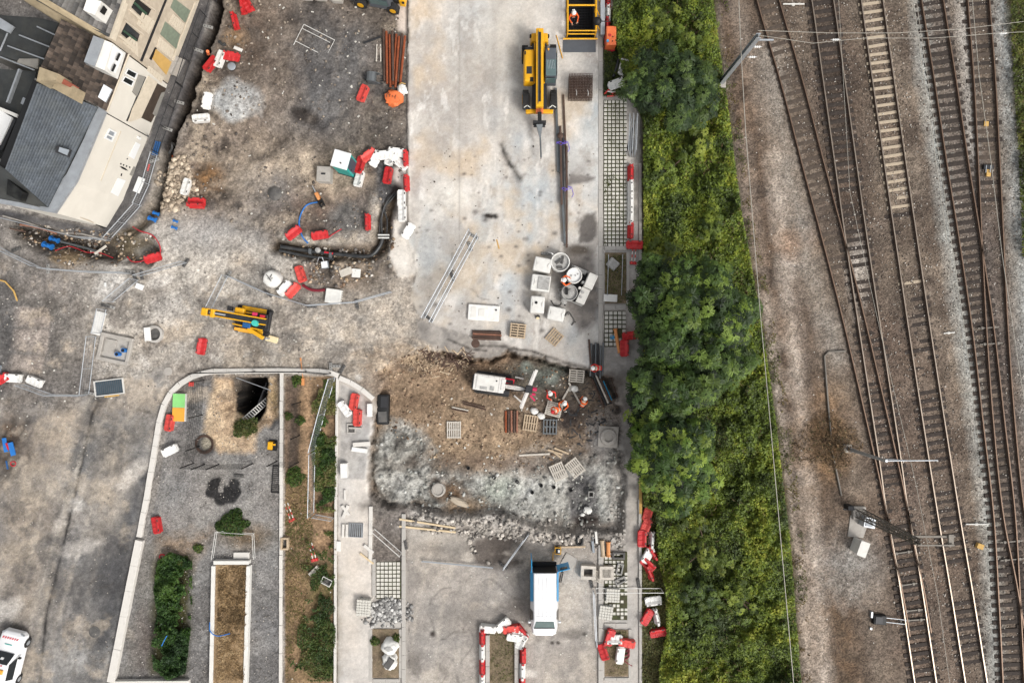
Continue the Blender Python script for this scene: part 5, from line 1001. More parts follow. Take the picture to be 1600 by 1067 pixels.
# ------------------------------------------------------------------ plastic barriers
mk('red', (200, 40, 44), rough=.5, var=.16, vs=3, dirt=.4, dirtc=(160, 104, 96)); mk('red_faded', (222, 76, 68), rough=.55, var=.14, vs=2.5, dirt=.3, dirtc=(176, 130, 120)); mk('plastic_white', (240, 238, 233), rough=.5, var=.08, vs=3, dirt=.4, dirtc=(190, 181, 168)); mk('cap_dark', (60, 56, 54), rough=.6)
def barrier_mesh(m):
    prof = [(-.22, 0), (.22, 0), (.22, .10), (.12, .27), (.10, .52), (.06, .58), (-.06, .58), (-.10, .52), (-.12, .27), (-.22, .10)]
    xs = [(-.52, 1), (-.44, 1), (-.42, .8), (-.24, .8), (-.22, 1), (-.10, 1), (-.08, .8), (.08, .8), (.10, 1), (.22, 1), (.24, .8), (.42, .8), (.44, 1), (.52, 1)]
    vs = []; n = len(prof); fs = []
    for x, k in xs:
        for y, z in prof: vs.append((x, y*(k if .1 < z < .55 else 1), z))
    for i in range(len(xs)-1):
        for j in range(n): fs.append((i*n+j, i*n+(j+1) % n, (i+1)*n+(j+1) % n, (i+1)*n+j)[::-1])
    fs += [tuple(range(n)), tuple(range((len(xs)-1)*n, len(xs)*n))[::-1]]
    b = MB(); b.add(vs, fs); b.box(.55, 0, .08, .08, .12, .42); b.box(-.55, .10, .08, .08, .06, .42); b.box(-.55, -.10, .08, .08, .06, .42)
    return b.mesh('barrier_body', m, bev=.006)
BBM = {'r': barrier_mesh(M['red']), 'f': barrier_mesh(M['red_faded']), 'w': barrier_mesh(M['plastic_white'])}
CAPM = MB().cyl((0, 0, 0), (0, 0, .025), .05, 10).mesh('cap', M['cap_dark']); SLOTM = MB().box(0, 0, 0, .16, .455, .07).mesh('slot', M['cap_dark'])
NMB = {'r': 'red', 'f': 'faded red', 'w': 'white'}
def barrier(c, px, py, ang, pose, where, z=None, roll=None):
    p = W(px, py); zz = gmax(px, py, 6) if z is None else z
    root = empty('plastic_barrier', (p.x, p.y, zz)); root.rotation_mode = 'ZYX' if False else 'XYZ'
    rx = {'u': 0, 's': 90, 'b': -90}[pose]+(random.uniform(-5, 5) if pose != 'u' else random.uniform(-2, 2))
    root.rotation_euler = (R(rx), R(random.uniform(-3, 3)), R(-ang))
    if pose != 'u': root.location.z += .2
    tag(root, f'{NMB[c]} plastic barrier {where}', 'barrier', 'red and white plastic barriers around the site')
    put('body', BBM[c], root)
    for s in (-1, 1): put('filler_cap', CAPM, root, (s*.3, 0, .575)); put('forklift_slot', SLOTM, root, (s*.33, 0, .015))
    return root
BL = [
 ('r', 382, 14, 80, 'u', 'at the top edge, left one of the leaning pair'), ('r', 395, 8, 60, 's', 'at the top edge, right one of the leaning pair'), ('r', 369, 37, 76, 'u', 'standing alone below the pair at the top edge'),
 ('r', 366, 86, 10, 's', 'above the round white lid near the street trench'), ('r', 336, 106, 128, 's', 'left of the round white lid beside the street trench'), ('w', 352, 98, 112, 's', 'touching the round white lid'),
 ('w', 322, 160, 102, 'b', 'on the dirt left of the pale sand heap'), ('w', 319, 194, -6, 'b', 'below and left of the pale sand heap'), ('f', 575, 153, 112, 's', 'beside the excavator bucket and orange bag'),
 ('w', 301, 296, 106, 's', 'lying above the red pair on the rubble'), ('r', 313, 312, 2, 's', 'upper of the red pair lying on the rubble'), ('r', 312, 323, 2, 'u', 'lower of the red pair lying on the rubble'),
 ('r', 457, 360, -38, 's', 'lying left of the blue hose in the yard'), ('r', 500, 362, -8, 's', 'lying right of the blue hose in the yard'), ('r', 575, 348, 90, 'u', 'standing on the pale rim at the corner of the pipe trench'),
 ('f', 575, 241, -36, 's', 'right of the portable toilet, uppermost of the heap'), ('w', 584, 248, -62, 's', 'between the red one and the white one right of the toilet'), ('w', 601, 240, -5, 's', 'lying level in the heap right of the toilet'),
 ('r', 570, 262, 106, 's', 'just right of the toilet, below the faded one'), ('w', 568, 282, 104, 's', 'lowest of the heap right of the toilet'), ('w', 622, 235, 8, 's', 'topmost white one at the slab edge heap'), ('w', 617, 250, 110, 's', 'leaning under the topmost white one at the slab edge'),
 ('w', 622, 262, 40, 'b', 'lying across at the slab edge heap'), ('r', 634, 250, 88, 'u', 'against the slab edge beside the white heap'), ('r', 613, 277, 100, 's', 'on the upper end of the pale screed strip'), ('r', 636, 288, 88, 'u', 'second red one down along the slab edge'),
 ('w', 635, 312, 90, 's', 'third down along the slab edge'), ('w', 636, 335, 90, 's', 'fourth down along the slab edge'), ('w', 634, 359, -58, 's', 'turned askew at the lower end of the slab edge row'),
 ('r', 240, 398, -16, 's', 'in the pit mouth with the red cable'), ('f', 477, 427, 72, 's', 'beside the open pipe hole'), ('f', 455, 450, -48, 's', 'beside the large round white bag'), ('w', 443, 447, -48, 's', 'squeezed between the round white bag and a red one'),
 ('r', 312, 540, -80, 's', 'alone on the crossing below the yellow drill rig'), ('r', 4, 587, -30, 's', 'cut by the left picture edge'), ('w', 26, 584, 4, 's', 'next to the red one at the left picture edge'), ('w', 61, 590, 22, 's', 'right of its white neighbour near the left picture edge'),
 ('f', 273, 661, 100, 's', 'under the green and orange box'), ('w', 266, 697, -26, 's', 'alone inside the curved kerb'), ('r', 253, 818, 80, 's', 'on the gravel inside the long kerb'),
 ('w', 546, 634, 55, 's', 'on the walk beside two faded red ones'), ('f', 561, 628, 100, 's', 'upper faded one on the walk by the black container'), ('f', 566, 652, 92, 's', 'lower faded one on the walk by the black container'),
 ('r', 949, 3, 90, 'u', 'topmost beside the trench with the yellow rail'), ('w', 949, 24, 90, 'u', 'second beside the trench with the yellow rail'), ('r', 948, 44, 92, 'u', 'just above the orange generator'),
 ('w', 967, 106, -76, 's', 'thrown under the dark bluish tree, upper one'), ('w', 960, 128, -20, 's', 'thrown under the dark bluish tree, lower one'),
 ('r', 985, 272, 90, 'u', 'first of the row beside the long paver bed'), ('w', 985, 296, 90, 'u', 'second of the row beside the long paver bed'), ('w', 985, 319, 90, 'u', 'third of the row beside the long paver bed'), ('w', 985, 341, 92, 'u', 'fourth of the row beside the long paver bed'), ('r', 985, 361, 91, 'u', 'fifth of the row beside the long paver bed'), ('r', 991, 377, 2, 's', 'lying across the end of the paver bed row'),
 ('r', 984, 518, -8, 's', 'lying at the foot of the big trees'), ('r', 981, 544, 90, 's', 'beside the orange clay pipe near the big trees'), ('r', 994, 452, -60, 's', 'half hidden under the big tree on the footpath'),
 ('f', 1018, 802, 106, 's', 'highest of the heap on the verge'), ('f', 1014, 824, 112, 's', 'second of the heap on the verge'), ('r', 1008, 840, 92, 's', 'third of the heap on the verge'), ('w', 1018, 842, 94, 'u', 'standing beside the third red one on the verge'), ('w', 1006, 863, -62, 's', 'white one at the middle of the verge heap'),
 ('r', 1019, 862, 58, 'u', 'right of the white one in the verge heap'), ('r', 1016, 876, 42, 's', 'across the lower part of the verge heap'), ('r', 1014, 893, 68, 'u', 'lowest of the heap on the verge'),
 ('w', 1021, 943, -8, 'b', 'lying flat below the fence panel on the verge'), ('w', 1025, 962, 78, 'u', 'standing below the flat white one on the verge'), ('r', 1005, 959, -60, 's', 'on the footpath edge below the fence panel'), ('r', 1027, 981, -10, 's', 'lowest and rightmost on the verge'),
 ('r', 946, 991, -72, 's', 'upper left in the lower tree pit'), ('f', 980, 996, 12, 's', 'upper right in the lower tree pit'), ('w', 959, 1002, 0, 'b', 'between the red ones in the lower tree pit'), ('r', 948, 1014, 72, 's', 'left of the red hose coils in the lower tree pit'), ('w', 962, 1020, -82, 's', 'lowest in the lower tree pit'),
 ('r', 754, 993, 90, 'u', 'topmost on the left side of the traffic island'), ('w', 754, 1017, 90, 'u', 'second on the left side of the traffic island'), ('r', 754, 1040, 90, 'u', 'third on the left side of the traffic island'), ('w', 754, 1063, 90, 'u', 'lowest on the left side of the traffic island'),
 ('w', 763, 974, 6, 's', 'at the upper left corner of the traffic island'), ('w', 782, 969, -40, 's', 'slanting at the head of the traffic island'), ('f', 798, 974, -6, 's', 'at the head of the traffic island'), ('r', 819, 982, 52, 's', 'turning the upper right corner of the island'), ('w', 806, 987, 10, 's', 'thrown inside the head of the island'), ('w', 810, 994, 30, 'b', 'lying under another inside the head of the island'),
 ('w', 820, 1001, 112, 's', 'below the corner on the right side of the island'), ('r', 817, 1023, 90, 'u', 'second from the corner on the right side of the island'), ('w', 816, 1046, 90, 'u', 'third from the corner on the right side of the island'), ('r', 816, 1068, 90, 'u', 'last on the right side of the island'),
]
for c, px, py, a, pose, wh in BL:
    barrier(c, px, py, a, pose, wh, None)
# ------------------------------------------------------------------ fence panels and feet
mk('rubber', (92, 90, 88), rough=.9, var=.25, dirt=.4, dirtc=(140, 134, 126)); mk('foot_grey', (150, 148, 144), rough=.9, var=.2, dirt=.3, dirtc=(120, 115, 108)); mk('pole_white', (226, 224, 218), rough=.5, var=.08)
def foot_mesh(m): return MB().box(0, 0, 0, .70, .22, .12, tx=.94, ty=.9).mesh('foot', m, bev=.015)
FT = {'d': foot_mesh(M['rubber']), 'g': foot_mesh(M['foot_grey'])}; HOLEM = MB().cyl((0, 0, 0), (0, 0, .128), .035, 8).mesh('socket', M['black'])
def foot(px, py, ang, where, c='g'):
    p = W(px, py); r = tag(empty('fence_footing', (p.x, p.y, gmax(px, py, 4)), -ang), 'concrete fence foot block '+where if c == 'g' else 'dark rubber fence foot '+where, 'fence foot', 'fence feet')
    put('block', FT[c], r)
    for s in (-.2, 0, .2): put('socket', HOLEM, r, (s, 0, 0))
PANM = {}
def panel(p, q, label, h=2.0, m='galv', mesh=True, lie=False, z=0.0, tilt=0, dens=.14, group='wire mesh fence panels', r=.028):
    a, b = W(*p), W(*q); za, zb = gz(a.x, a.y), gz(b.x, b.y); d = b-a; L = d.xy.length
    t = tag(empty('mesh_fence', (a.x, a.y, (za+zb)/2+z+.08), math.degrees(math.atan2(d.y, d.x))), label, 'fence panel', group)
    t.rotation_euler = (R(tilt if not lie else 88), 0, math.atan2(d.y, d.x))
    key = (round(L, 1), h, m, mesh, dens)
    if key not in PANM:
        fr = MB().cyl((0, 0, 0), (0, 0, h), r, 8).cyl((L, 0, 0), (L, 0, h), r, 8).cyl((0, 0, h-.03), (L, 0, h-.03), r, 8).cyl((0, 0, .1), (L, 0, .1), r, 8).mesh('panel_frame', M[m], smooth=True)
        w = MB(); n = int(L/dens); k = int(h/.26)
        for i in range(1, n): w.box(L*i/n, 0, .1, .006, .006, h-.13)
        for i in range(1, k): w.box(L/2, 0, .1+(h-.13)*i/k, L, .006, .006)
        PANM[key] = (fr, w.mesh('wire_mesh', M[m]))
    put('frame', PANM[key][0], t)
    if mesh: put('wire_mesh', PANM[key][1], t)
    return t
def run(pts, labelf, h, **kw):
    for k, (a, b) in enumerate(zip(pts, pts[1:])): panel(a, b, labelf[k] if isinstance(labelf, list) else labelf, h, **kw)
# low barriers along the trench and the houses
ORD = ['first', 'second', 'third', 'fourth', 'fifth', 'sixth', 'seventh', 'eighth', 'ninth']
pt = [(338, -20), (324, 28), (312, 62), (299, 100), (287, 137), (274, 172), (263, 203), (250, 240)]
run(pt, [f'low mesh barrier beside the street trench, {ORD[k]} from the top edge' for k in range(7)], 1.05, m='steel_dark', dens=.11)
for k, (x, y, a) in enumerate(((326, 43, 15), (311, 80, 20), (281, 161, 15), (264, 203, 20), (244, 252, -20))): foot(x, y, a, f'beside the street trench, {ORD[k]} from the top edge')
run([(249, 245), (236, 290), (221, 322), (196, 350), (174, 374)], [f'low mesh barrier round the cream corner house, {ORD[k]} from the blue pipes' for k in range(4)], 1.0)
run([(172, 376), (125, 372), (70, 358), (0, 340)], [f'low mesh barrier between the corner house and the pipe pit, {ORD[k]} from the corner' for k in range(3)], 1.0)
run([(-20, 374), (20, 396), (66, 418)], ['mesh fence panel at the left edge above the asphalt patches', 'mesh fence panel left of the pit with the blue valve'], 1.1); run([(75, 421), (140, 426), (206, 428)], ['mesh fence panel in front of the sandy heap', 'mesh fence panel right of the sandy heap'], 1.1)
run([(220, 432), (293, 411)], 'mesh fence panel pointing to the crossing from the pit', 1.0); foot(291, 411, -55, 'at the far end of the panel pointing to the crossing', 'd'); foot(76, 420, 90, 'in front of the sandy heap'); foot(222, 430, 85, 'where four panels meet below the pit', 'd'); foot(211, 432, 70, 'left of where four panels meet below the pit', 'd'); foot(204, 425, 5, 'lying spare where the panels meet'); foot(27, 390, -20, 'at the left pit corner', 'd')
run([(218, 438), (178, 472)], 'mesh fence panel slanting down from the meeting point', 1.3); run([(168, 484), (160, 520)], 'mesh fence panel beside the standing white board', 1.2); foot(173, 479, 20, 'at the end of the slanting panel'); foot(166, 478, 15, 'spare beside the slanting panel', 'd')
run([(152, 526), (146, 575), (141, 615)], ['mesh fence panel left of the manhole frame, upper', 'mesh fence panel left of the manhole frame, lower'], 1.2); foot(142, 614, 10, 'near the blue grey ribbed board')
run([(138, 617), (85, 616), (40, 600)], ['mesh fence panel under the two white barriers', 'mesh fence panel at the left edge excavation'], 1.1)
run([(330, 487), (358, 432)], 'mesh fence panel left of the yellow drill rig', 1.1); foot(358, 430, -55, 'above the yellow drill rig'); run([(362, 433), (418, 458), (480, 477)], ['mesh fence panel above the yellow drill rig', 'mesh fence panel below the round white bag'], .8, mesh=True); foot(420, 459, 40, 'below the round white bag', 'd'); foot(488, 479, 2, 'right of the yellow drill rig', 'd')
run([(482, 478), (556, 473), (613, 457)], ['mesh fence panel under the white slab bag', 'mesh fence panel reaching the broken ground'], .9); foot(558, 475, 80, 'at the right end of the white slab bag', 'd')
run([(664, 498), (700, 432), (735, 366)], ['mesh fence panel on the concrete slab, lower of the slanting pair', 'mesh fence panel on the concrete slab, upper of the slanting pair'], 2.0, dens=.12)
run([(676, 504), (711, 438), (747, 372)], ['mesh fence panel on the concrete slab, lower of the second slanting row', 'mesh fence panel on the concrete slab, upper of the second slanting row'], 2.0, dens=.12)
for x, y, a, c, w_ in ((741, 370, 30, 'g', 'at the upper end of the slanting pair'), (735, 386, 70, 'g', 'second at the upper end of the slanting pair'), (707, 432, 70, 'd', 'between the slanting pair'), (670, 497, 40, 'd', 'at the lower end of the slanting pair'), (853, 397, 3, 'g', 'above the white tanks'), (373, 743, 5, 'd', 'above the black tar patch')): foot(x, y, a, w_, c)
run([(524, 590), (508, 645), (494, 700)], ['mesh fence panel along the garden strip, upper', 'mesh fence panel along the garden strip, middle'], 1.9); run([(493, 705), (491, 800)], 'mesh fence panel along the garden strip, lower', 1.6); run([(494, 803), (522, 808)], 'short mesh panel closing the garden strip fence', 1.0)
foot(525, 572, 2, 'spare, with two more at the kerb tip', 'g'); foot(535, 577, -60, 'stacked at the kerb tip', 'd'); foot(517, 574, 88, 'upright at the kerb tip', 'g')
run([(786, 886), (825, 832)], 'mesh fence panel over the dark patch, slanting', .5); foot(823, 836, -60, 'at the top of the slanting panel over the dark patch', 'd'); foot(787, 884, 40, 'at the foot of the slanting panel over the dark patch', 'd')
run([(930, 918), (1032, 918)], 'mesh fence panel across the footpath', 1.0, mesh=False, m='pole_white'); foot(924, 910, 80, 'at the left end of the panel across the footpath', 'd'); foot(998, 911, 80, 'right of the panel across the footpath', 'd'); run([(930, 1000), (926, 920)], 'mesh fence panel along the lane kerb by the van', 1.0, mesh=False)
run([(586, 825), (628, 862)], 'mesh fence panel over the bare soil by the walk', 1.0, mesh=False, m='pole_white'); foot(634, 850, 80, 'on the kerb beside the bare soil', 'd')
run([(335, 870), (341, 828), (398, 832), (400, 870)], ['thin white frame panel left of the shrub enclosure', 'thin white frame panel above the shrub enclosure', 'thin white frame panel right of the shrub enclosure'], .45, mesh=False, m='pole_white', r=.018)
run([(660, 875), (770, 885)], 'flat mesh panel half buried in the lane dust', .3, mesh=False)
# flat lying white frame in the yard
t = thing('tubular_barrier', 'white tubular frame lying flat on the grey gravel heap', 'frame', 495, 68, 27)
MB().tube([(-1.2, -.65, .06), (1.2, -.65, .06), (1.2, .65, .06), (-1.2, .65, .06)], .028, 8, True).build('frame', M['pole_white'], t, 0, True); MB().cyl((-1.15, .35, .06), (1.0, .35, .06), .022).build('crossbar', M['pole_white'], t)
for s in (-1, 1): MB().cyl((s*1.2, -.65, .05), (s*1.2, -.95, .05), .024).build('leg', M['pole_white'], t)
# stack of panels leaning beside the paver bed
for k in range(3): panel((985+k*3, 246), (987+k*3, 192), f'galvanised site fence panel leaning by the paver bed, {["inner", "middle", "outer"][k]} of three', 1.9, tilt=-14+k*4, dens=.2)
MB0 = MB()
for k in range(6): MB0.box(-.1+.04*k, .3*math.sin(k), .1*k*.2, .12, 1.6-.1*k, .05, rz=3*k-6)
simple('fence_clips', 'stack of steel fence brackets on the pale footpath strip', 'brackets', MB0, M['steel_dark'], 985, 222, 8)
# rigid black mesh fence round the shaft
def blackfence(pts, label):
    P = [G(*p) for p in pts]; o = P[0]; t = tag(empty('rigid_mesh_fence', o), label, 'fence', 'rigid black fences round the shaft')
    for p in P: d = p-o; MB().box(d.x, d.y, d.z, .06, .06, 2.05).build('post', M['black'], t)
    for a, b_ in zip(P, P[1:]):
        d = b_-a; L = d.xy.length; w = MB(); n = int(L/.10); an = math.degrees(math.atan2(d.y, d.x))
        for i in range(1, n): c = a-o+d*(i/n); w.box(c.x, c.y, c.z+.08, .008, .008, 1.9, rz=an)
        for i in range(8): c = (a+b_)/2-o; w.box(c.x, c.y, c.z+.1+i*.27, L, .012, .012, rz=an)
        w.build('mesh_sheet', M['black'], t)
blackfence([(319, 594), (316, 648), (309, 698), (303, 723), (320, 725), (342, 725), (395, 724)], 'rigid black mesh fence left of and below the shaft'); blackfence([(433, 720), (466, 722), (468, 680), (470, 628)], 'rigid black mesh fence standing in the garden strip'); blackfence([(316, 582), (400, 580), (480, 580), (518, 583)], 'rigid black mesh fence along the curved kerb top')
t = thing('fence_gate', 'black steel gate leaf lying on the gravel next to the garden strip kerb', 'gate', 432, 748, 4)
MB().box(0, .95, .03, .55, .05, .05).box(0, -.95, .03, .55, .05, .05).box(.27, 0, .03, .05, 1.9, .05).box(-.27, 0, .03, .05, 1.9, .05).build('frame', M['black'], t)
for k in range(14): MB().box(0, -.87+k*.134, .04, .5, .03, .03).build('bar', M['black'], t)
# ------------------------------------------------------------------ pallets, pipes, bars, small gear
mk('wood', (196, 174, 146), rough=.85, var=.25, vs=3, dirt=.4, dirtc=(140, 124, 106)); mk('wood_grey', (206, 198, 186), rough=.9, var=.25, vs=3, dirt=.4, dirtc=(132, 124, 112)); mk('wood_red', (150, 104, 84), rough=.85, var=.3, vs=3, dirt=.4, dirtc=(110, 92, 80)); mk('rust', (150, 78, 46), rough=.8, metal=.2, var=.35, vs=2, dirt=.5, dirtc=(92, 58, 44)); mk('timber_pale', (222, 200, 164), rough=.85, var=.15, vs=2, dirt=.3, dirtc=(170, 150, 124)); mk('rust_dark', (94, 74, 64), rough=.8, metal=.2, var=.35, vs=2.5, dirt=.4, dirtc=(70, 56, 52))
mk('steel_grey', (112, 116, 118), rough=.5, metal=.5, var=.2); mk('yellow', (238, 176, 28), rough=.4, var=.08, vs=2, dirt=.25, dirtc=(168, 128, 60)); mk('tyre', (38, 38, 39), rough=.9, var=.2, dirt=.4, dirtc=(96, 90, 84)); mk('machine_grey', (88, 92, 98), rough=.5, var=.1); mk('blue', (40, 118, 196), rough=.5, var=.12); mk('blue_pipe', (36, 92, 150), rough=.45, var=.15); mk('sky_blue', (60, 170, 220), rough=.35, var=.05); mk('orange', (232, 120, 66), rough=.5, var=.12, dirt=.2); mk('orange_pipe', (222, 150, 92), rough=.7, var=.1)
mk('teal', (44, 168, 158), rough=.5, var=.08); mk('teal_dark', (64, 82, 92), rough=.5, var=.1); mk('purple', (120, 96, 220), rough=.6); mk('green_lid', (148, 220, 132), rough=.5, var=.05); mk('orange_lid', (244, 174, 66), rough=.5, var=.06); mk('black_pipe', (46, 48, 50), rough=.4, var=.2, dirt=.35, dirtc=(120, 116, 110)); mk('red_hose', (196, 28, 48), rough=.45); mk('maroon', (124, 30, 44), rough=.5, var=.15); mk('bag', (232, 230, 224), rough=.85, var=.10, vs=3, dirt=.3, dirtc=(180, 172, 160), bump=.5, bs=9); mk('grey_slurry', (176, 174, 170), rough=.6, var=.3, vs=4, dirt=.5, dirtc=(110, 108, 104)); mk('skin', (206, 160, 132), rough=.6); mk('hivis', (240, 104, 40), rough=.7, var=.1); mk('hivis_red', (222, 62, 52), rough=.7, var=.1); mk('reflect', (226, 226, 206), rough=.4); mk('trouser', (50, 54, 66), rough=.85, var=.15); mk('boot', (44, 36, 30), rough=.8); mk('helmet', (246, 246, 242), rough=.3, var=.03)
PLM = {}
def pallet(px, py, ang, label, m='wood_grey', n=1, L=1.2, Wd=1.0, boards=7, z=None, dz=.13):
    t = thing('pallet', label, 'pallet', px, py, ang, 'timber pallets on the site', z, 8)
    k = (m, L, Wd, boards)
    if k not in PLM: PLM[k] = (MB().box(0, 0, 0, .09, L, .022).mesh('board', M[m], bev=.004), MB().box(0, 0, 0, Wd, .09, .08).mesh('stringer', M[m], bev=.004))
    for j in range(n):
        for i in range(boards): put('board', PLM[k][0], t, (-Wd/2+.05+(Wd-.1)*i/(boards-1), random.uniform(-.01, .01), j*dz+.105), (0, 0, random.uniform(-.01, .01)))
        for i in range(3): put('stringer', PLM[k][1], t, (0, -L/2+.06+(L-.12)*i/2, j*dz+.022))
        for i in (0, boards//2, boards-1): put('board', PLM[k][0], t, (-Wd/2+.05+(Wd-.1)*i/(boards-1), 0, j*dz))
    return t
pallet(708, 673, 0, 'pale pallet lying alone in the middle of the brown excavation'); pallet(902, 588, 95, 'pale pallet under the broken slab edge in the pit', L=1.1, Wd=.9, boards=6); pallet(866, 640, 105, 'pale pallet under the two workers in the pit', L=1.15, boards=8); pallet(829, 662, 8, 'brownish pallet right of the rusty beams', 'wood', L=1.15, boards=6)
pallet(873, 738, -24, 'pale pallet on the grey mud, left one of two'); pallet(899, 732, -38, 'pale pallet on the grey mud, right one of two', L=1.2, boards=7); pallet(866, 527, 40, 'pallet lying askew on the broken slab corner', 'wood', L=1.0, Wd=.95, boards=6); pallet(809, 517, 96, 'stack of timber pallets on the slab next to the rusty bars', 'wood', 3, 1.1, 1.0, 6)
pallet(860, 668, 2, 'dark grid pallet soaked with mud below the workers', 'steel_grey', L=1.1, boards=5)
def bars(name, label, cat, px, py, ang, n, L, r, gap, m, jit=.15, layers=1, child='bar', z=None, group=None, hollow=False):
    t = thing(name, label, cat, px, py, ang, group, z, 6)
    for j in range(layers):
        for i in range(n-j):
            dx = random.uniform(-jit, jit); y = (i-(n-1-j)/2)*gap
            o = MB().cyl((-L/2, 0, 0), (L/2, 0, 0), r, 10).build(child, M[m] if isinstance(m, str) else M[m[i % len(m)]], t, 0, True); o.location = (dx, y, r+j*r*1.75+.005); o.rotation_euler = (0, 0, random.uniform(-.015, .015))
            if hollow: h = MB().cyl((-L/2-.004, 0, 0), (L/2+.004, 0, 0), r*.78, 10).build('bore', M['black'], o)
    return t
for i in range(8):
    x0 = 601+i*4.6; y0, y1 = 50+(i % 3)*3+i*1.2, 130+(i*5) % 14
    a, b_ = W(x0+1.2*(i > 3), y0), W(x0-(i*.9 if i > 3 else -1.2), y1); d = b_-a
    o = MB().cyl((0, 0, 0), (d.length, 0, 0), .085, 12).build('steel_pipe', M['rust' if i % 3 else 'rust_dark'], None, 0, True); o.location = (a.x, a.y, gmax(615, 100, 18)+.08+(.1 if i % 2 else 0)); o.rotation_euler = (0, 0, math.atan2(d.y, d.x))
    MB().cyl((-.005, 0, 0), (.02, 0, 0), .066, 10).build('bore', M['black'], o); tag(o, f'long rusty steel pipe by the slab edge, {ORD[i]} from the left', 'pipe', 'rusty steel pipes')
for i in range(2):
    o = MB().box(0, 0, 0, .09, 1.2, .06).build('timber_batten', M['wood_grey'], None, .005); p = G(590+i*6, 86, .03); o.location = p; o.rotation_euler = (0, 0, R(-2+3*i)); tag(o, f'pale timber batten beside the rusty pipes, {["left", "right"][i]} one', 'batten', 'battens')
simple('steel_bar', 'dark steel bar sticking out left of the rusty pipes', 'bar', MB().box(0, 0, .05, 1.3, .1, .1), M['steel_dark'], 583, 66, -20)
t = thing('excavator_bucket', 'worn steel excavator bucket lying against the rusty pipes', 'bucket', 585, 127, 4)
b = MB()
for k in range(7): a0, a1 = R(-20+k*30), R(10+k*30); b.add([(.0+.36*math.cos(a0)-.1, -.32, .36+.34*math.sin(a0)-.0), (.36*math.cos(a1)-.1, -.32, .36+.34*math.sin(a1)), (.36*math.cos(a1)-.1, .32, .36+.34*math.sin(a1)), (.36*math.cos(a0)-.1, .32, .36+.34*math.sin(a0))], [(0, 1, 2, 3)])
b.build('shell', M['steel_grey'], t); MB().prism([(-.4, 0), (.3, .05), (.55, .3), (.2, .62), (-.3, .6)], -.34, -.31, Matrix.Rotation(R(90), 4, 'X')).prism([(-.4, 0), (.3, .05), (.55, .3), (.2, .62), (-.3, .6)], .31, .34, Matrix.Rotation(R(90), 4, 'X')).build('side_plate', M['steel_grey'], t)
for k in range(4): MB().box(.6, -.26+k*.17, .08, .18, .07, .05).build('tooth', M['steel_dark'], t)
MB().box(-.5, .1, .1, .18, .07, .4).box(-.5, -.1, .1, .18, .07, .4).cyl((-.5, -.16, .4), (-.5, .16, .4), .04).build('hitch', M['steel_dark'], t)
def blob(name, label, cat, px, py, rx, ry, h, m, ang=0, seed=1, nz=.18, group=None, z=None, flat=.6):
    t = thing(name, label, cat, px, py, ang, group, z, 4); b = MB(); n, k = 18, 6; vs = []; fs = []
    for j in range(k+1):
        v = j/k*math.pi/2
        for i in range(n):
            u = 2*math.pi*i/n; f = 1+nz*2*(float(vn(np.array([math.cos(u)*3+j*.7]), np.array([math.sin(u)*3]), 1.0, seed)[0])-.5)
            c = max(math.cos(v), .02)**flat; vs.append((rx*c*f*math.cos(u), ry*c*f*math.sin(u), h*math.sin(v)**.7*(1+.3*(f-1))))
    for j in range(k):
        for i in range(n): fs.append((j*n+i, j*n+(i+1) % n, (j+1)*n+(i+1) % n, (j+1)*n+i))
    fs.append(tuple(range(k*n, k*n+n))); b.add(vs, fs); b.build('sack', m, t, 0, True); return t
t = blob('big_bag', 'crumpled orange bulk bag at the end of the rusty pipes', 'bag', 616, 157, .62, .58, .55, M['orange'], 20, 3, .3); 
for k in range(4): MB().tube([(-.4+.22*k, -.35, .35), (-.38+.2*k, .0, .6), (-.3+.15*k, .3, .4)], .02, 5).build('strap', M['rust_dark'], t)
t = blob('big_bag', 'small white sack leaning beside the orange bulk bag', 'bag', 630, 143, .34, .34, .5, M['bag'], 0, 5, .25); MB().tube([(-.2, .25, .4), (0, .35, .5), (.25, .3, .4)], .03, 5).build('strap', M['ochre'], t)
# long steel bars on the slab
def longbar(p, q, r, m, label, z=.02):
    a, b_ = W(*p), W(*q); d = b_-a; o = MB().box(d.length/2, 0, 0, d.length, r*2, r*1.6).build('steel_section', M[m], None, .004); o.location = (a.x, a.y, gmax(878, 260, 6)+z); o.rotation_euler = (0, 0, math.atan2(d.y, d.x)); return tag(o, label, 'steel bar', 'long steel sections on the slab')
longbar((868, 140), (872, 270), .085, 'steel_grey', 'grey steel section beside the telehandler, upper length'); longbar((872, 200), (882, 381), .075, 'steel_grey', 'grey steel section reaching lowest towards the tanks', .12); longbar((880, 150), (886, 290), .06, 'rust_dark', 'brown steel rod starting by the rebar cage'); longbar((885, 230), (885, 388), .065, 'rust_dark', 'brown steel rod ending at the wet patch', .12); longbar((875, 200), (877, 322), .07, 'rust_dark', 'brown steel tube inside the strapped bundle', .25); longbar((879, 210), (880, 326), .06, 'steel_dark', 'dark steel tube inside the strapped bundle', .02)
t = thing('coupling', 'rusty round coupling on the strapped steel bundle', 'coupling', 875, 215, 0); MB().lathe(0, 0, [(.05, .1), (.2, .12), (.22, .3), (.12, .42), (.05, .44)], 12).build('body', M['rust_dark'], t, 0, True); MB().box(0, .2, .28, .2, .06, .06).build('lug', M['rust_dark'], t)
for px, py, w_ in ((876, 227, 'upper'), (882, 298, 'lower')):
    t = thing('strap', f'purple lifting strap round the steel bundle, {w_} one', 'strap', px, py, 0, 'purple straps', gmax(px, py, 4)); MB().tube([(-.35, .0, .3), (-.1, .1, .42), (.2, -.05, .42), (.42, .05, .3), (.3, .2, .2), (.0, -.15, .42), (-.3, .12, .33)], .022, 5).build('loop', M['purple'], t); MB().tube([(.1, .3, .1), (.5, .2, .02), (.62, -.3, .02), (.5, -.5, .02)], .02, 5).build('tail', M['purple'], t)
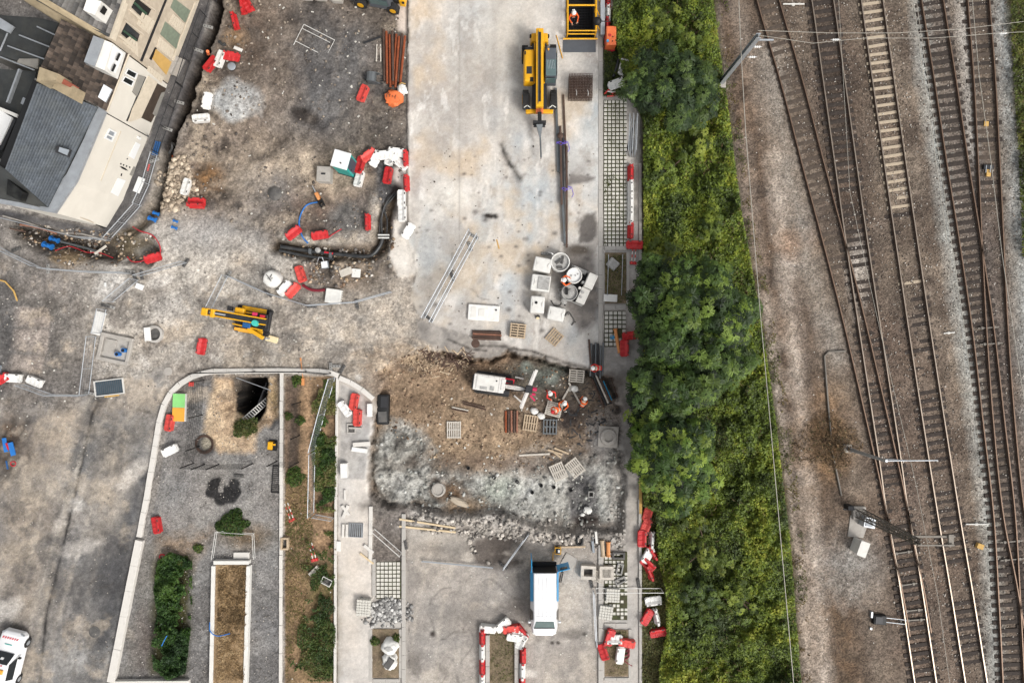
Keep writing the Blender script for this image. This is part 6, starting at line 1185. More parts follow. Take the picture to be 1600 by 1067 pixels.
# rebar cage
t = thing('rebar_cage', 'dense brown rebar cage block standing on the slab', 'rebar cage', 906, 141, 1)
b = MB(); c = MB()
for i in range(16):
    x = -.8+1.6*i/15
    for z in (.05, .35, .72): b.cyl((x, -.85, z), (x, .85, z), .013, 5); c.cyl((-.82, x*1.04, z+.025), (.82, x*1.04, z+.025), .013, 5)
b.build('long_bars', M['rust_dark'], t)['kind'] = 'stuff'; c.build('cross_bars', M['rust_dark'], t)['kind'] = 'stuff'
b = MB()
for i in range(10):
    for j in range(10): b.cyl((-.8+1.6*i/9, -.82+1.64*j/9, 0), (-.8+1.6*i/9, -.82+1.64*j/9, .75), .01, 4)
b.build('stirrups', M['rust_dark'], t)['kind'] = 'stuff'
for s in (-.35, .45): MB().tube([(s, -.3, .76), (s+.06, -.5, .8), (s+.04, -.7, .76)], .018, 5).build('tag_strip', M['pole_white'], t)
# bars and beams near the pit
bars('beam_bundle', 'bundle of rusty beams with an orange edge in the pit', 'beams', 799, 660, 90, 5, 1.55, .08, .2, ['rust', 'rust_dark', 'wood_red', 'rust_dark', 'wood_red'], .02, 1, 'beam'); bars('bar_bundle', 'bundle of red brown steel bars on the slab by the pallets', 'bars', 761, 524, 2, 5, 2.0, .06, .14, ['rust_dark', 'rust_dark', 'wood_red'], .08, 2); bars('drill_rods', 'muddy drill rods with pale joints on the brown soil, upper group', 'rods', 741, 635, 14, 2, 1.7, .05, .16, ['rust_dark', 'rust_dark'], .1); bars('drill_rods', 'muddy drill rods with pale joints on the brown soil, lower group', 'rods', 721, 642, 12, 2, 1.2, .05, .14, ['rust_dark', 'wood_grey'], .2)
bars('beam_bundle', 'steel beams reaching from the slab into the pit', 'beams', 932, 563, 91, 6, 2.3, .07, .17, ['steel_grey', 'steel_dark', 'steel_grey', 'steel_dark', 'steel_grey'], .15, 1, 'beam', gmax(932, 555, 6)); bars('beam_bundle', 'bundle of dark muddy tubes in the right pit corner', 'tubes', 941, 611, 66, 4, 2.2, .07, .19, ['rust_dark', 'steel_dark', 'wood_grey', 'rust_dark'], .12, 1, 'tube')
simple('drill_tube', 'thin blue tube on the muddy tubes in the pit corner', 'tube', MB().cyl((-.75, 0, .2), (.75, 0, .2), .05), M['sky_blue'], 951, 611, 66); simple('steel_bar', 'long brown bar leaning at the right end of the pit', 'bar', MB().box(0, 0, .05, 2.2, .09, .09), M['rust_dark'], 963, 608, 72); simple('steel_bar', 'upright brown beam at the broken slab end', 'bar', MB().box(0, 0, .05, 1.7, .12, .12), M['rust_dark'], 921, 549, 86)
for px, py, L, a, m, lb in ((835, 712, 2.2, -3, 'wood_grey', 'long pale timber on the brown soil below the beams'), (878, 706, 1.1, 22, 'wood', 'pale stake on the soil, upper of three'), (868, 708, 1.1, 18, 'wood', 'pale stake on the soil, middle of three'), (870, 711, .9, 38, 'wood', 'pale stake on the soil, lowest of three'), (668, 817, 4.0, 9, 'timber_pale', 'upper long pale timber on the lane beside the excavation'), (668, 826, 4.0, 6, 'timber_pale', 'lower long pale timber on the lane beside the excavation'), (574, 871, 1.2, 38, 'timber_pale', 'short ochre timber across the walk edge'), (893, 853, 1.9, -1, 'wood', 'pale plank on the ground behind the van'), (900, 618, 2.0, 62, 'wood_grey', 'muddy timber leaning between the workers and the tubes'), (884, 618, 1.6, -60, 'wood_grey', 'thin muddy timber beside the worker in the pit')):
    simple('timber', lb, 'timber', MB().box(0, 0, .02, L, .13, .08), M[m], px, py, a, 'loose timbers', r=5)
simple('yellow_pole', 'yellow tipped white survey pole standing at the garden strip', 'pole', MB().cyl((0, 0, 0), (0, 1.3, .5), .03).cyl((0, 1.3, .5), (0, 1.5, .58), .06).box(0, -.2, 0, .2, .5, .1), M['orange_pipe'], 473, 592, 0); simple('yellow_bar', 'loose yellow bar on the slab left of the guard rail', 'bar', MB().cyl((-.85, 0, .04), (.85, 0, .04), .035), M['yellow'], 874, 75, 75)
simple('yellow_bar', 'faded yellow paint stick on the slab near the slanting fence', 'bar', MB().box(0, 0, 0, .7, .1, .03), M['ochre'], 778, 382, 75)
# pipes in trenches
def pipe(label, pts, r, m, cat='pipe', dz=0, group=None, name='pipe', n=8, parent_parts=None):
    P = [G(p[0], p[1], (p[2] if len(p) > 2 else 0)+r+dz) for p in pts]; o = P[0]; t = tag(empty(name, o), label, cat, group)
    D = []
    for i in range(len(P)-1):
        p0, p1, p2, p3 = P[max(i-1, 0)], P[i], P[i+1], P[min(i+2, len(P)-1)]
        for k in range(6): u = k/6; D.append(.5*((2*p1)+(p2-p0)*u+(2*p0-5*p1+4*p2-p3)*u*u+(3*p1-p0-3*p2+p3)*u**3)-o)
    D.append(P[-1]-o); MB().tube(D, r, n).build('run', M[m], t, 0, True)
    for s in (0, -1):
        d = (D[1]-D[0]).normalized() if s == 0 else (D[-2]-D[-1]).normalized(); MB().cyl(D[s]-d*.01, D[s]+d*.06, r*1.25, 8).build('end_collar', M[m], t)
    return t
pipe('main black pipe in the yard trench with an angled bend', [(438, 385), (485, 392), (530, 397), (575, 400), (592, 386), (598, 370)], .13, 'black_pipe', dz=.35); pipe('second black pipe lying lower in the yard trench', [(436, 391), (480, 400), (520, 404)], .1, 'black_pipe', dz=.3); pipe('black duct rising along the screed strip, left strand', [(596, 372), (596, 340), (603, 318), (616, 300)], .06, 'black_pipe', dz=.3); pipe('black duct rising along the screed strip, right strand', [(603, 372), (604, 345), (600, 325), (610, 312), (620, 300)], .06, 'black_pipe', dz=.3); pipe('third duct strand at the trench corner', [(592, 372), (593, 350), (596, 335)], .05, 'black_pipe', dz=.25)
simple('pipe_support', 'pair of white timbers bridging the duct trench', 'support', MB().box(0, .1, 0, .8, .09, .1).box(0, -.1, 0, .8, .09, .1), M['pole_white'], 600, 370, 0, z=.1)
for px, py, a in ((484, 393, 10), (516, 399, 8)): simple('pipe_saddle', f'grey saddle clamp on the black trench pipe, {"left" if px < 500 else "right"} one', 'clamp', MB().cyl((-.1, 0, 0), (.1, 0, 0), .19, 12).box(0, .1, .1, .2, .2, .12), M['steel_grey'], px, py, a, z=gz(*W(px, py).xy)+.5)
t = thing('meter_box', 'small pale blue box with a hose over the open pipe hole', 'box', 508, 414, -8, None, -.1); MB().box(0, 0, 0, .48, .5, .3).build('housing', M['glass_grey'], t, .02); MB().box(0, 0, .3, .42, .44, .03).build('lid', M['white'], t, .01); MB().tube([(0, .2, .3), (-.05, .5, .4), (-.3, .55, .35), (-.5, .3, .1)], .03, 6).build('hose', M['galv'], t)
simple('valve', 'grey round valve head on the black trench pipe', 'valve', MB().lathe(0, 0, [(.18, 0), (.2, .15), (.1, .25), (.16, .3), (.02, .34)], 12), M['grey_slurry'], 497, 391, 0, z=gz(*W(497, 391).xy)+.5, smooth=True)
pipe('red coupling hose on the black trench pipe', [(507, 394), (514, 395), (520, 396)], .06, 'red_hose', 'hose', .5); pipe('thick dark red corrugated hose beside the white slab bag', [(474, 446), (484, 452), (496, 454), (508, 453)], .10, 'maroon', 'hose', 0)
pipe('blue hose curving through the yard beside the breaker', [(496, 316), (478, 322), (468, 345), (472, 368), (481, 380)], .05, 'blue', 'hose'); pipe('short red rod on the pale trench rim', [(512, 372), (520, 366), (533, 358)], .03, 'red_hose', 'rod'); pipe('blue hose draped over the long white walled planter', [(331, 969, .2), (334, 980, .45), (345, 988, .4), (363, 985, .3)], .035, 'blue', 'hose', .1); pipe('short blue hose lying in the dark shrub bed', [(270, 985, .7), (266, 992, .7), (261, 1001, .6)], .03, 'blue', 'hose', .1)
for k in range(3): pipe(f'dark blue pipe inside the barrier by the corner house, {["left", "middle", "right"][k]} of three', [(246+k*3.2, 222+k*.8), (243+k*3.2, 232+k*.8), (240+k*3.2, 243+k*.8)], .055, 'blue_pipe', group='blue pipes by the corner house')
pipe('old brown pipe in the long pit by the corner house, upper', [(28, 350), (60, 356), (84, 364)], .07, 'wood_red', dz=.4); pipe('grey pipe in the long pit by the corner house, lower right', [(88, 376), (120, 384), (148, 392)], .08, 'steel_grey', dz=.35); pipe('thin brown pipe at the left of the long pit', [(16, 357), (34, 361)], .05, 'rust_dark', dz=.45); pipe('long pale conduit along the back of the long pit', [(8, 338), (42, 348), (82, 361), (130, 366), (165, 376)], .05, 'concrete', dz=.1)
pipe('thin red cable in the long pit', [(88, 392), (96, 386), (104, 384), (116, 388), (130, 393), (150, 394), (172, 402)], .025, 'red_hose', 'cable', .35); pipe('red cable looping out of the pit mouth', [(206, 354), (222, 362), (240, 368), (250, 380), (252, 392), (246, 398), (228, 402), (216, 408), (204, 408), (196, 401)], .035, 'red_hose', 'cable', .15)
def valve(px, py, label, s=1.0):
    t = thing('blue_valve', label, 'valve', px, py, 20, 'blue pipe valves', gz(*W(px, py).xy)+.1); MB().cyl((-.25*s, 0, .2), (.25*s, 0, .2), .14*s, 12).build('body', M['blue'], t, 0, True)
    for q_ in (-1, 1): MB().cyl((q_*.25*s, 0, .2), (q_*.3*s, 0, .2), .2*s, 12).build('flange', M['blue'], t)
    MB().cyl((0, 0, .2), (0, 0, .45*s+.1), .06*s, 8).build('stem', M['blue'], t)
valve(75, 372, 'upper blue pipe valve in the long pit'); valve(71, 383, 'lower blue pipe valve in the long pit', 1.1); valve(245, 334, 'small blue valve in the trench mouth, upper', .7); valve(240, 343, 'small blue valve in the trench mouth, lower', .9); valve(276, 357, 'lone blue valve at the tip of the trench', .6); valve(278, 347, 'dim blue valve cap by the tip of the trench', .5)
pipe('black duct loop in the street trench by the orange duct', [(265, 240), (262, 234), (268, 226), (276, 228), (277, 236), (270, 242)], .07, 'black_pipe', 'duct', .5); pipe('orange duct stub sticking out of the street trench', [(263, 240), (267, 248)], .08, 'orange', 'duct', .5); pipe('ochre duct stub beside the orange one', [(261, 247), (265, 253)], .08, 'orange_pipe', 'duct', .4); pipe('orange duct end in the upper street trench', [(325, 84), (331, 87)], .09, 'orange', 'duct', .6); pipe('black pipe end in the upper street trench', [(347, 70), (353, 75), (357, 74)], .1, 'black_pipe', 'duct', .3)
simple('timber', 'grey plank bridging the long pit', 'timber', MB().box(0, 0, 0, 1.0, .16, .06), M['wood_grey'], 159, 391, -35, 'loose timbers', z=.12)
# boxes, boards, lids
def slab(name, label, cat, px, py, ang, dx, dy, dz, m, z=None, bev=.01, group=None, r=4): return simple(name, label, cat, MB().box(0, 0, 0, dx, dy, dz), M[m], px, py, ang, group, bev, z, False, r)
simple('round_cover', 'round white lid lying beside the white barrier', 'lid', MB().lathe(0, 0, [(.27, 0), (.29, .03), (.28, .07), (.05, .08)], 20), M['glass_grey'], 363, 105, smooth=True); slab('board', 'small white board above the red barrier near the trench', 'board', 374, 79, 22, .62, .22, .08, 'white_wall'); slab('board', 'white board lying on the footway beside the corner house', 'board', 219, 290, -68, 1.1, .5, .06, 'white'); slab('board', 'pink spray marked strip on the footway', 'strip', 234, 263, -75, .5, .1, .02, 'red_faded')
simple('stone_step', 'grey stone step at the boarded door, outer', 'step', MB().box(0, 0, 0, .35, 1.3, .18), M['concrete'], 281, 107, 25); simple('stone_step', 'grey stone step at the boarded door, inner', 'step', MB().box(0, 0, 0, .35, 1.3, .34), M['concrete'], 273, 104, 25)
simple('manhole_cover', 'raised concrete manhole ring in the dirt of the yard', 'manhole', MB().lathe(0, 0, [(.5, -.1), (.48, .1), (.34, .14), (.33, .2), (.05, .21)], 20), M['rubber'], 430, 303, smooth=True); simple('manhole_cover', 'round concrete chamber at the edge of the street trench', 'manhole', MB().lathe(0, 0, [(.42, -.2), (.4, .06), (.3, .1), (.02, .11)], 20), M['concrete'], 273, 264, smooth=True, z=.1); simple('manhole_cover', 'pale round manhole cover by the curved kerb', 'manhole', MB().lathe(0, 0, [(.3, -.05), (.3, .04), (.02, .05)], 20), M['concrete'], 263, 580, smooth=True); simple('manhole_cover', 'round iron manhole cover in the dark lane of the road', 'manhole', MB().lathe(0, 0, [(.4, -.05), (.4, .03), (.3, .035), (.3, .015), (.26, .015), (.26, .035), (.02, .035)], 24), M['rubber'], 148, 987)
simple('manhole_cover', 'round concrete cover near the stacked gully frames', 'manhole', MB().lathe(0, 0, [(.33, -.05), (.33, .07), (.02, .08)], 20), M['kerb_grey'], 962, 846, smooth=True); simple('manhole_ring', 'broken concrete ring standing in the grey mud', 'manhole', MB().lathe(0, 0, [(.55, -.2), (.5, .3), (.38, .34), (.36, .25), (.02, .24)], 12), M['concrete'], 684, 767); simple('manhole_chamber', 'square concrete chamber half buried at the right of the pit', 'manhole', MB().box(0, 0, -.2, 1.4, 1.5, .35).lathe(0, 0, [(.6, .15), (.56, .3), (.35, .33), (.35, .22), (.02, .22)], 20), M['concrete'], 952, 684, 4)
t = thing('concrete_block', 'large grey concrete block beside the portable toilet', 'block', 510, 276, 3); MB().box(0, 0, 0, .95, 1.05, .8).build('block', M['concrete'], t, .03); MB().box(0, 0, .8, .3, .12, .03).build('lifting_eye', M['steel_dark'], t)
t = thing('portable_toilet', 'portable toilet with white roof and teal walls in the yard', 'portable toilet', 545, 263, 16)
MB().box(0, 0, .1, 1.1, 1.1, 2.1).build('cabin', M['teal'], t, .03); MB().box(.553, 0, .25, .02, .8, 1.8).build('door', M['teal_dark'], t, .005); MB().box(.57, -.3, 1.1, .03, .06, .14).build('handle', M['black'], t); MB().box(0, 0, 0, 1.16, 1.16, .1).build('skid', M['steel_dark'], t); MB().box(0, 0, 2.2, 1.18, 1.18, .1, tx=.94, ty=.94).build('roof', M['white'], t, .02); MB().cyl((.1, -.25, 2.3), (.1, -.25, 2.38), .05).build('vent', M['black'], t)
t = thing('hydraulic_breaker', 'yellow and black hydraulic breaker with chisel lying in the yard', 'breaker', 499, 310, 62); MB().box(-.1, 0, .05, .6, .28, .3, tx=.9, ty=.8).build('body', M['orange_pipe'], t, .02); MB().cyl((-.4, 0, .2), (-.95, 0, .16), .06, 8, .03).build('chisel', M['galv'], t, 0, True); MB().box(.42, .14, .05, .55, .06, .34).box(.42, -.14, .05, .55, .06, .34).box(.3, 0, .05, .08, .24, .3).cyl((.6, -.2, .25), (.6, .2, .25), .05).build('mount', M['black'], t, .01)
slab('board', 'pale board leaning on the soil beside the pipe hole', 'board', 541, 425, -20, .9, .5, .12, 'wood_grey'); slab('board', 'crumpled lilac sheet next to the pale board', 'sheet', 557, 427, 4, .6, .6, .06, 'bag'); t = thing('slab_bag', 'flat white ribbed slab bag at the fence', 'slab', 522, 463, 8, None, None, 6); MB().box(0, 0, 0, 1.1, 1.0, .3).build('slab', M['bag'], t, .04)
for k in range(6): MB().box(.58, -.42+k*.165, .05, .06, .09, .22).build('rib', M['white_wall'], t)
t = blob('big_bag', 'large round white bulk bag with a dark emblem on the crossing', 'bag', 429, 437, .62, .62, .9, M['bag'], 0, 4, .05, flat=.25); MB().prism([(-.22, 0), (0, -.14), (.24, .02), (.02, .14)], .905, .925).build('emblem', M['grey_slurry'], t); MB().tube([(-.3, .3, .85), (-.1, .1, .97), (.1, -.2, .95)], .025, 5).tube([(.15, .35, .85), (.05, .1, .98)], .025, 5).build('strap', M['black'], t)
t = thing('tank_cover', 'white flat tank lid lying on the slab', 'tank lid', 756, 489, 4); MB().box(0, 0, 0, 2.2, 1.1, .22).build('body', M['plastic_white'], t, .04); MB().box(-.15, 0, .22, .4, .5, .03).build('inset', M['white_wall'], t, .01); MB().box(-.7, 0, .22, .4, .7, .02).build('inset', M['white_wall'], t, .01); MB().cyl((.85, .25, .2), (.85, .25, .26), .07).build('port', M['black'], t)
t = thing('standing_board', 'tall white site board standing beside the mesh fence', 'board', 155, 505, 14); MB().box(0, 0, 0, .7, 1.65, .12).build('panel', M['plastic_white'], t, .02); MB().box(0, .75, -.02, .8, .1, .08).box(0, -.75, -.02, .8, .1, .08).build('batten', M['galv'], t)
t = thing('ribbed_board', 'grey blue ribbed board in a white frame on the ground', 'board', 172, 605, -7); MB().box(0, 0, .02, 1.95, 1.0, .06).build('sheet', M['machine_grey'], t)
for k in range(13): MB().box(-.84+k*.14, 0, .08, .06, .9, .03).build('rib', M['teal_dark'], t)
MB().box(0, .52, .02, 2.05, .06, .14).box(0, -.52, .02, 2.05, .06, .14).box(1.0, 0, .02, .06, 1.0, .14).box(-1.0, 0, .02, .06, 1.0, .14).build('frame', M['pole_white'], t); MB().box(.1, -.62, .02, 1.0, .1, .1).build('pad', M['ochre'], t)
t = thing('gully_chamber', 'square concrete manhole frame with two blue pipe ends', 'manhole', 182, 545, 12); MB().box(0, .85, 0, 2.3, .25, .3).box(0, -.85, 0, 2.3, .25, .3).box(1.02, 0, 0, .25, 1.5, .3).box(-1.02, 0, 0, .25, 1.5, .3).build('frame', M['concrete'], t, .03); MB().box(0, 0, -.05, 1.85, 1.5, .15).build('floor', M['kerb_grey'], t); MB().box(-.4, .1, .1, .8, 1.0, .1).build('cover', M['concrete'], t, .02)
for x, y in ((.35, -.3), (.72, .05)): pp = MB().cyl((x, y, .1), (x, y, .5), .15, 14, cap=False).cyl((x, y, .5), (x, y, .501), .15, 14).build('pipe_end', M['blue'], t, 0, True); MB().cyl((x, y, .45), (x, y, .506), .115, 12).build('bore', M['black'], pp)
t = thing('manhole_ring', 'white concrete ring with a white slab at the crossing edge', 'manhole', 243, 522, 0); MB().lathe(0, 0, [(.62, 0), (.6, .25), (.45, .28), (.42, .1), (.4, .02)], 24).build('ring', M['kerb_grey'], t, 0, True); MB().cyl((0, 0, 0), (0, 0, .06), .42, 16).build('floor', M['rubber'], t); MB().box(-.42, 0, .26, .45, .95, .1, rz=5).build('slab', M['plastic_white'], t, .02)
t = thing('storage_box', 'tall box with light green and orange lid panels on the gravel', 'box', 282, 636, 2); MB().box(0, 0, 0, .9, 1.95, .25).build('body', M['white_wall'], t, .02); MB().box(0, .49, .25, .86, .95, .04).build('lid', M['green_lid'], t, .01); MB().box(0, -.49, .25, .86, .95, .04).build('lid', M['orange_lid'], t, .01)
t = thing('water_pump', 'small yellow and black pump unit by the garden strip kerb', 'pump', 427, 695, 4); MB().box(-.08, 0, .08, .35, .55, .38).build('engine', M['yellow'], t, .03); MB().box(.22, 0, .06, .24, .5, .34).build('pump_head', M['black'], t, .03); MB().box(.2, .1, .36, .2, .12, .1).build('handle', M['yellow'], t, .01)
for s in (-1, 1): MB().cyl((-.28, s*.32, .1), (.3, s*.32, .1), .06).build('skid_rail', M['black'], t)
t = thing('cable_coil', 'coil of dark cable in the hollow beside the sandy heap', 'coil', 318, 694, 0)
for k in range(4): MB().tube([((.52+.04*k)*math.cos(2*math.pi*i/24)+.02*k, (.5+.05*k)*math.sin(2*math.pi*i/24), .12+.05*k+.03*math.sin(i+k)) for i in range(24)], .022, 5, True).build('turn', M['rust_dark'], t)
t = thing('ladder', 'aluminium ladder leaning into the deep shaft', 'ladder', 389, 655, 0, None, -.35)
a, b_ = Vector((-.55, -.25, .2)), Vector((.85, 1.25, -1.0)); sd_ = (b_-a).cross(Vector((0, 0, 1))).normalized()*.2
for s in (-1, 1): MB().cyl(a+sd_*s, b_+sd_*s, .035, 6).build('stile', M['pole_white'], t)
for k in range(13): p = a.lerp(b_, (k+.5)/13); MB().box(p.x, p.y, p.z, .42, .07, .04, rz=math.degrees(math.atan2(sd_.y, sd_.x))).build('rung', M['pole_white'], t)
bars('steel_bar', 'thin bar laid across the deep shaft', 'bar', 395, 600, 20, 1, 2.6, .025, .1, 'galv', 0, 1, 'bar', -.15); simple('shaft_sheet', 'grey steel sheet pile standing in the deep shaft', 'sheet pile', MB().box(0, 0, -2.4, .05, 1.6, 2.1, rz=-22).box(.1, .3, -2.4, .05, .4, 2.0, rz=20), M['steel_dark'], 404, 615, 0, z=-.4)
# items on the walk and lower footpath
for px, py, a, dx, dy, dz, m, lb in ((579, 640, 0, .35, .9, .25, 'plastic_white', 'white trough beside the black container'), (556, 668, 2, .9, .12, .2, 'kerb_grey', 'short kerb piece on the walk above the stone blocks'), (563, 702, 8, 1.1, .3, .2, 'plastic_white', 'white block on the walk, lower of the stacked pair'), (566, 693, -4, 1.2, .3, .2, 'kerb', 'white block on the walk, upper of the stacked pair'), (540, 733, 88, 1.0, .45, .5, 'plastic_white', 'white cabinet lying at the wall of the walk'), (540, 772, 88, .7, .15, .12, 'kerb', 'short white kerb lying alone on the walk'), (541, 796, 52, .85, .2, .14, 'kerb', 'crossed white kerbs on the walk, upper'), (541, 798, -68, .95, .22, .14, 'kerb', 'crossed white kerbs on the walk, lower'), (537, 828, 92, .95, .17, .14, 'kerb', 'pair of white kerbs on the walk, left'), (543, 828, 92, .95, .17, .14, 'kerb', 'pair of white kerbs on the walk, right'), (577, 856, 40, .85, .22, .14, 'kerb', 'white kerb askew at the edge of the walk'), (491, 891, -45, .85, .28, .2, 'wood_grey', 'pale block lying in the weeds of the garden strip'), (378, 867, 0, 1.1, .45, .14, 'kerb', 'white slab leaning at the head of the long planter'), (530, 852, 90, .7, .3, .1, 'bag', 'crumpled pale bag at the wall of the walk'), (1013, 806, -60, .5, .3, .2, 'white_wall', 'pale frame beside the verge barriers')):
    simple('kerb_block', lb, 'block', MB().box(0, 0, 0, dx, dy, dz), M[m], px, py, a, 'loose blocks and kerbs', .012, r=3)
def frame_item(px, py, ang, dx, dy, h, w, m, label, grate=0, name='gully_surround'):
    t = thing(name, label, 'gully frame', px, py, ang, 'gully frames and grates', None, 5); MB().box(0, dy/2-w/2, 0, dx, w, h).box(0, -dy/2+w/2, 0, dx, w, h).box(dx/2-w/2, 0, 0, w, dy-2*w, h).box(-dx/2+w/2, 0, 0, w, dy-2*w, h).build('frame', M[m], t, .01)
    MB().box(0, 0, 0, dx-2*w, dy-2*w, .02).build('floor', M['rubber'], t)
    for k in range(grate): MB().box(-dx/2+w+(dx-2*w)*(k+.5)/grate, 0, h*.4, .04, dy-2*w, h*.5).build('bar', M[m], t)
    return t
frame_item(550, 669, 0, .65, .7, .12, .1, 'kerb_grey', 'empty square frame lying on the upper walk'); frame_item(557, 827, 2, 1.0, .98, .1, .03, 'galv', 'mesh square set in the walk beside the kerbs', 7, 'mesh_grate'); frame_item(918, 891, 3, 1.05, .95, .45, .22, 'wood_grey', 'pale concrete gully box behind the van'); frame_item(947, 893, 0, 1.0, .95, .3, .2, 'wood_grey', 'concrete gully block with a round slotted grate', 7); frame_item(935, 900, 20, .8, .75, .12, .06, 'wood_grey', 'slotted grate leaning on the gully block', 8); frame_item(966, 867, 3, .9, .5, .2, .14, 'rubber', 'dark gully frame above the others on the pavers'); frame_item(968, 888, 12, .45, .8, .16, .1, 'foot_grey', 'upright gully frame right of the slotted grate'); frame_item(969, 906, -25, .8, .4, .16, .1, 'foot_grey', 'slanting gully frame below the upright one'); frame_item(446, 848, 0, .55, .85, .3, .12, 'wood', 'pale box set into the garden strip kerb', 0, 'service_box'); frame_item(511, 907, 28, .75, .5, .25, .05, 'white_wall', 'open white crate in the garden strip weeds', 0, 'crate'); frame_item(965, 425, 0, .1, .1, .1, .02, 'galv', 'thin wire stake frame in the upper tree pit', 0, 'stake')
t = thing('rubble_sack', 'white mesh sack of rubble in the upper tree pit', 'sack', 957, 413, 40); MB().box(0, 0, 0, .8, .75, .35, tx=.85, ty=.85).build('sack', M['grey_slurry'], t, .06)
slab('board', 'white block lying at the bottom of the upper tree pit', 'block', 953, 466, 3, .95, .5, .25, 'plastic_white'); 
for x in (950, 972): wire3(f'thin steel rod standing in the upper tree pit, {"left" if x < 960 else "right"} one', [G(x, 398, .3), G(x-1, 430, .3), G(x-2, 462, .3)], .025, 'rod', M['galv'], 'rods in the tree pit', 5, 'rod')
pipe('orange clay pipe lying on the short paver bed', [(961, 514), (964, 532), (968, 551)], .12, 'orange_pipe'); simple('pail', 'small turquoise pail beside the orange clay pipe', 'pail', MB().lathe(0, 0, [(.12, 0), (.15, .2), (.13, .2), (.1, .05)], 14), M['sky_blue'], 956, 527, smooth=True); slab('board', 'white strip beside the orange clay pipe', 'board', 974, 545, 88, .9, .2, .05, 'plastic_white')
pipe('orange clay pipe standing by the manhole cover, right one', [(950, 846), (950, 868)], .14, 'orange_pipe'); pipe('pale clay pipe by the manhole cover, left one', [(940, 843), (942, 868)], .14, 'wood'); slab('board', 'white post lying by the clay pipes', 'post', 931, 838, 85, .85, .16, .12, 'white_wall'); slab('board', 'pink and blue site board by the clay pipes', 'board', 926, 850, 84, 1.1, .16, .1, 'glass_grey')
t = thing('hose_coil', 'coils of dark red hose in the lower tree pit', 'hose', 976, 1017, 0)
for k in range(3): MB().tube([(.3*math.cos(2*math.pi*i/20), .35-.28*k+.3*math.sin(2*math.pi*i/20), .08+.07*(k % 2)) for i in range(20)], .055, 6, True).build('coil', M['maroon'], t, 0, True)
MB().tube([(-.2, -.5, .05), (.1, -.75, .05), (.5, -1.0, .05)], .04, 6).build('tail', M['maroon'], t)
def cobbles(px, py, ang, nx_, ny_, nz_, label):
    t = thing('cobble_stack', label, 'cobbles', px, py, ang, 'stacks of paving cobbles', None, 4)
    for k in range(nz_): 
        for i in range(nx_):
            for j in range(ny_): put('cobble', COB, t, ((i-(nx_-1)/2)*.19, (j-(ny_-1)/2)*.19, k*.15), (0, 0, random.uniform(-.08, .08)))
COB = MB().box(0, 0, 0, .175, .175, .14).mesh('cobble', M['paver'], bev=.012)
cobbles(570, 945, 4, 5, 6, 3, 'square stack of pale paving cobbles on the walk'); cobbles(946, 955, 8, 5, 5, 2, 'low stack of pale cobbles on the pavers, lower left'); cobbles(957, 928, 3, 5, 5, 2, 'low stack of pale cobbles on the pavers, upper')
t = blob('big_bag', 'white bulk bag in the tree pit, upper of the two', 'bag', 610, 1007, .6, .55, .6, M['bag'], 10, 6, .25); MB().prism([(-.3, -.1), (0, -.2), (.3, -.05), (.1, .15), (-.2, .1)], .5, .64).build('load', M['grey_slurry'], t); t = blob('big_bag', 'white bulk bag with dark load in the tree pit, lower of the two', 'bag', 610, 1030, .55, .62, .6, M['bag'], -20, 8, .25); MB().box(0, 0, .45, .75, .45, .2, rz=35).build('load', M['rubber'], t, .03)
# red tape, cones, sheets
for px, py, a, n, lb in ((488, 862, 75, 2, 'red and white barrier poles lying in the garden strip'), (990, 398, 95, 2, 'red and white barrier poles lying on the footpath'), (452, 800, 70, 2, 'crumpled red and white barrier tape in the garden strip')):
    t = thing('barrier_pole', lb, 'barrier pole', px, py, a, 'red and white poles', None, 4)
    for i in range(n):
        for k in range(6): MB().cyl((-.66+k*.22, i*.22-.1, .05), (-.44+k*.22, i*.22-.1, .05), .035, 8).build('band', M['red_faded' if k % 2 else 'plastic_white'], t)
    MB().box(.6, 0, 0, .2, .5, .06).build('base', M['red'], t, .01)
t = thing('barrier_tape', 'crumpled red and white tape under the dark bluish tree', 'tape', 955, 146, 0); MB().tube([(-.5, -.1, .1), (-.2, .2, .2), (.1, -.1, .15), (.4, .15, .2), (.2, -.2, .1), (-.3, -.25, .1)], .06, 5).build('strip', M['red_faded'], t); MB().tube([(-.3, .1, .15), (0, .0, .25), (.5, .1, .12)], .05, 5).build('strip', M['plastic_white'], t)
for px, py, m, lb in ((254, 869, 'red_hose', 'small red ring on the gravel near the shrub bed'), (18, 725, 'red_hose', 'small red ring by the tools at the left edge')): simple('ring', lb, 'ring', MB().tube([(.2*math.cos(2*math.pi*i/14), .16*math.sin(2*math.pi*i/14), .05) for i in range(14)], .04, 6, True), M[m], px, py)
slab('tarpaulin', 'blue sheet at the left edge beside the dug hole, left piece', 'sheet', 3, 696, 80, 1.0, .3, .05, 'blue'); slab('tarpaulin', 'blue sheet at the left edge beside the dug hole, right piece', 'sheet', 15, 702, 75, .95, .35, .08, 'blue'); slab('tarpaulin', 'red cloth between the two blue sheets', 'cloth', 8, 698, 70, .5, .2, .1, 'red'); slab('tool', 'dark tool lying below the blue sheets', 'tool', 8, 727, 80, .6, .1, .06, 'blue_pipe'); slab('site_sheet', 'pale blue panel cut by the left edge above the barriers', 'panel', 1, 577, 0, .3, .6, .5, 'glass_grey'); slab('board', 'small red and white sign by the curved kerb', 'sign', 299, 600, 5, .35, .3, .05, 'red_faded')
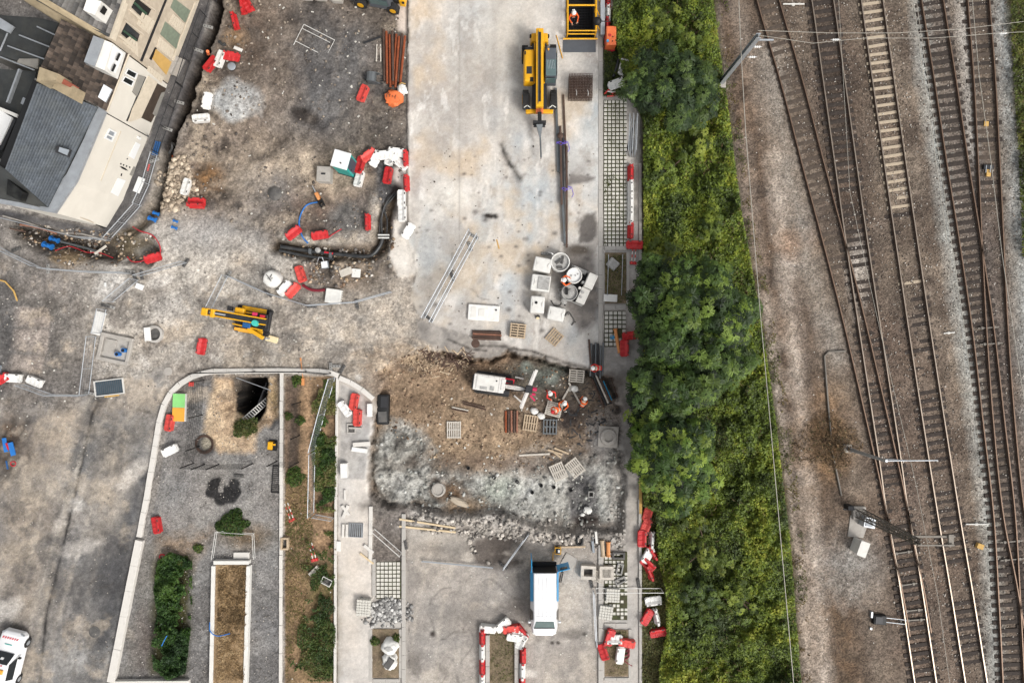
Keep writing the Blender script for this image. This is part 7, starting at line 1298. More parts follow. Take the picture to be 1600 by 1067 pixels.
slab('board', 'pale rectangular plate on the dark patch below the pit fence', 'plate', 181, 452, -60, .75, .35, .05, 'concrete'); slab('board', 'small white box on the dirt right of the fence', 'box', 220, 448, 22, .5, .38, .2, 'white'); slab('board', 'small white bottle shaped post on the dirt', 'post', 166, 445, 88, .28, .12, .1, 'white'); simple('rail_arc', 'curved yellow tube at the left edge', 'tube', MB().tube([(-.8, .55, .1), (-.1, .35, .1), (.5, -.3, .1), (.75, -1.0, .1)], .06, 6), M['ochre'], 12, 448)
for px, py, w_ in ((41, 850, 'upper'), (1012, 884, 'lower')): pass

# bits standing in the slurry
for k, (px, py) in enumerate(((731, 733), (772, 748), (808, 754), (846, 760), (866, 763), (893, 768), (832, 771))):
    simple('pile_pipe', f'short black pipe end sticking out of the slurry, {ORD[k]} from the left' if k < 6 else 'short black pipe end sticking out of the slurry, lowest one', 'pipe end', MB().lathe(0, 0, [(.12, -.1), (.13, .14), (.09, .15), (.08, .02), (.01, .0)], 12), M['black'], px, py, 0, 'black pipe ends in the slurry', r=2)
frame_item(924, 773, 2, .42, .45, .3, .08, 'foot_grey', 'small square box set in the dark mud patch'); blob('sack', 'white sack lying on the dark mud near the pavers', 'sack', 919, 799, .3, .26, .2, M['bag'], 20, 31, .3); blob('sack', 'small white sack left of the larger one on the mud', 'sack', 911, 806, .16, .12, .12, M['bag'], 0, 33, .3)
blob('boulder', 'pale boulder below the broken ring in the slurry', 'boulder', 716, 786, .7, .25, .22, M['stone'], 24, 35, .25); simple('rubber_tyre', 'black rubber tyre lying behind the van', 'tyre', MB().tube([(.2*math.cos(2*math.pi*i/16), .3*math.sin(2*math.pi*i/16), .1) for i in range(16)], .09, 8, True), M['black'], 905, 843, 0, smooth=True); simple('manhole_cover', 'dark round cover on the slab edge below the bar bundle', 'manhole', MB().lathe(0, 0, [(.3, 0), (.3, .03), (.02, .035)], 16), M['rust_dark'], 743, 537, 0)
# ------------------------------------------------------------------ machines and vehicles
mk('paint_white', (246, 246, 246), rough=.25, var=.03, dirt=.08, dirtc=(205, 200, 192)); mk('paint_blue', (46, 164, 224), rough=.3, var=.05); mk('windscreen', (92, 112, 112), rough=.08, var=.15, spec=.7); mk('stripe_red', (206, 40, 60), rough=.4); mk('light', (236, 236, 226), rough=.2); mk('lamp_red', (190, 24, 30), rough=.3); mk('orange_paint', (240, 120, 70), rough=.4, var=.08, dirt=.15); mk('rig_white', (232, 228, 222), rough=.45, var=.08, dirt=.35, dirtc=(170, 156, 140)); mk('pink', (204, 48, 92), rough=.45); mk('turquoise', (70, 196, 180), rough=.5); mk('cream_pad', (240, 220, 176), rough=.6, var=.08)
def wheel(t, x, y, r, w, rim='yellow', steer=0, z=None):
    z = r if z is None else z
    o = MB().cyl((-w/2, 0, 0), (w/2, 0, 0), r, 22).build('wheel', M['tyre'], t, .05, True, 2); o.location = (x, y, z); o.rotation_euler = (0, 0, R(steer))
    tr = MB()
    for k in range(18):
        a = 2*math.pi*k/18; tr.box(0, 0, -.03, w*.96, .07, .06, rx=0)
        n = len(tr.v)-8; Mx = Matrix.Rotation(a, 4, 'X') @ Matrix.Translation((0, 0, r))
        for i in range(n, n+8): tr.v[i] = tuple(Mx @ Vector(tr.v[i]))
    tr.build('tread', M['tyre'], o); MB().cyl((-w/2-.02, 0, 0), (w/2+.02, 0, 0), r*.52, 16).build('rim', M[rim], o, 0, True); return o
def telehandler(px, py, ang, label, jib=True):
    t = thing('telehandler', label, 'telehandler', px, py, ang, 'telehandlers on the site', gmax(px, py, 20))
    for x, y, r in ((-1.0, 2.05, .58), (.95, 2.1, .58), (-.95, -1.05, .6), (.98, -1.05, .6)): wheel(t, x, y, r, .42)
    MB().box(0, .5, .55, 1.0, 4.6, .45).build('chassis', M['steel_dark'], t, .03); MB().box(0, 2.95, .5, 1.3, .6, .8, tx=.85).build('counterweight', M['yellow'], t, .08, False, 2)
    h = MB().box(-.72, .95, .7, .8, 2.35, .85, tx=.86, ty=.92).build('engine_hood', M['yellow'], t, .14, True, 3); MB().box(-.75, 2.05, 1.1, .5, .3, .42).box(-.55, -.02, 1.5, .24, .3, .06).build('grille', M['black'], h, .01)
    c = MB().box(.72, .95, .6, .86, 2.2, 1.5, tx=.84, ty=.86).build('cab', M['machine_grey'], t, .08, False, 2)
    MB().box(.72, .55, 2.105, .66, 1.1, .03).build('roof_window', M['windscreen'], c); MB().box(.72, -.13, 1.25, .68, .06, .75, ty=.4).build('windscreen', M['windscreen'], c); MB().box(1.15, .95, 1.2, .03, 1.7, .7).build('side_window', M['windscreen'], c)
    for k in range(5): MB().box(.5+k*.11, .75, 2.14, .02, .6, .02, rz=8).build('guard_bar', M['galv'], c)
    b = MB().box(-.02, .65, 1.45, .5, 5.2, .5, rx=2).build('boom', M['yellow'], t, .03); MB().box(-.02, .65, 1.955, .16, 4.6, .05, rx=2).build('hose_track', M['black'], b); MB().box(-.12, .65, 1.955, .03, 4.9, .06, rx=2).build('hose', M['steel_grey'], b); MB().cyl((-.34, 2.8, 1.2), (-.34, -.2, 1.3), .05).cyl((.30, 2.8, 1.2), (.30, -.2, 1.3), .05).build('ram', M['yellow'], b)
    MB().box(0, -1.9, .5, 1.9, .3, .3).build('front_axle', M['yellow'], t, .05); [MB().box(x_, -1.35, 1.0, .5, 1.1, .08).build('mudguard', M['tyre'], t, .03) for x_ in (-.92, .95)]; MB().box(-.95, -1.7, 1.09, .3, .05, .02, rz=35).box(-.75, -1.7, 1.09, .3, .05, .02, rz=-35).box(.8, -1.7, 1.09, .3, .05, .02, rz=35).box(1.0, -1.7, 1.09, .3, .05, .02, rz=-35).build('chevron', M['light'], t)
    MB().box(0, -2.15, 1.0, .26, 1.2, .3).build('boom_head', M['black'], t, .03); MB().box(-.62, 3.1, 1.0, .14, .2, .2).box(.6, 3.1, 1.0, .14, .2, .2).build('mirror', M['black'], t, .02); MB().box(0, 3.3, 1.5, .3, .22, .2).build('lamp', M['light'], t, .02); MB().box(0, -1.95, .85, .5, .4, .5).build('carriage_mount', M['orange'], t, .04)
    MB().box(0, -2.75, .55, .9, .16, .6).box(0, -2.95, .6, .8, .1, .3).build('carriage', M['steel_dark'], t, .02)
    for k in range(3): MB().tube([(-.16+.1*k, -1.4, 1.75), (-.12+.1*k, -1.9, 1.6), (-.1+.08*k, -2.5, 1.1)], .022, 5).build('hose', M['black'], t)
    MB().box(-.28, 1.0, 1.55, .012, 1.1, .2).build('decal', M['black'], t); MB().box(-.72, .6, 1.552, .36, .5, .012).build('hood_vent', M['steel_dark'], t); MB().cyl((-1.0, 1.7, 1.2), (-1.0, 1.7, 1.9), .06).build('exhaust', M['steel_dark'], t); MB().cyl((.55, 1.75, 2.1), (.55, 1.75, 2.22), .06).build('beacon', M['orange_lid'], t)
    if jib: MB().cyl((0, -2.9, .9), (.05, -3.8, .8), .32, 4, .06).build('jib_frame', M['steel_grey'], t); MB().cyl((.05, -3.6, .8), (.12, -5.1, .75), .06).build('jib_arm', M['steel_grey'], t); MB().cyl((.12, -5.1, .72), (.12, -5.1, .4), .03).build('hook', M['black'], t)
    return t
telehandler(842, 138, 0, 'yellow telehandler with a jib parked on the concrete slab')
t = telehandler(588, -3, 101, 'dark telehandler with orange wheels cut by the top edge', False); t.scale = (.9, .72, .9)
# boulders beside it
for k, (px, py, s) in enumerate(((480, 0, .4), (503, 1, .5), (528, 3, .7))): simple('concrete_wedge', f'broken concrete wedge at the top edge, {ORD[k]} from the left', 'wedge', MB().prism([(-.5, -.1), (-.2, -.4), (.4, -.45), (.5, .3), (-.4, .4)], 0, .45), M['concrete'], px, py, 0, 'broken concrete wedges', .04).scale = (1.1, s, 1)
# yellow crawler drill rig
t = thing('drill_rig', 'yellow crawler drill rig with a long mast on the crossing', 'drill rig', 398, 501, 10); t.scale = (1.08, 1.05, 1)
for s in (-1, 1):
    k = MB().box(0, s*.72, 0, 2.3, .34, .42).build('crawler_track', M['tyre'], t, .12, False, 2); MB().box(0, s*.72, .42, 1.6, .3, .06).build('track_guard', M['yellow'], k, .02)
    for j in range(12): MB().box(-1.0+j*.18, s*.72, .425, .05, .34, .03).build('shoe', M['steel_dark'], k)
MB().box(.1, 0, .35, 2.2, 1.1, .35).build('chassis', M['steel_dark'], t, .04)
for k in range(7): MB().box(-.9+k*.3, random.uniform(-.45, .45), .7, random.uniform(.12, .3), random.uniform(.08, .22), random.uniform(.1, .4)).build('fitting', M[['yellow', 'galv', 'orange_lid', 'steel_dark', 'yellow', 'stripe_red', 'galv'][k]], t, .01)
for s in (-1, 1): MB().cyl((-1.1, s*.42, .8), (.9, s*.5, .95), .05).build('ram', M['yellow'], t)
MB().box(-.7, .45, .7, .6, .5, .45).build('engine_cover', M['yellow'], t, .05); MB().box(.75, .1, .7, .8, .9, .4).build('power_pack', M['steel_dark'], t, .04)
m_ = MB().box(-.75, .08, 1.25, 4.0, .3, .14).build('mast', M['steel_dark'], t, .02); MB().box(-.75, .27, 1.2, 3.8, .08, .22).box(-.75, -.11, 1.2, 3.8, .08, .22).build('mast_rail', M['yellow'], m_, .01); MB().box(-2.75, .05, 1.15, .4, .5, .35).build('mast_head', M['yellow'], m_, .05); MB().box(-2.2, .05, 1.3, .25, .55, .3).build('clamp', M['yellow'], m_, .04); MB().cyl((-2.4, .08, 1.45), (-1.4, .08, 1.45), .06).build('rod', M['galv'], m_)
MB().lathe(.55, -.1, [(.02, 1.25), (.22, 1.26), (.2, 1.6), (.05, 1.62)], 10).build('swivel', M['turquoise'], t, 0, True); MB().box(.35, .45, 1.1, .32, .26, .2).build('motor', M['pink'], t, .03); MB().box(.85, .4, 1.1, .3, .2, .25).box(.95, .05, 1.1, .18, .3, .2).build('valve_block', M['stripe_red'], t, .03); MB().box(-.1, -.35, 1.0, .5, .35, .15).build('control_box', M['blue_pipe'], t, .03)
for k in range(6): MB().tube([(.2+.12*k, .3-.1*k, 1.0), (.5+.1*k, .35-.14*k, 1.3+.04*k), (1.15, .35-.13*k, .9)], .03, 6).build('hose', M['black'], t)
MB().box(.45, -.78, .65, 1.2, .25, .2, rz=-24).build('outrigger', M['yellow'], t, .03); MB().box(1.35, -1.0, .1, .8, .42, .12, rz=-6).build('outrigger_pad', M['cream_pad'], t, .03); MB().cyl((1.2, -1.0, .2), (1.2, -1.0, .8), .06).build('jack', M['galv'], t); MB().box(-1.35, .55, .8, .3, .3, .3).box(1.25, .3, .75, .12, .9, .35).build('bracket', M['steel_dark'], t, .02); MB().box(-.4, -.72, .55, 1.2, .2, .1).build('step', M['orange_lid'], t)
# white rig in the pit
t = thing('drill_rig', 'white and red drill rig with a cross mast working in the pit', 'drill rig', 783, 602, 8)
b = MB().box(-.85, .05, .45, 2.2, 1.15, .85, tx=.98, ty=.96).build('body', M['rig_white'], t, .05, False, 2); MB().box(-1.0, .05, 1.305, 1.4, .9, .02).build('hatch', M['white_wall'], b, .005); MB().box(-.35, .3, 1.31, .1, .1, .03).build('cap', M['black'], b)
for k in range(5): MB().box(-1.75+k*.4, .05, 1.302, .02, 1.05, .012).build('seam', M['grey_slurry'], b)
MB().box(-1.98, .05, .6, .1, .9, .5).build('radiator', M['steel_dark'], b); MB().box(-1.2, -.3, 1.305, .5, .2, .04).box(-.6, -.25, 1.305, .3, .3, .05).build('vent', M['grey_slurry'], b)
for s in (-1, 1): MB().box(-.6, s*.62, 0, 2.5, .34, .45).build('crawler_track', M['tyre'], t, .12, False, 2)
MB().box(.5, .4, .7, .75, .35, .5).build('seat_frame', M['stripe_red'], t, .04); MB().box(.55, .38, 1.2, .5, .22, .06).build('seat', M['black'], t, .02); MB().box(.3, -.45, .6, .7, .3, .4).build('valve_bank', M['steel_dark'], t, .03); MB().box(.15, .1, .8, .3, .8, .55).build('console', M['rig_white'], t, .03)
MB().box(.95, 0, .85, 1.5, .28, .26).build('boom', M['rig_white'], t, .04); MB().tube([(.2, .2, 1.3), (.8, .25, 1.5), (1.7, .1, 1.2)], .04, 6).tube([(.2, -.2, 1.2), (.9, -.2, 1.5), (1.7, -.1, 1.2)], .04, 6).build('hose', M['black'], t); MB().cyl((.9, .7, .3), (1.5, .65, .3), .06).cyl((1.0, -.6, .3), (1.6, -1.0, .3), .06).build('outrigger', M['rig_white'], t)
MB().box(1.95, .05, 1.2, .2, 2.9, .2, rz=-14).box(1.82, .05, 1.25, .08, 2.7, .12, rz=-14).build('mast', M['rig_white'], t, .02); MB().box(1.95, .05, 1.1, .5, .5, .45).build('drill_head', M['steel_dark'], t, .04); MB().cyl((2.15, .1, 1.3), (2.5, .1, 1.3), .14).cyl((2.2, -.25, 1.3), (2.45, -.25, 1.3), .1).box(2.3, -.55, 1.0, .5, .12, .12, rz=-40).build('hose_reel', M['pink'], t, 0, True)
# van
t = t_van = thing('van', 'white delivery van with blue sides and open rear doors on the lane', 'van', 849.5, 931, 0)
def loftx(sec, m, name, parent, bev=.03):
    """sec: list of (y, half width bottom, half width top, z0, z1)"""
    vs = []; fs = []
    for y, wb, wt, z0, z1 in sec: vs += [(-wb, y, z0), (wb, y, z0), (wb*1.0, y, (z0+z1)*.52), (wt, y, z1-.05), (wt*.86, y, z1), (-wt*.86, y, z1), (-wt, y, z1-.05), (-wb, y, (z0+z1)*.52)]
    n = 8
    for i in range(len(sec)-1):
        for k in range(n): fs.append((i*n+k, i*n+(k+1) % n, (i+1)*n+(k+1) % n, (i+1)*n+k)[::-1])
    fs += [tuple(range(n)), tuple(range((len(sec)-1)*n, len(sec)*n))[::-1]]
    bmx = MB().add(vs, fs)
    o = bmx.build(name, m, parent, 0, True); bm = bmesh.new(); bm.from_mesh(o.data); bmesh.ops.recalc_face_normals(bm, faces=bm.faces); bmesh.ops.bevel(bm, geom=[e for e in bm.edges if e.calc_face_angle(0) > .6], offset=bev, segments=2, affect='EDGES', profile=.6); bm.to_mesh(o.data); bm.free(); return o
loftx([(2.25, .95, .76, .3, 1.95), (0.2, .95, .76, .3, 1.97), (-.7, .95, .74, .3, 1.95), (-.98, .95, .72, .3, 1.9), (-1.8, .93, .80, .3, 1.12), (-2.2, .86, .74, .32, 1.04), (-2.42, .70, .62, .35, .85)], M['paint_white'], 'body', t, .04)
MB().add([(-.60, -1.02, 1.88), (.60, -1.02, 1.88), (.72, -1.76, 1.185), (-.72, -1.76, 1.185)], [(3, 2, 1, 0)]).build('windscreen', M['windscreen'], t).location.z = .012; MB().add([(-.71, -1.68, 1.26), (.71, -1.68, 1.26), (.72, -1.8, 1.14), (-.72, -1.8, 1.14)], [(3, 2, 1, 0)]).build('wiper_panel', M['black'], t).location.z = .022
for s in (-1, 1):
    MB().add([(s*.97, -.4, 1.19), (s*.97, -1.15, 1.19), (s*.83, -.98, 1.72), (s*.83, -.4, 1.76)], [(0, 1, 2, 3) if s < 0 else (3, 2, 1, 0)]).build('side_window', M['glass'], t)
    MB().add([(s*.96, 2.24, .5), (s*.96, -.3, .5), (s*.975, .1, 1.19), (s*.80, .35, 1.885), (s*.80, 2.24, 1.885), (s*.975, 2.24, 1.19)], [(0, 1, 2, 5) if s < 0 else (5, 2, 1, 0), (5, 2, 3, 4) if s < 0 else (4, 3, 2, 5)]).build('side_graphic', M['paint_blue'], t)
    MB().box(s*1.03, -1.3, 1.12, .2, .12, .22).build('mirror', M['paint_white'], t, .03); MB().box(s*.66, -2.22, .72, .3, .22, .16, rz=s*20).build('headlight', M['light'], t, .02); MB().box(s*.9, 2.27, .8, .08, .04, .7).build('tail_light', M['lamp_red'], t)
for x in (-.86, .86):
    for y in (1.5, -1.55): wheel(t, x, y, .33, .22, 'galv')
d = MB().box(-.9, 2.72, .4, .05, .9, 1.45).build('rear_door', M['paint_blue'], t, .02); MB().box(-.935, 2.7, 1.3, .03, .5, .4).build('door_window', M['glass'], d); d = MB().box(1.28, 2.42, .4, .85, .05, 1.45, rz=14).build('rear_door', M['paint_blue'], t, .02); MB().box(1.28, 2.46, 1.3, .5, .04, .4, rz=14).build('door_window', M['glass'], d)
MB().box(0, 2.27, .5, 1.6, .03, 1.35).build('load_bay', M['black'], t); MB().box(0, 2.4, .3, 1.75, .28, .2).build('rear_bumper', M['black'], t, .03); MB().cyl((0, -.9, 1.95), (0, -.75, 2.12), .012).build('aerial', M['black'], t); MB().box(0, -1.98, 1.06, 1.3, .02, .01).build('hood_seam', M['galv'], t)
for k in range(4): MB().box(-.42+k*.28, .65, 1.965, .05, 2.6, .018).build('roof_rib', M['paint_white'], t_van, .005)
MB().box(0, -.66, 1.955, 1.2, .012, .012).build('roof_seam', M['galv'], t_van)
# gear behind the van
t = thing('compactor', 'yellow framed petrol machine standing behind the van', 'machine', 871, 857, 2); MB().box(0, .22, .5, .42, .04, .04).box(0, -.22, .5, .42, .04, .04).box(.2, 0, .5, .04, .44, .04).box(-.2, 0, .5, .04, .44, .04).build('frame', M['yellow'], t); MB().box(0, 0, 0, .36, .4, .4).build('engine', M['black'], t, .04); MB().box(.06, -.02, .4, .14, .2, .12).build('tank', M['white'], t, .02)
for sx in (-1, 1):
    for sy in (-1, 1): MB().box(sx*.2, sy*.22, 0, .04, .04, .5).build('leg', M['yellow'], t)
MB().box(-.3, -.5, .05, .05, .6, .05).build('handle', M['yellow'], t); slab('board', 'pale square plate under the open van door', 'plate', 889, 877, 30, .95, .95, .05, 'concrete'); simple('crowbar', 'dark forked tool on the ground right of the van', 'tool', MB().box(-.06, 0, .02, .04, .8, .04).box(.06, 0, .02, .04, .8, .04).box(0, .38, .02, .16, .06, .04), M['black'], 877, 901, 12)
# marked white car
t = thing('car', 'white patrol style car with red hood chevrons at the lower left corner', 'car', 22, 1024, 14)
loftx([(2.05, .62, .52, .3, .72), (1.85, .84, .72, .25, .86), (1.0, .90, .78, .22, .98), (.72, .90, .72, .22, 1.08), (.1, .90, .62, .22, 1.5), (-1.2, .90, .62, .22, 1.5), (-1.7, .88, .66, .22, 1.1), (-2.1, .8, .7, .25, 1.0)], M['paint_white'], 'body', t, .05)
MB().add([(-.68, .80, 1.09), (.68, .80, 1.09), (.56, .16, 1.5), (-.56, .16, 1.5)], [(0, 1, 2, 3)]).build('windscreen', M['glass'], t).location.z = .012; MB().add([(-.4, .5, 1.3), (-.18, .5, 1.3), (-.18, .38, 1.38), (-.4, .38, 1.38)], [(0, 1, 2, 3)]).add([(-.05, .52, 1.3), (.16, .52, 1.3), (.16, .4, 1.38), (-.05, .4, 1.38)], [(0, 1, 2, 3)]).build('paper', M['white'], t).location.z = .02
for s in (-1, 1): MB().add([(s*.875, .55, 1.02), (s*.875, -1.0, 1.02), (s*.66, -.95, 1.44), (s*.655, .15, 1.44)], [(0, 1, 2, 3) if s > 0 else (3, 2, 1, 0)]).build('side_window', M['glass'], t).location.x = s*.015; MB().box(s*1.0, .55, .92, .2, .14, .16).build('mirror', M['black'], t, .03); MB().box(s*.62, 1.9, .62, .3, .2, .14, rz=-s*25).build('headlight', M['galv'], t, .03)
for k in range(7): MB().box(-.5+k*.165, 1.66, .895, .08, .16, .012, rz=-30).build('chevron', M['stripe_red'], t)
MB().box(0, 1.25, .965, .5, .06, .01).build('lettering', M['teal'], t); MB().box(.7, 1.1, .9, .06, .16, .01).box(.72, .85, .93, .06, .12, .01).build('chevron', M['stripe_red'], t); MB().box(0, -.35, 1.5, .9, .3, .12).build('light_bar', M['orange_lid'], t, .03); MB().box(.2, .05, 1.505, .1, .1, .02).build('roof_mark', M['stripe_red'], t)
for x in (-.82, .82):
    for y in (1.3, -1.3): wheel(t, x, y, .31, .2, 'galv')
# generator
t = thing('generator', 'orange generator set with red cap under the shrubs', 'generator', 952, 66, 0); MB().box(0, 0, .2, .68, 1.3, .85).build('housing', M['orange_paint'], t, .05, False, 2); MB().box(0, 0, 0, .75, 1.4, .2).build('base', M['stripe_red'], t, .03); MB().cyl((-.1, 0, 1.05), (-.1, 0, 1.12), .09).build('filler_cap', M['red'], t); MB().box(-.26, -.4, 1.05, .14, .16, .1).build('control', M['sky_blue'], t); MB().cyl((.1, -.1, 1.05), (.1, -.1, 1.1), .04).cyl((.08, -.4, 1.05), (.08, -.4, 1.1), .04).build('port', M['black'], t); MB().tube([(.36, .3, .3), (.6, 0, .1), (.55, -.6, .02)], .03, 6).build('cable', M['black'], t)
pipe('thick black cable running down behind the generator', [(975, 50), (968, 85), (962, 110), (958, 122)], .09, 'black_pipe', 'cable', .1); simple('hard_hat_lamp', 'black round work lamp over the guard rail', 'lamp', MB().lathe(0, 0, [(.05, 0), (.28, .1), (.3, .25), (.16, .4), (.02, .44)], 16).cyl((0, 0, -.9), (0, 0, .1), .04).cyl((.2, 0, .2), (.8, 0, .15), .03), M['black'], 930, 46, z=1.0, smooth=True)
# trench guard rail
t = thing('guard_rail', 'yellow guard rail round the dark trench at the top', 'guard rail', 907, 30, 0, None, .1)
def rail(n, p, q_, r=.045): MB().cyl(p, q_, r, 8).build(n, M['yellow'], t, 0, True)
for z in (.55, 1.05): rail('rail', (-.98, 2.6, z), (-.98, -1.35, z)); rail('rail', (.98, 2.6, z), (.98, -1.35, z)); rail('rail', (-.98, -1.35, z), (.98, -1.35, z))
rail('rail', (-.95, .42, 1.0), (.95, .42, 1.0), .06); rail('rail', (-1.25, -1.55, .25), (1.15, -1.55, .25), .06)
for x in (-.98, .98):
    for y in (2.5, .42, -1.35): rail('post', (x, y, 0), (x, y, 1.08))
for k in range(4): rail('rung', (1.0, 2.2-k*1.0, .9), (1.35, 2.0-k*1.0, .2), .03)
for x in (-.95, .95): MB().box(x, .6, -1.7, .05, 4.2, 1.65).build('shoring_sheet', M['steel_dark'], t)
b = MB()
for k in range(22): b.cyl((-.9, 2.6-k*.19, -.95), (.9, 2.6-k*.19, -.95), .022, 5)
for k in range(9): b.cyl((-.85+k*.21, 2.6, -.99), (-.85+k*.21, -1.5, -.99), .02, 5)
tag(b.build('rebar_mat', M['steel_dark'], None), 'dark rebar mat at the bottom of the guarded trench', 'rebar mat').location = W(907, 30)
slab('trench_plate', 'dark steel road plate below the guard rail', 'steel plate', 905, 74, 0, 2.3, .85, .04, 'machine_grey', .12)
simple('site_screen', 'grey upright screen strip between trench and barriers', 'screen', MB().box(0, 0, 0, .3, 3.4, .6), M['galv'], 940, 22, 0)
# mixing plant
def tank(px, py, r, h, label, m='plastic_white', hole=False, ang=0):
    t = thing('mixing_tank', label, 'tank', px, py, ang, 'round mixing tanks'); MB().lathe(0, 0, [(r*.9, 0), (r, .05), (r, h), (r*.97, h+.03), (r*.9, h+.03), (r*.88, h-.12), (r*.86, h-.14)], 26).build('vessel', M[m], t, 0, True); MB().cyl((0, 0, h-.16), (0, 0, h-.13), r*.89, 24).build('content', M['grey_slurry' if hole else 'white'], t)
    return t
t = tank(874, 412, .66, .9, 'round white tank full of grey slurry, topmost of the plant', hole=True); MB().box(-.1, .05, .72, .5, .16, .2, rz=40).box(.15, .15, .72, .14, .55, .16, rz=-10).box(-.05, -.35, .72, .4, .16, .14).build('paddle', M['rubber'], t, .02); MB().tube([(-.5, .5, .9), (-.6, .6, 1.0), (-.8, .7, .6)], .03, 6).build('handle', M['white'], t)
t = tank(895, 433, .54, 1.1, 'round white mixing drum on the plant skid'); MB().cyl((-.2, 0, .98), (-.2, 0, 1.04), .06).cyl((.08, 0, .98), (.08, 0, 1.04), .05).cyl((.25, .1, .98), (.25, .1, 1.03), .05).build('port', M['grey_slurry'], t)
t = tank(888, 459, .56, 1.0, 'grey cement crusted mixer on the plant skid', 'grey_slurry', True); MB().box(-.2, .1, .86, .16, .5, .25).build('motor', M['black'], t, .02); MB().lathe(.08, 0, [(.2, .88), (.22, 1.05), (.05, 1.1)], 12).build('gearbox', M['grey_slurry'], t); MB().lathe(-.35, -.55, [(.2, .3), (.24, .5), (.2, .6), (.05, .62)], 14).build('spout', M['grey_slurry'], t)
t = thing('mixer_skid', 'steel skid frame of the mixing plant with two cabinets', 'mixing plant', 901, 447, 24); MB().box(0, 1.15, .1, 1.7, .1, .2).box(0, -1.15, .1, 1.7, .1, .2).box(.85, 0, .1, .1, 2.4, .2).box(-.85, 0, .1, .1, 2.4, .2).box(-.3, 1.02, .3, 1.0, .3, .3).build('frame', M['grey_slurry'], t, .02); MB().box(.68, .55, .3, .62, 1.05, 1.0).build('cabinet', M['white_wall'], t, .03); MB().box(.62, -.55, .3, .62, 1.1, .7).build('cabinet', M['white_wall'], t, .03); MB().box(0, 0, .06, 1.5, 2.1, .06).build('floor', M['steel_dark'], t)
for y in (-.35, -.7): MB().cyl((.5, y, 1.0), (.5, y, 1.08), .1).build('port', M['grey_slurry'], t)
for x, y in ((.25, .3), (.2, -.15)): MB().cyl((x, y, .2), (x, y, 1.0), .1).build('pump', M['white_wall'], t, 0, True)
MB().tube([(-.9, -.6, .15), (-1.1, -.75, .3), (-.9, -.95, .15)], .05, 6).build('tow_hitch', M['grey_slurry'], t)
def bigbag(px, py, ang, dx, dy, h, label, top=None, spot=None):
    t = thing('cement_bag', label, 'bulk bag', px, py, ang, 'white cement bulk bags', None, 8); b = MB().box(0, 0, 0, dx, dy, h, tx=.96, ty=.96); o = b.build('sack', M['bag'], t, .09, True, 3)
    if top: MB().box(dx*.14, 0, h+.01, dx*.6, dy*.75, .05).build('top_flap', M['grey_slurry'], t, .02)
    if spot: MB().cyl((-.1, .12, h), (-.1, .12, h+.05), .1, 14).build('spout', M['black'], t)
    for sx in (-1, 1): MB().tube([(sx*dx*.4, dy*.4, h*.95), (sx*dx*.3, 0, h+.05), (sx*dx*.4, -dy*.4, h*.95)], .02, 5).build('strap', M['white_wall'], t)
    return t
bigbag(847, 416, 12, 1.25, 1.0, .9, 'white covered bulk bag, upper left of the plant'); bigbag(844, 444, 8, 1.35, 1.15, .9, 'white bulk bag with grey opened top left of the plant', True); bigbag(839, 477, 4, 1.0, 1.2, .95, 'white square container with a black round cap', None, True); bigbag(868, 491, 12, 1.2, .95, .8, 'white crumpled bulk bag below the plant')
pipe('grey hose loop at the right of the lower bulk bag', [(882, 494), (888, 488), (893, 494), (897, 502), (893, 508)], .05, 'rubber', 'hose'); pipe('grey hose looping below the plant', [(861, 470), (866, 477), (875, 477), (880, 470), (883, 478)], .04, 'rubber', 'hose')
for px, py, a in ((840, 495, 0),): t = thing('valve_stub', 'small yellowish outlet valve under the square container', 'valve', px, py, a); MB().cyl((-.15, 0, .1), (.15, 0, .1), .08).build('pipe', M['steel_dark'], t); MB().box(.0, -.08, .05, .2, .2, .12).build('handle', M['cream_pad'], t)
# black container in the pit
t = thing('water_trough', 'glossy black container with rubble in the pit corner', 'container', 598, 640, 2); MB().box(0, 0, 0, .82, 2.1, .6).build('shell', M['black'], t, .06, True, 2); MB().box(.08, .55, .6, .5, .8, .04).build('lid', M['steel_dark'], t, .01); MB().box(0, -.5, .58, .6, .75, .06, rz=6).build('slab', M['rubber'], t, .02)
for px, py, lb in ((835, 643, 'white folded sack left of the pallet, upper of two'), (846, 651, 'white folded sack left of the pallet, lower of two'), (898, 608, 'white tub with red marks above the workers')): blob('big_bag' if px < 850 else 'tub', lb, 'sack', px, py, .3, .24, .35, M['bag'], 20, px, .15)
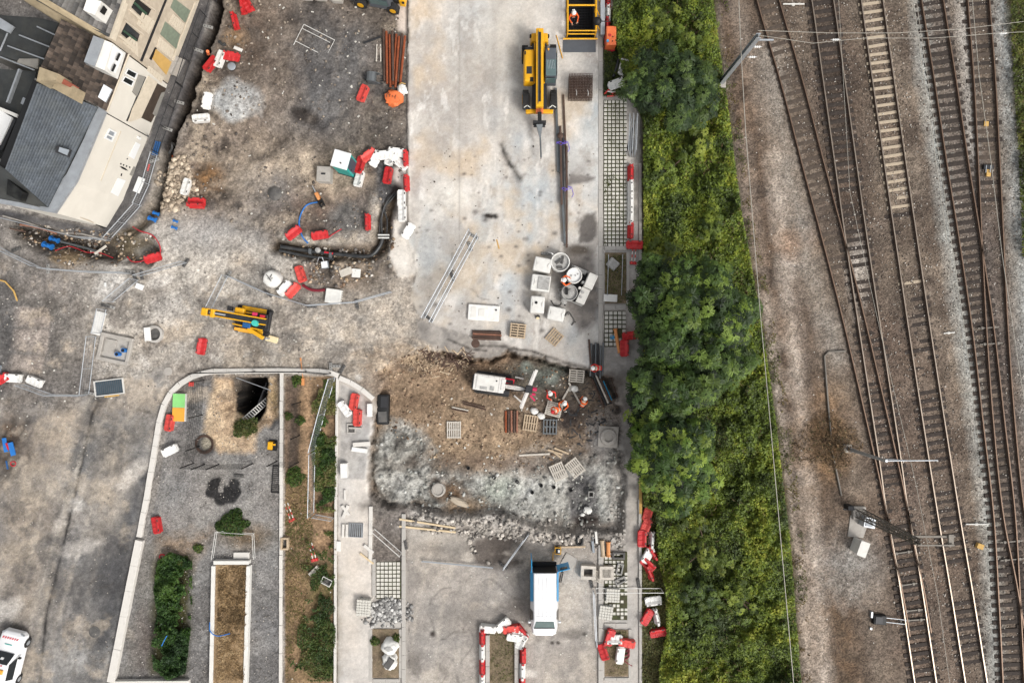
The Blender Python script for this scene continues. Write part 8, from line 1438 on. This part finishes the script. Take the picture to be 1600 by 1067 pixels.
# ------------------------------------------------------------------ people
def person(px, py, ang, label, pose, jacket='hivis', helmet='helmet', leg='trouser', z=None):
    """one continuous skinned body; local +y is where the person faces; pose: dict of joints (metres)"""
    t = thing('person', label, 'person', px, py, ang, 'site workers', z)
    J = dict(pel=(0, 0, .95), bel=(0, .0, 1.12), che=(0, .02, 1.34), nek=(0, .03, 1.5), hed=(0, .06, 1.62), top=(0, .07, 1.74),
             shl=(-.19, .02, 1.42), ell=(-.30, .05, 1.16), wrl=(-.30, .22, .98), shr=(.19, .02, 1.42), elr=(.30, .05, 1.16), wrr=(.30, .22, .98),
             hil=(-.10, 0, .92), knl=(-.11, .04, .50), anl=(-.11, 0, .10), tol=(-.12, .18, .05), hir=(.10, 0, .92), knr=(.11, .04, .50), anr=(.11, 0, .10), tor=(.12, .18, .05))
    J.update(pose)
    rad = dict(pel=.15, bel=.145, che=.165, nek=.06, hed=.10, top=.075, shl=.08, ell=.055, wrl=.04, shr=.08, elr=.055, wrr=.04, hil=.10, knl=.07, anl=.05, tol=.045, hir=.10, knr=.07, anr=.05, tor=.045)
    ed = [('pel', 'bel'), ('bel', 'che'), ('che', 'nek'), ('nek', 'hed'), ('hed', 'top'), ('che', 'shl'), ('shl', 'ell'), ('ell', 'wrl'), ('che', 'shr'), ('shr', 'elr'), ('elr', 'wrr'), ('pel', 'hil'), ('hil', 'knl'), ('knl', 'anl'), ('anl', 'tol'), ('pel', 'hir'), ('hir', 'knr'), ('knr', 'anr'), ('anr', 'tor')]
    for s in 'lr':
        w = Vector(J['wr'+s]); e = Vector(J['el'+s]); d = (w-e).normalized(); u = d.cross(Vector((0, 0, 1))); u = u.normalized() if u.length > .1 else Vector((1, 0, 0)); v = u.cross(d)
        J['pa'+s] = tuple(w+d*.07); rad['pa'+s] = .034; ed.append(('wr'+s, 'pa'+s))
        for k in range(5):
            o = (k-2)*.017; L = (.05, .075, .08, .075, .06)[k]; sd2 = u*o if k else -u*.05
            a, b = 'f%s%da' % (s, k), 'f%s%db' % (s, k)
            J[a] = tuple(w+d*(.11 if k else .06)+sd2*1.4); J[b] = tuple(w+d*(.11+L if k else .1)+sd2*1.6-v*.03); rad[a] = .011; rad[b] = .009; ed += [('pa'+s if k else 'wr'+s, a), (a, b)]
    keys = list(J); me = bpy.data.meshes.new('body_cage'); me.from_pydata([J[k] for k in keys], [(keys.index(a), keys.index(b)) for a, b in ed], [])
    tmp = bpy.data.objects.new('body_cage', me); COL.objects.link(tmp)
    md = tmp.modifiers.new('s', 'SKIN')
    for i, k in enumerate(keys): sv = me.skin_vertices[0].data[i]; sv.radius = (rad[k], rad[k]); sv.use_root = (k == 'pel')
    sb = tmp.modifiers.new('u', 'SUBSURF'); sb.levels = 1; sb.render_levels = 1
    bpy.context.view_layer.update(); dg = bpy.context.evaluated_depsgraph_get(); nm = bpy.data.meshes.new_from_object(tmp.evaluated_get(dg)); bpy.data.objects.remove(tmp)
    nm.materials.clear()
    for k in ('skin', jacket, leg, 'boot'): nm.materials.append(M[k])
    P = {k: Vector(v) for k, v in J.items()}; zone = {}
    for k in keys: zone[k] = 0 if k in ('hed', 'top', 'nek') or k[:2] in ('pa',) or k[0] == 'f' else (1 if k in ('bel', 'che', 'shl', 'shr', 'ell', 'elr', 'wrl', 'wrr') else (3 if k[:2] in ('to', 'an') else 2))
    for f in nm.polygons:
        c = f.center; k = min(keys, key=lambda q_: (P[q_]-c).length_squared); f.material_index = zone[k]; f.use_smooth = True
    put('body', nm, t)
    hd = P['hed']; tp = P['top']; ax = (tp-hd).normalized(); c = hd+ax*.07; q_ = ax.to_track_quat('Z', 'Y')
    h = MB().lathe(0, 0, [(.165, 0), (.16, .015), (.135, .02), (.13, .06), (.10, .11), (.05, .135), (.01, .14)], 16).box(0, .15, 0, .18, .1, .015).build('helmet', M[helmet], t, 0, True); h.location = c; h.rotation_euler = q_.to_euler()
    for a, b in (('bel', 'che'), ('che', 'nek')):
        p0, p1 = P[a], P[b]; d = (p1-p0).normalized(); m = p0.lerp(p1, .5); o = MB().cyl(m-d*.03, m+d*.03, .185 if a == 'bel' else .14, 14, cap=False).build('reflective_band', M['reflect'], t, 0, True)
    e = Vector((0, .10, 0))
    for s in (-1, 1): MB().lathe(0, 0, [(.012, 0), (.01, .01)], 8).build('eye', M['black'], t).location = hd+Vector((s*.035, .095, .02))
    MB().cyl((0, 0, 0), (0, .03, -.02), .016, 6, .008).build('nose', M['skin'], t).location = hd+Vector((0, .09, 0))
    return t
bend = dict(che=(0, .30, 1.22), bel=(0, .12, 1.08), nek=(0, .44, 1.26), hed=(0, .55, 1.30), top=(0, .63, 1.38), shl=(-.19, .34, 1.26), shr=(.19, .34, 1.26), ell=(-.26, .45, .98), elr=(.26, .45, .98), wrl=(-.16, .62, .82), wrr=(.16, .62, .82))
reach = dict(shl=(-.2, .04, 1.42), shr=(.2, .04, 1.42), ell=(-.34, .2, 1.22), elr=(.34, .2, 1.22), wrl=(-.22, .46, 1.12), wrr=(.2, .48, 1.12))
step = dict(knl=(-.11, .18, .52), anl=(-.11, .26, .10), tol=(-.12, .44, .05), anr=(.11, -.22, .10), tor=(.12, -.06, .05), knr=(.11, -.04, .5))
person(858, 612, 150, 'worker in red hi-vis and white helmet beside the drill mast', dict(reach, **step), 'hivis_red', leg='hivis_red'); person(881, 627, 200, 'worker in orange with white helmet behind the pallet', reach, 'hivis'); person(875, 637, 250, 'worker in orange with red helmet on the pallet edge', bend, 'hivis', 'red'); person(908, 634, 20, 'worker in orange with white helmet right of the pallet', dict(bend), 'hivis')
person(936, 574, 270, 'worker in red orange bending over the steel beams', bend, 'hivis_red', 'helmet', 'hivis_red'); person(877, 441, 90, 'worker in white helmet and orange jacket inside the mixing plant', reach, 'hivis'); person(895, 27, 170, 'worker in orange standing in the guarded trench', reach, 'hivis', 'helmet', 'trouser', -.9)
# ------------------------------------------------------------------ loose stones, rubble, litter
STONE = mat('stone_chips', (0, 0, 0), attr=True, rough=.95, var=.25, vs=8)
ico = bmesh.new(); bmesh.ops.create_icosphere(ico, subdivisions=1, radius=1.0); IV = np.array([v.co[:] for v in ico.verts]); IF = np.array([[v.index for v in f.verts] for f in ico.faces]); ico.free()
def stones(name, label, pts, r0, r1, cs, cat='rubble', flat=.6, sink=.3, pw=2.5):
    n = len(pts); r = r0+(r1-r0)*NR.rand(n)**pw; z = gzv(pts[:, 0], pts[:, 1]); c = np.c_[(pts[:, 0]-800)*S, (533.5-pts[:, 1])*S, z+r*flat*(1-sink)]
    v = IV[None]*(1+NR.uniform(-.28, .28, (n, len(IV), 1))); sc = r[:, None]*np.c_[NR.uniform(.7, 1.4, n), NR.uniform(.7, 1.3, n), np.full(n, flat)]
    v = v*sc[:, None, :]; a = NR.uniform(0, 6.28, n); ca, sa = np.cos(a)[:, None], np.sin(a)[:, None]
    v = np.stack([v[..., 0]*ca-v[..., 1]*sa, v[..., 0]*sa+v[..., 1]*ca, v[..., 2]], -1)+c[:, None]
    f = IF[None]+(np.arange(n)*len(IV))[:, None, None]; col = np.repeat(pal(n, cs, var=.3), len(IV), 0)
    return tag(put(name, mesh_np(name, v.reshape(-1, 3), f.reshape(-1, 3), col, STONE)), label, cat, None, 'stuff')
def clus(poly, n, th=.5, sc=22, seed=1):
    q = scatter(poly, n); return q[fbm(q[:, 0], q[:, 1], sc, seed, 4) > th]
GRY = [(150, 144, 136), (176, 168, 158), (122, 116, 110), (200, 192, 182), (98, 92, 88)]; BRN = [(160, 138, 112), (186, 164, 138), (128, 104, 84), (104, 86, 72), (206, 188, 164)]
YDp = [(345, -30), (634, -30), (634, 395), (445, 375), (330, 335), (250, 325), (295, 190), (345, 60)]
stones('rubble', 'brown and grey rubble scattered over the demolition yard', np.r_[clus(YDp, 3800, .57, 20, 3), scatter(YDp, 500)], .01, .11, [(128, 118, 108), (150, 138, 124), (110, 101, 93), (168, 154, 138), (92, 85, 80)], pw=3)
stones('rubble', 'pale stones heaped along the street trench mouth', clus([(248, 262), (292, 240), (320, 330), (262, 332), (246, 322)], 700, .38, 14, 4), .03, .2, [(206, 190, 168), (184, 168, 148), (160, 144, 126)], pw=1.6)
stones('rubble', 'brown soil clods and stones in the excavation', np.r_[clus([(598, 560), (740, 562), (930, 585), (970, 640), (900, 730), (680, 735), (600, 670)], 2600, .5, 16, 5), scatter([(640, 545), (730, 560), (700, 585), (600, 590)], 300)], .012, .10, BRN[:4], pw=3)
stones('rubble', 'grey broken mortar lumps over the lower excavation', clus([(580, 690), (650, 670), (690, 740), (900, 725), (975, 700), (975, 830), (800, 806), (600, 795)], 1500, .5, 16, 6), .012, .14, [(152, 152, 145), (176, 176, 169), (122, 120, 115), (196, 196, 190)], pw=3)
stones('rubble', 'dusty chippings on the crossing and the left street', np.r_[clus([(120, 420), (440, 390), (640, 430), (640, 580), (560, 590), (250, 640), (20, 640), (0, 470)], 2200, .55, 24, 7), scatter([(0, 640), (250, 640), (170, 1067), (0, 1067)], 500)], .01, .07, GRY[:3])
stones('rubble', 'stones along the rim of the lane and the dark patch', np.r_[clus([(640, 795), (800, 805), (975, 835), (975, 858), (800, 845), (640, 830)], 1300, .42, 12, 8), np.c_[780+46*np.cos(np.linspace(2.2, 4.6, 60))+NR.normal(0, 2, 60), 862-25*np.sin(np.linspace(1.0, 4.3, 60))+NR.normal(0, 2, 60)]], .02, .16, GRY)
stones('rubble', 'grey rubble heap spilled on the pavers of the walk', NR.normal((606, 955), (15, 9), (900, 2)), .03, .16, [(170, 168, 164), (140, 138, 135), (196, 194, 190), (110, 108, 106)], pw=1.5)
stones('gravel', 'coarse gravel lying over the court and planters', np.r_[scatter([(262, 640), (436, 590), (436, 1060), (200, 1060)], 3600)], .01, .05, GRY, 'gravel'); stones('gravel', 'ballast stones heaped between and beside the rails', scatter([(1200, -30), (1600, -30), (1600, 1080), (1420, 1080), (1330, 560)], 8000), .02, .06, [(150, 138, 126), (122, 110, 100), (176, 168, 158), (104, 92, 84), (196, 188, 178)], 'gravel', .7, .2, 1.5)
stones('rubble', 'stones and clods in the pipe trench and long pit', np.r_[clus([(432, 380), (600, 392), (620, 330), (612, 420), (540, 450), (470, 440)], 900, .42, 14, 9), clus([(14, 346), (250, 370), (245, 412), (120, 420), (20, 372)], 800, .42, 14, 10)], .02, .14, GRY+BRN)
stones('rubble', 'small debris on the concrete slab', clus([(640, 230), (935, 230), (935, 560), (640, 480)], 420, .5, 30, 11), .01, .06, [(90, 84, 78), (120, 112, 104), (150, 140, 130)])
def litter(n, poly, cs, label, w=.25, h=.06, cat='debris', name='litter'):
    q = scatter(poly, n); v = []; f = []; b = MB()
    for x, y in q: p = W(x, y); s = random.uniform(.3, 1.2); b.box(p.x, p.y, gz(p.x, p.y)+.005, w*s, h*random.uniform(.6, 1.6), .03, rz=random.uniform(0, 180))
    return tag(b.build(name, cs, None), label, cat, None, 'stuff')
litter(70, [(640, 540), (735, 548), (745, 575), (680, 590), (640, 575)], M['wood'], 'splintered battens heaped under the broken slab edge', .6, .05); litter(110, [(650, 545), (735, 552), (740, 572), (690, 575)], M['rust_dark'], 'rusty rods heaped under the broken slab edge', .9, .05)
litter(70, YDp, M['paver'], 'white scraps scattered in the demolition yard', .16, .08); litter(90, [(120, 430), (440, 400), (600, 560), (250, 640), (0, 700), (0, 480)], M['paver'], 'white scraps scattered on the left street', .12, .07); litter(70, [(640, 600), (930, 600), (960, 820), (600, 780)], M['paver'], 'white scraps scattered in the excavation', .16, .08); litter(60, [(640, 850), (930, 850), (930, 1060), (640, 1060)], M['paver'], 'white scraps scattered on the lane', .08, .06)
litter(60, [(920, 580), (965, 590), (970, 640), (900, 720), (880, 640)], M['steel_dark'], 'dark offcuts in the muddy right side of the pit', .5, .07)
def puddles(): pass
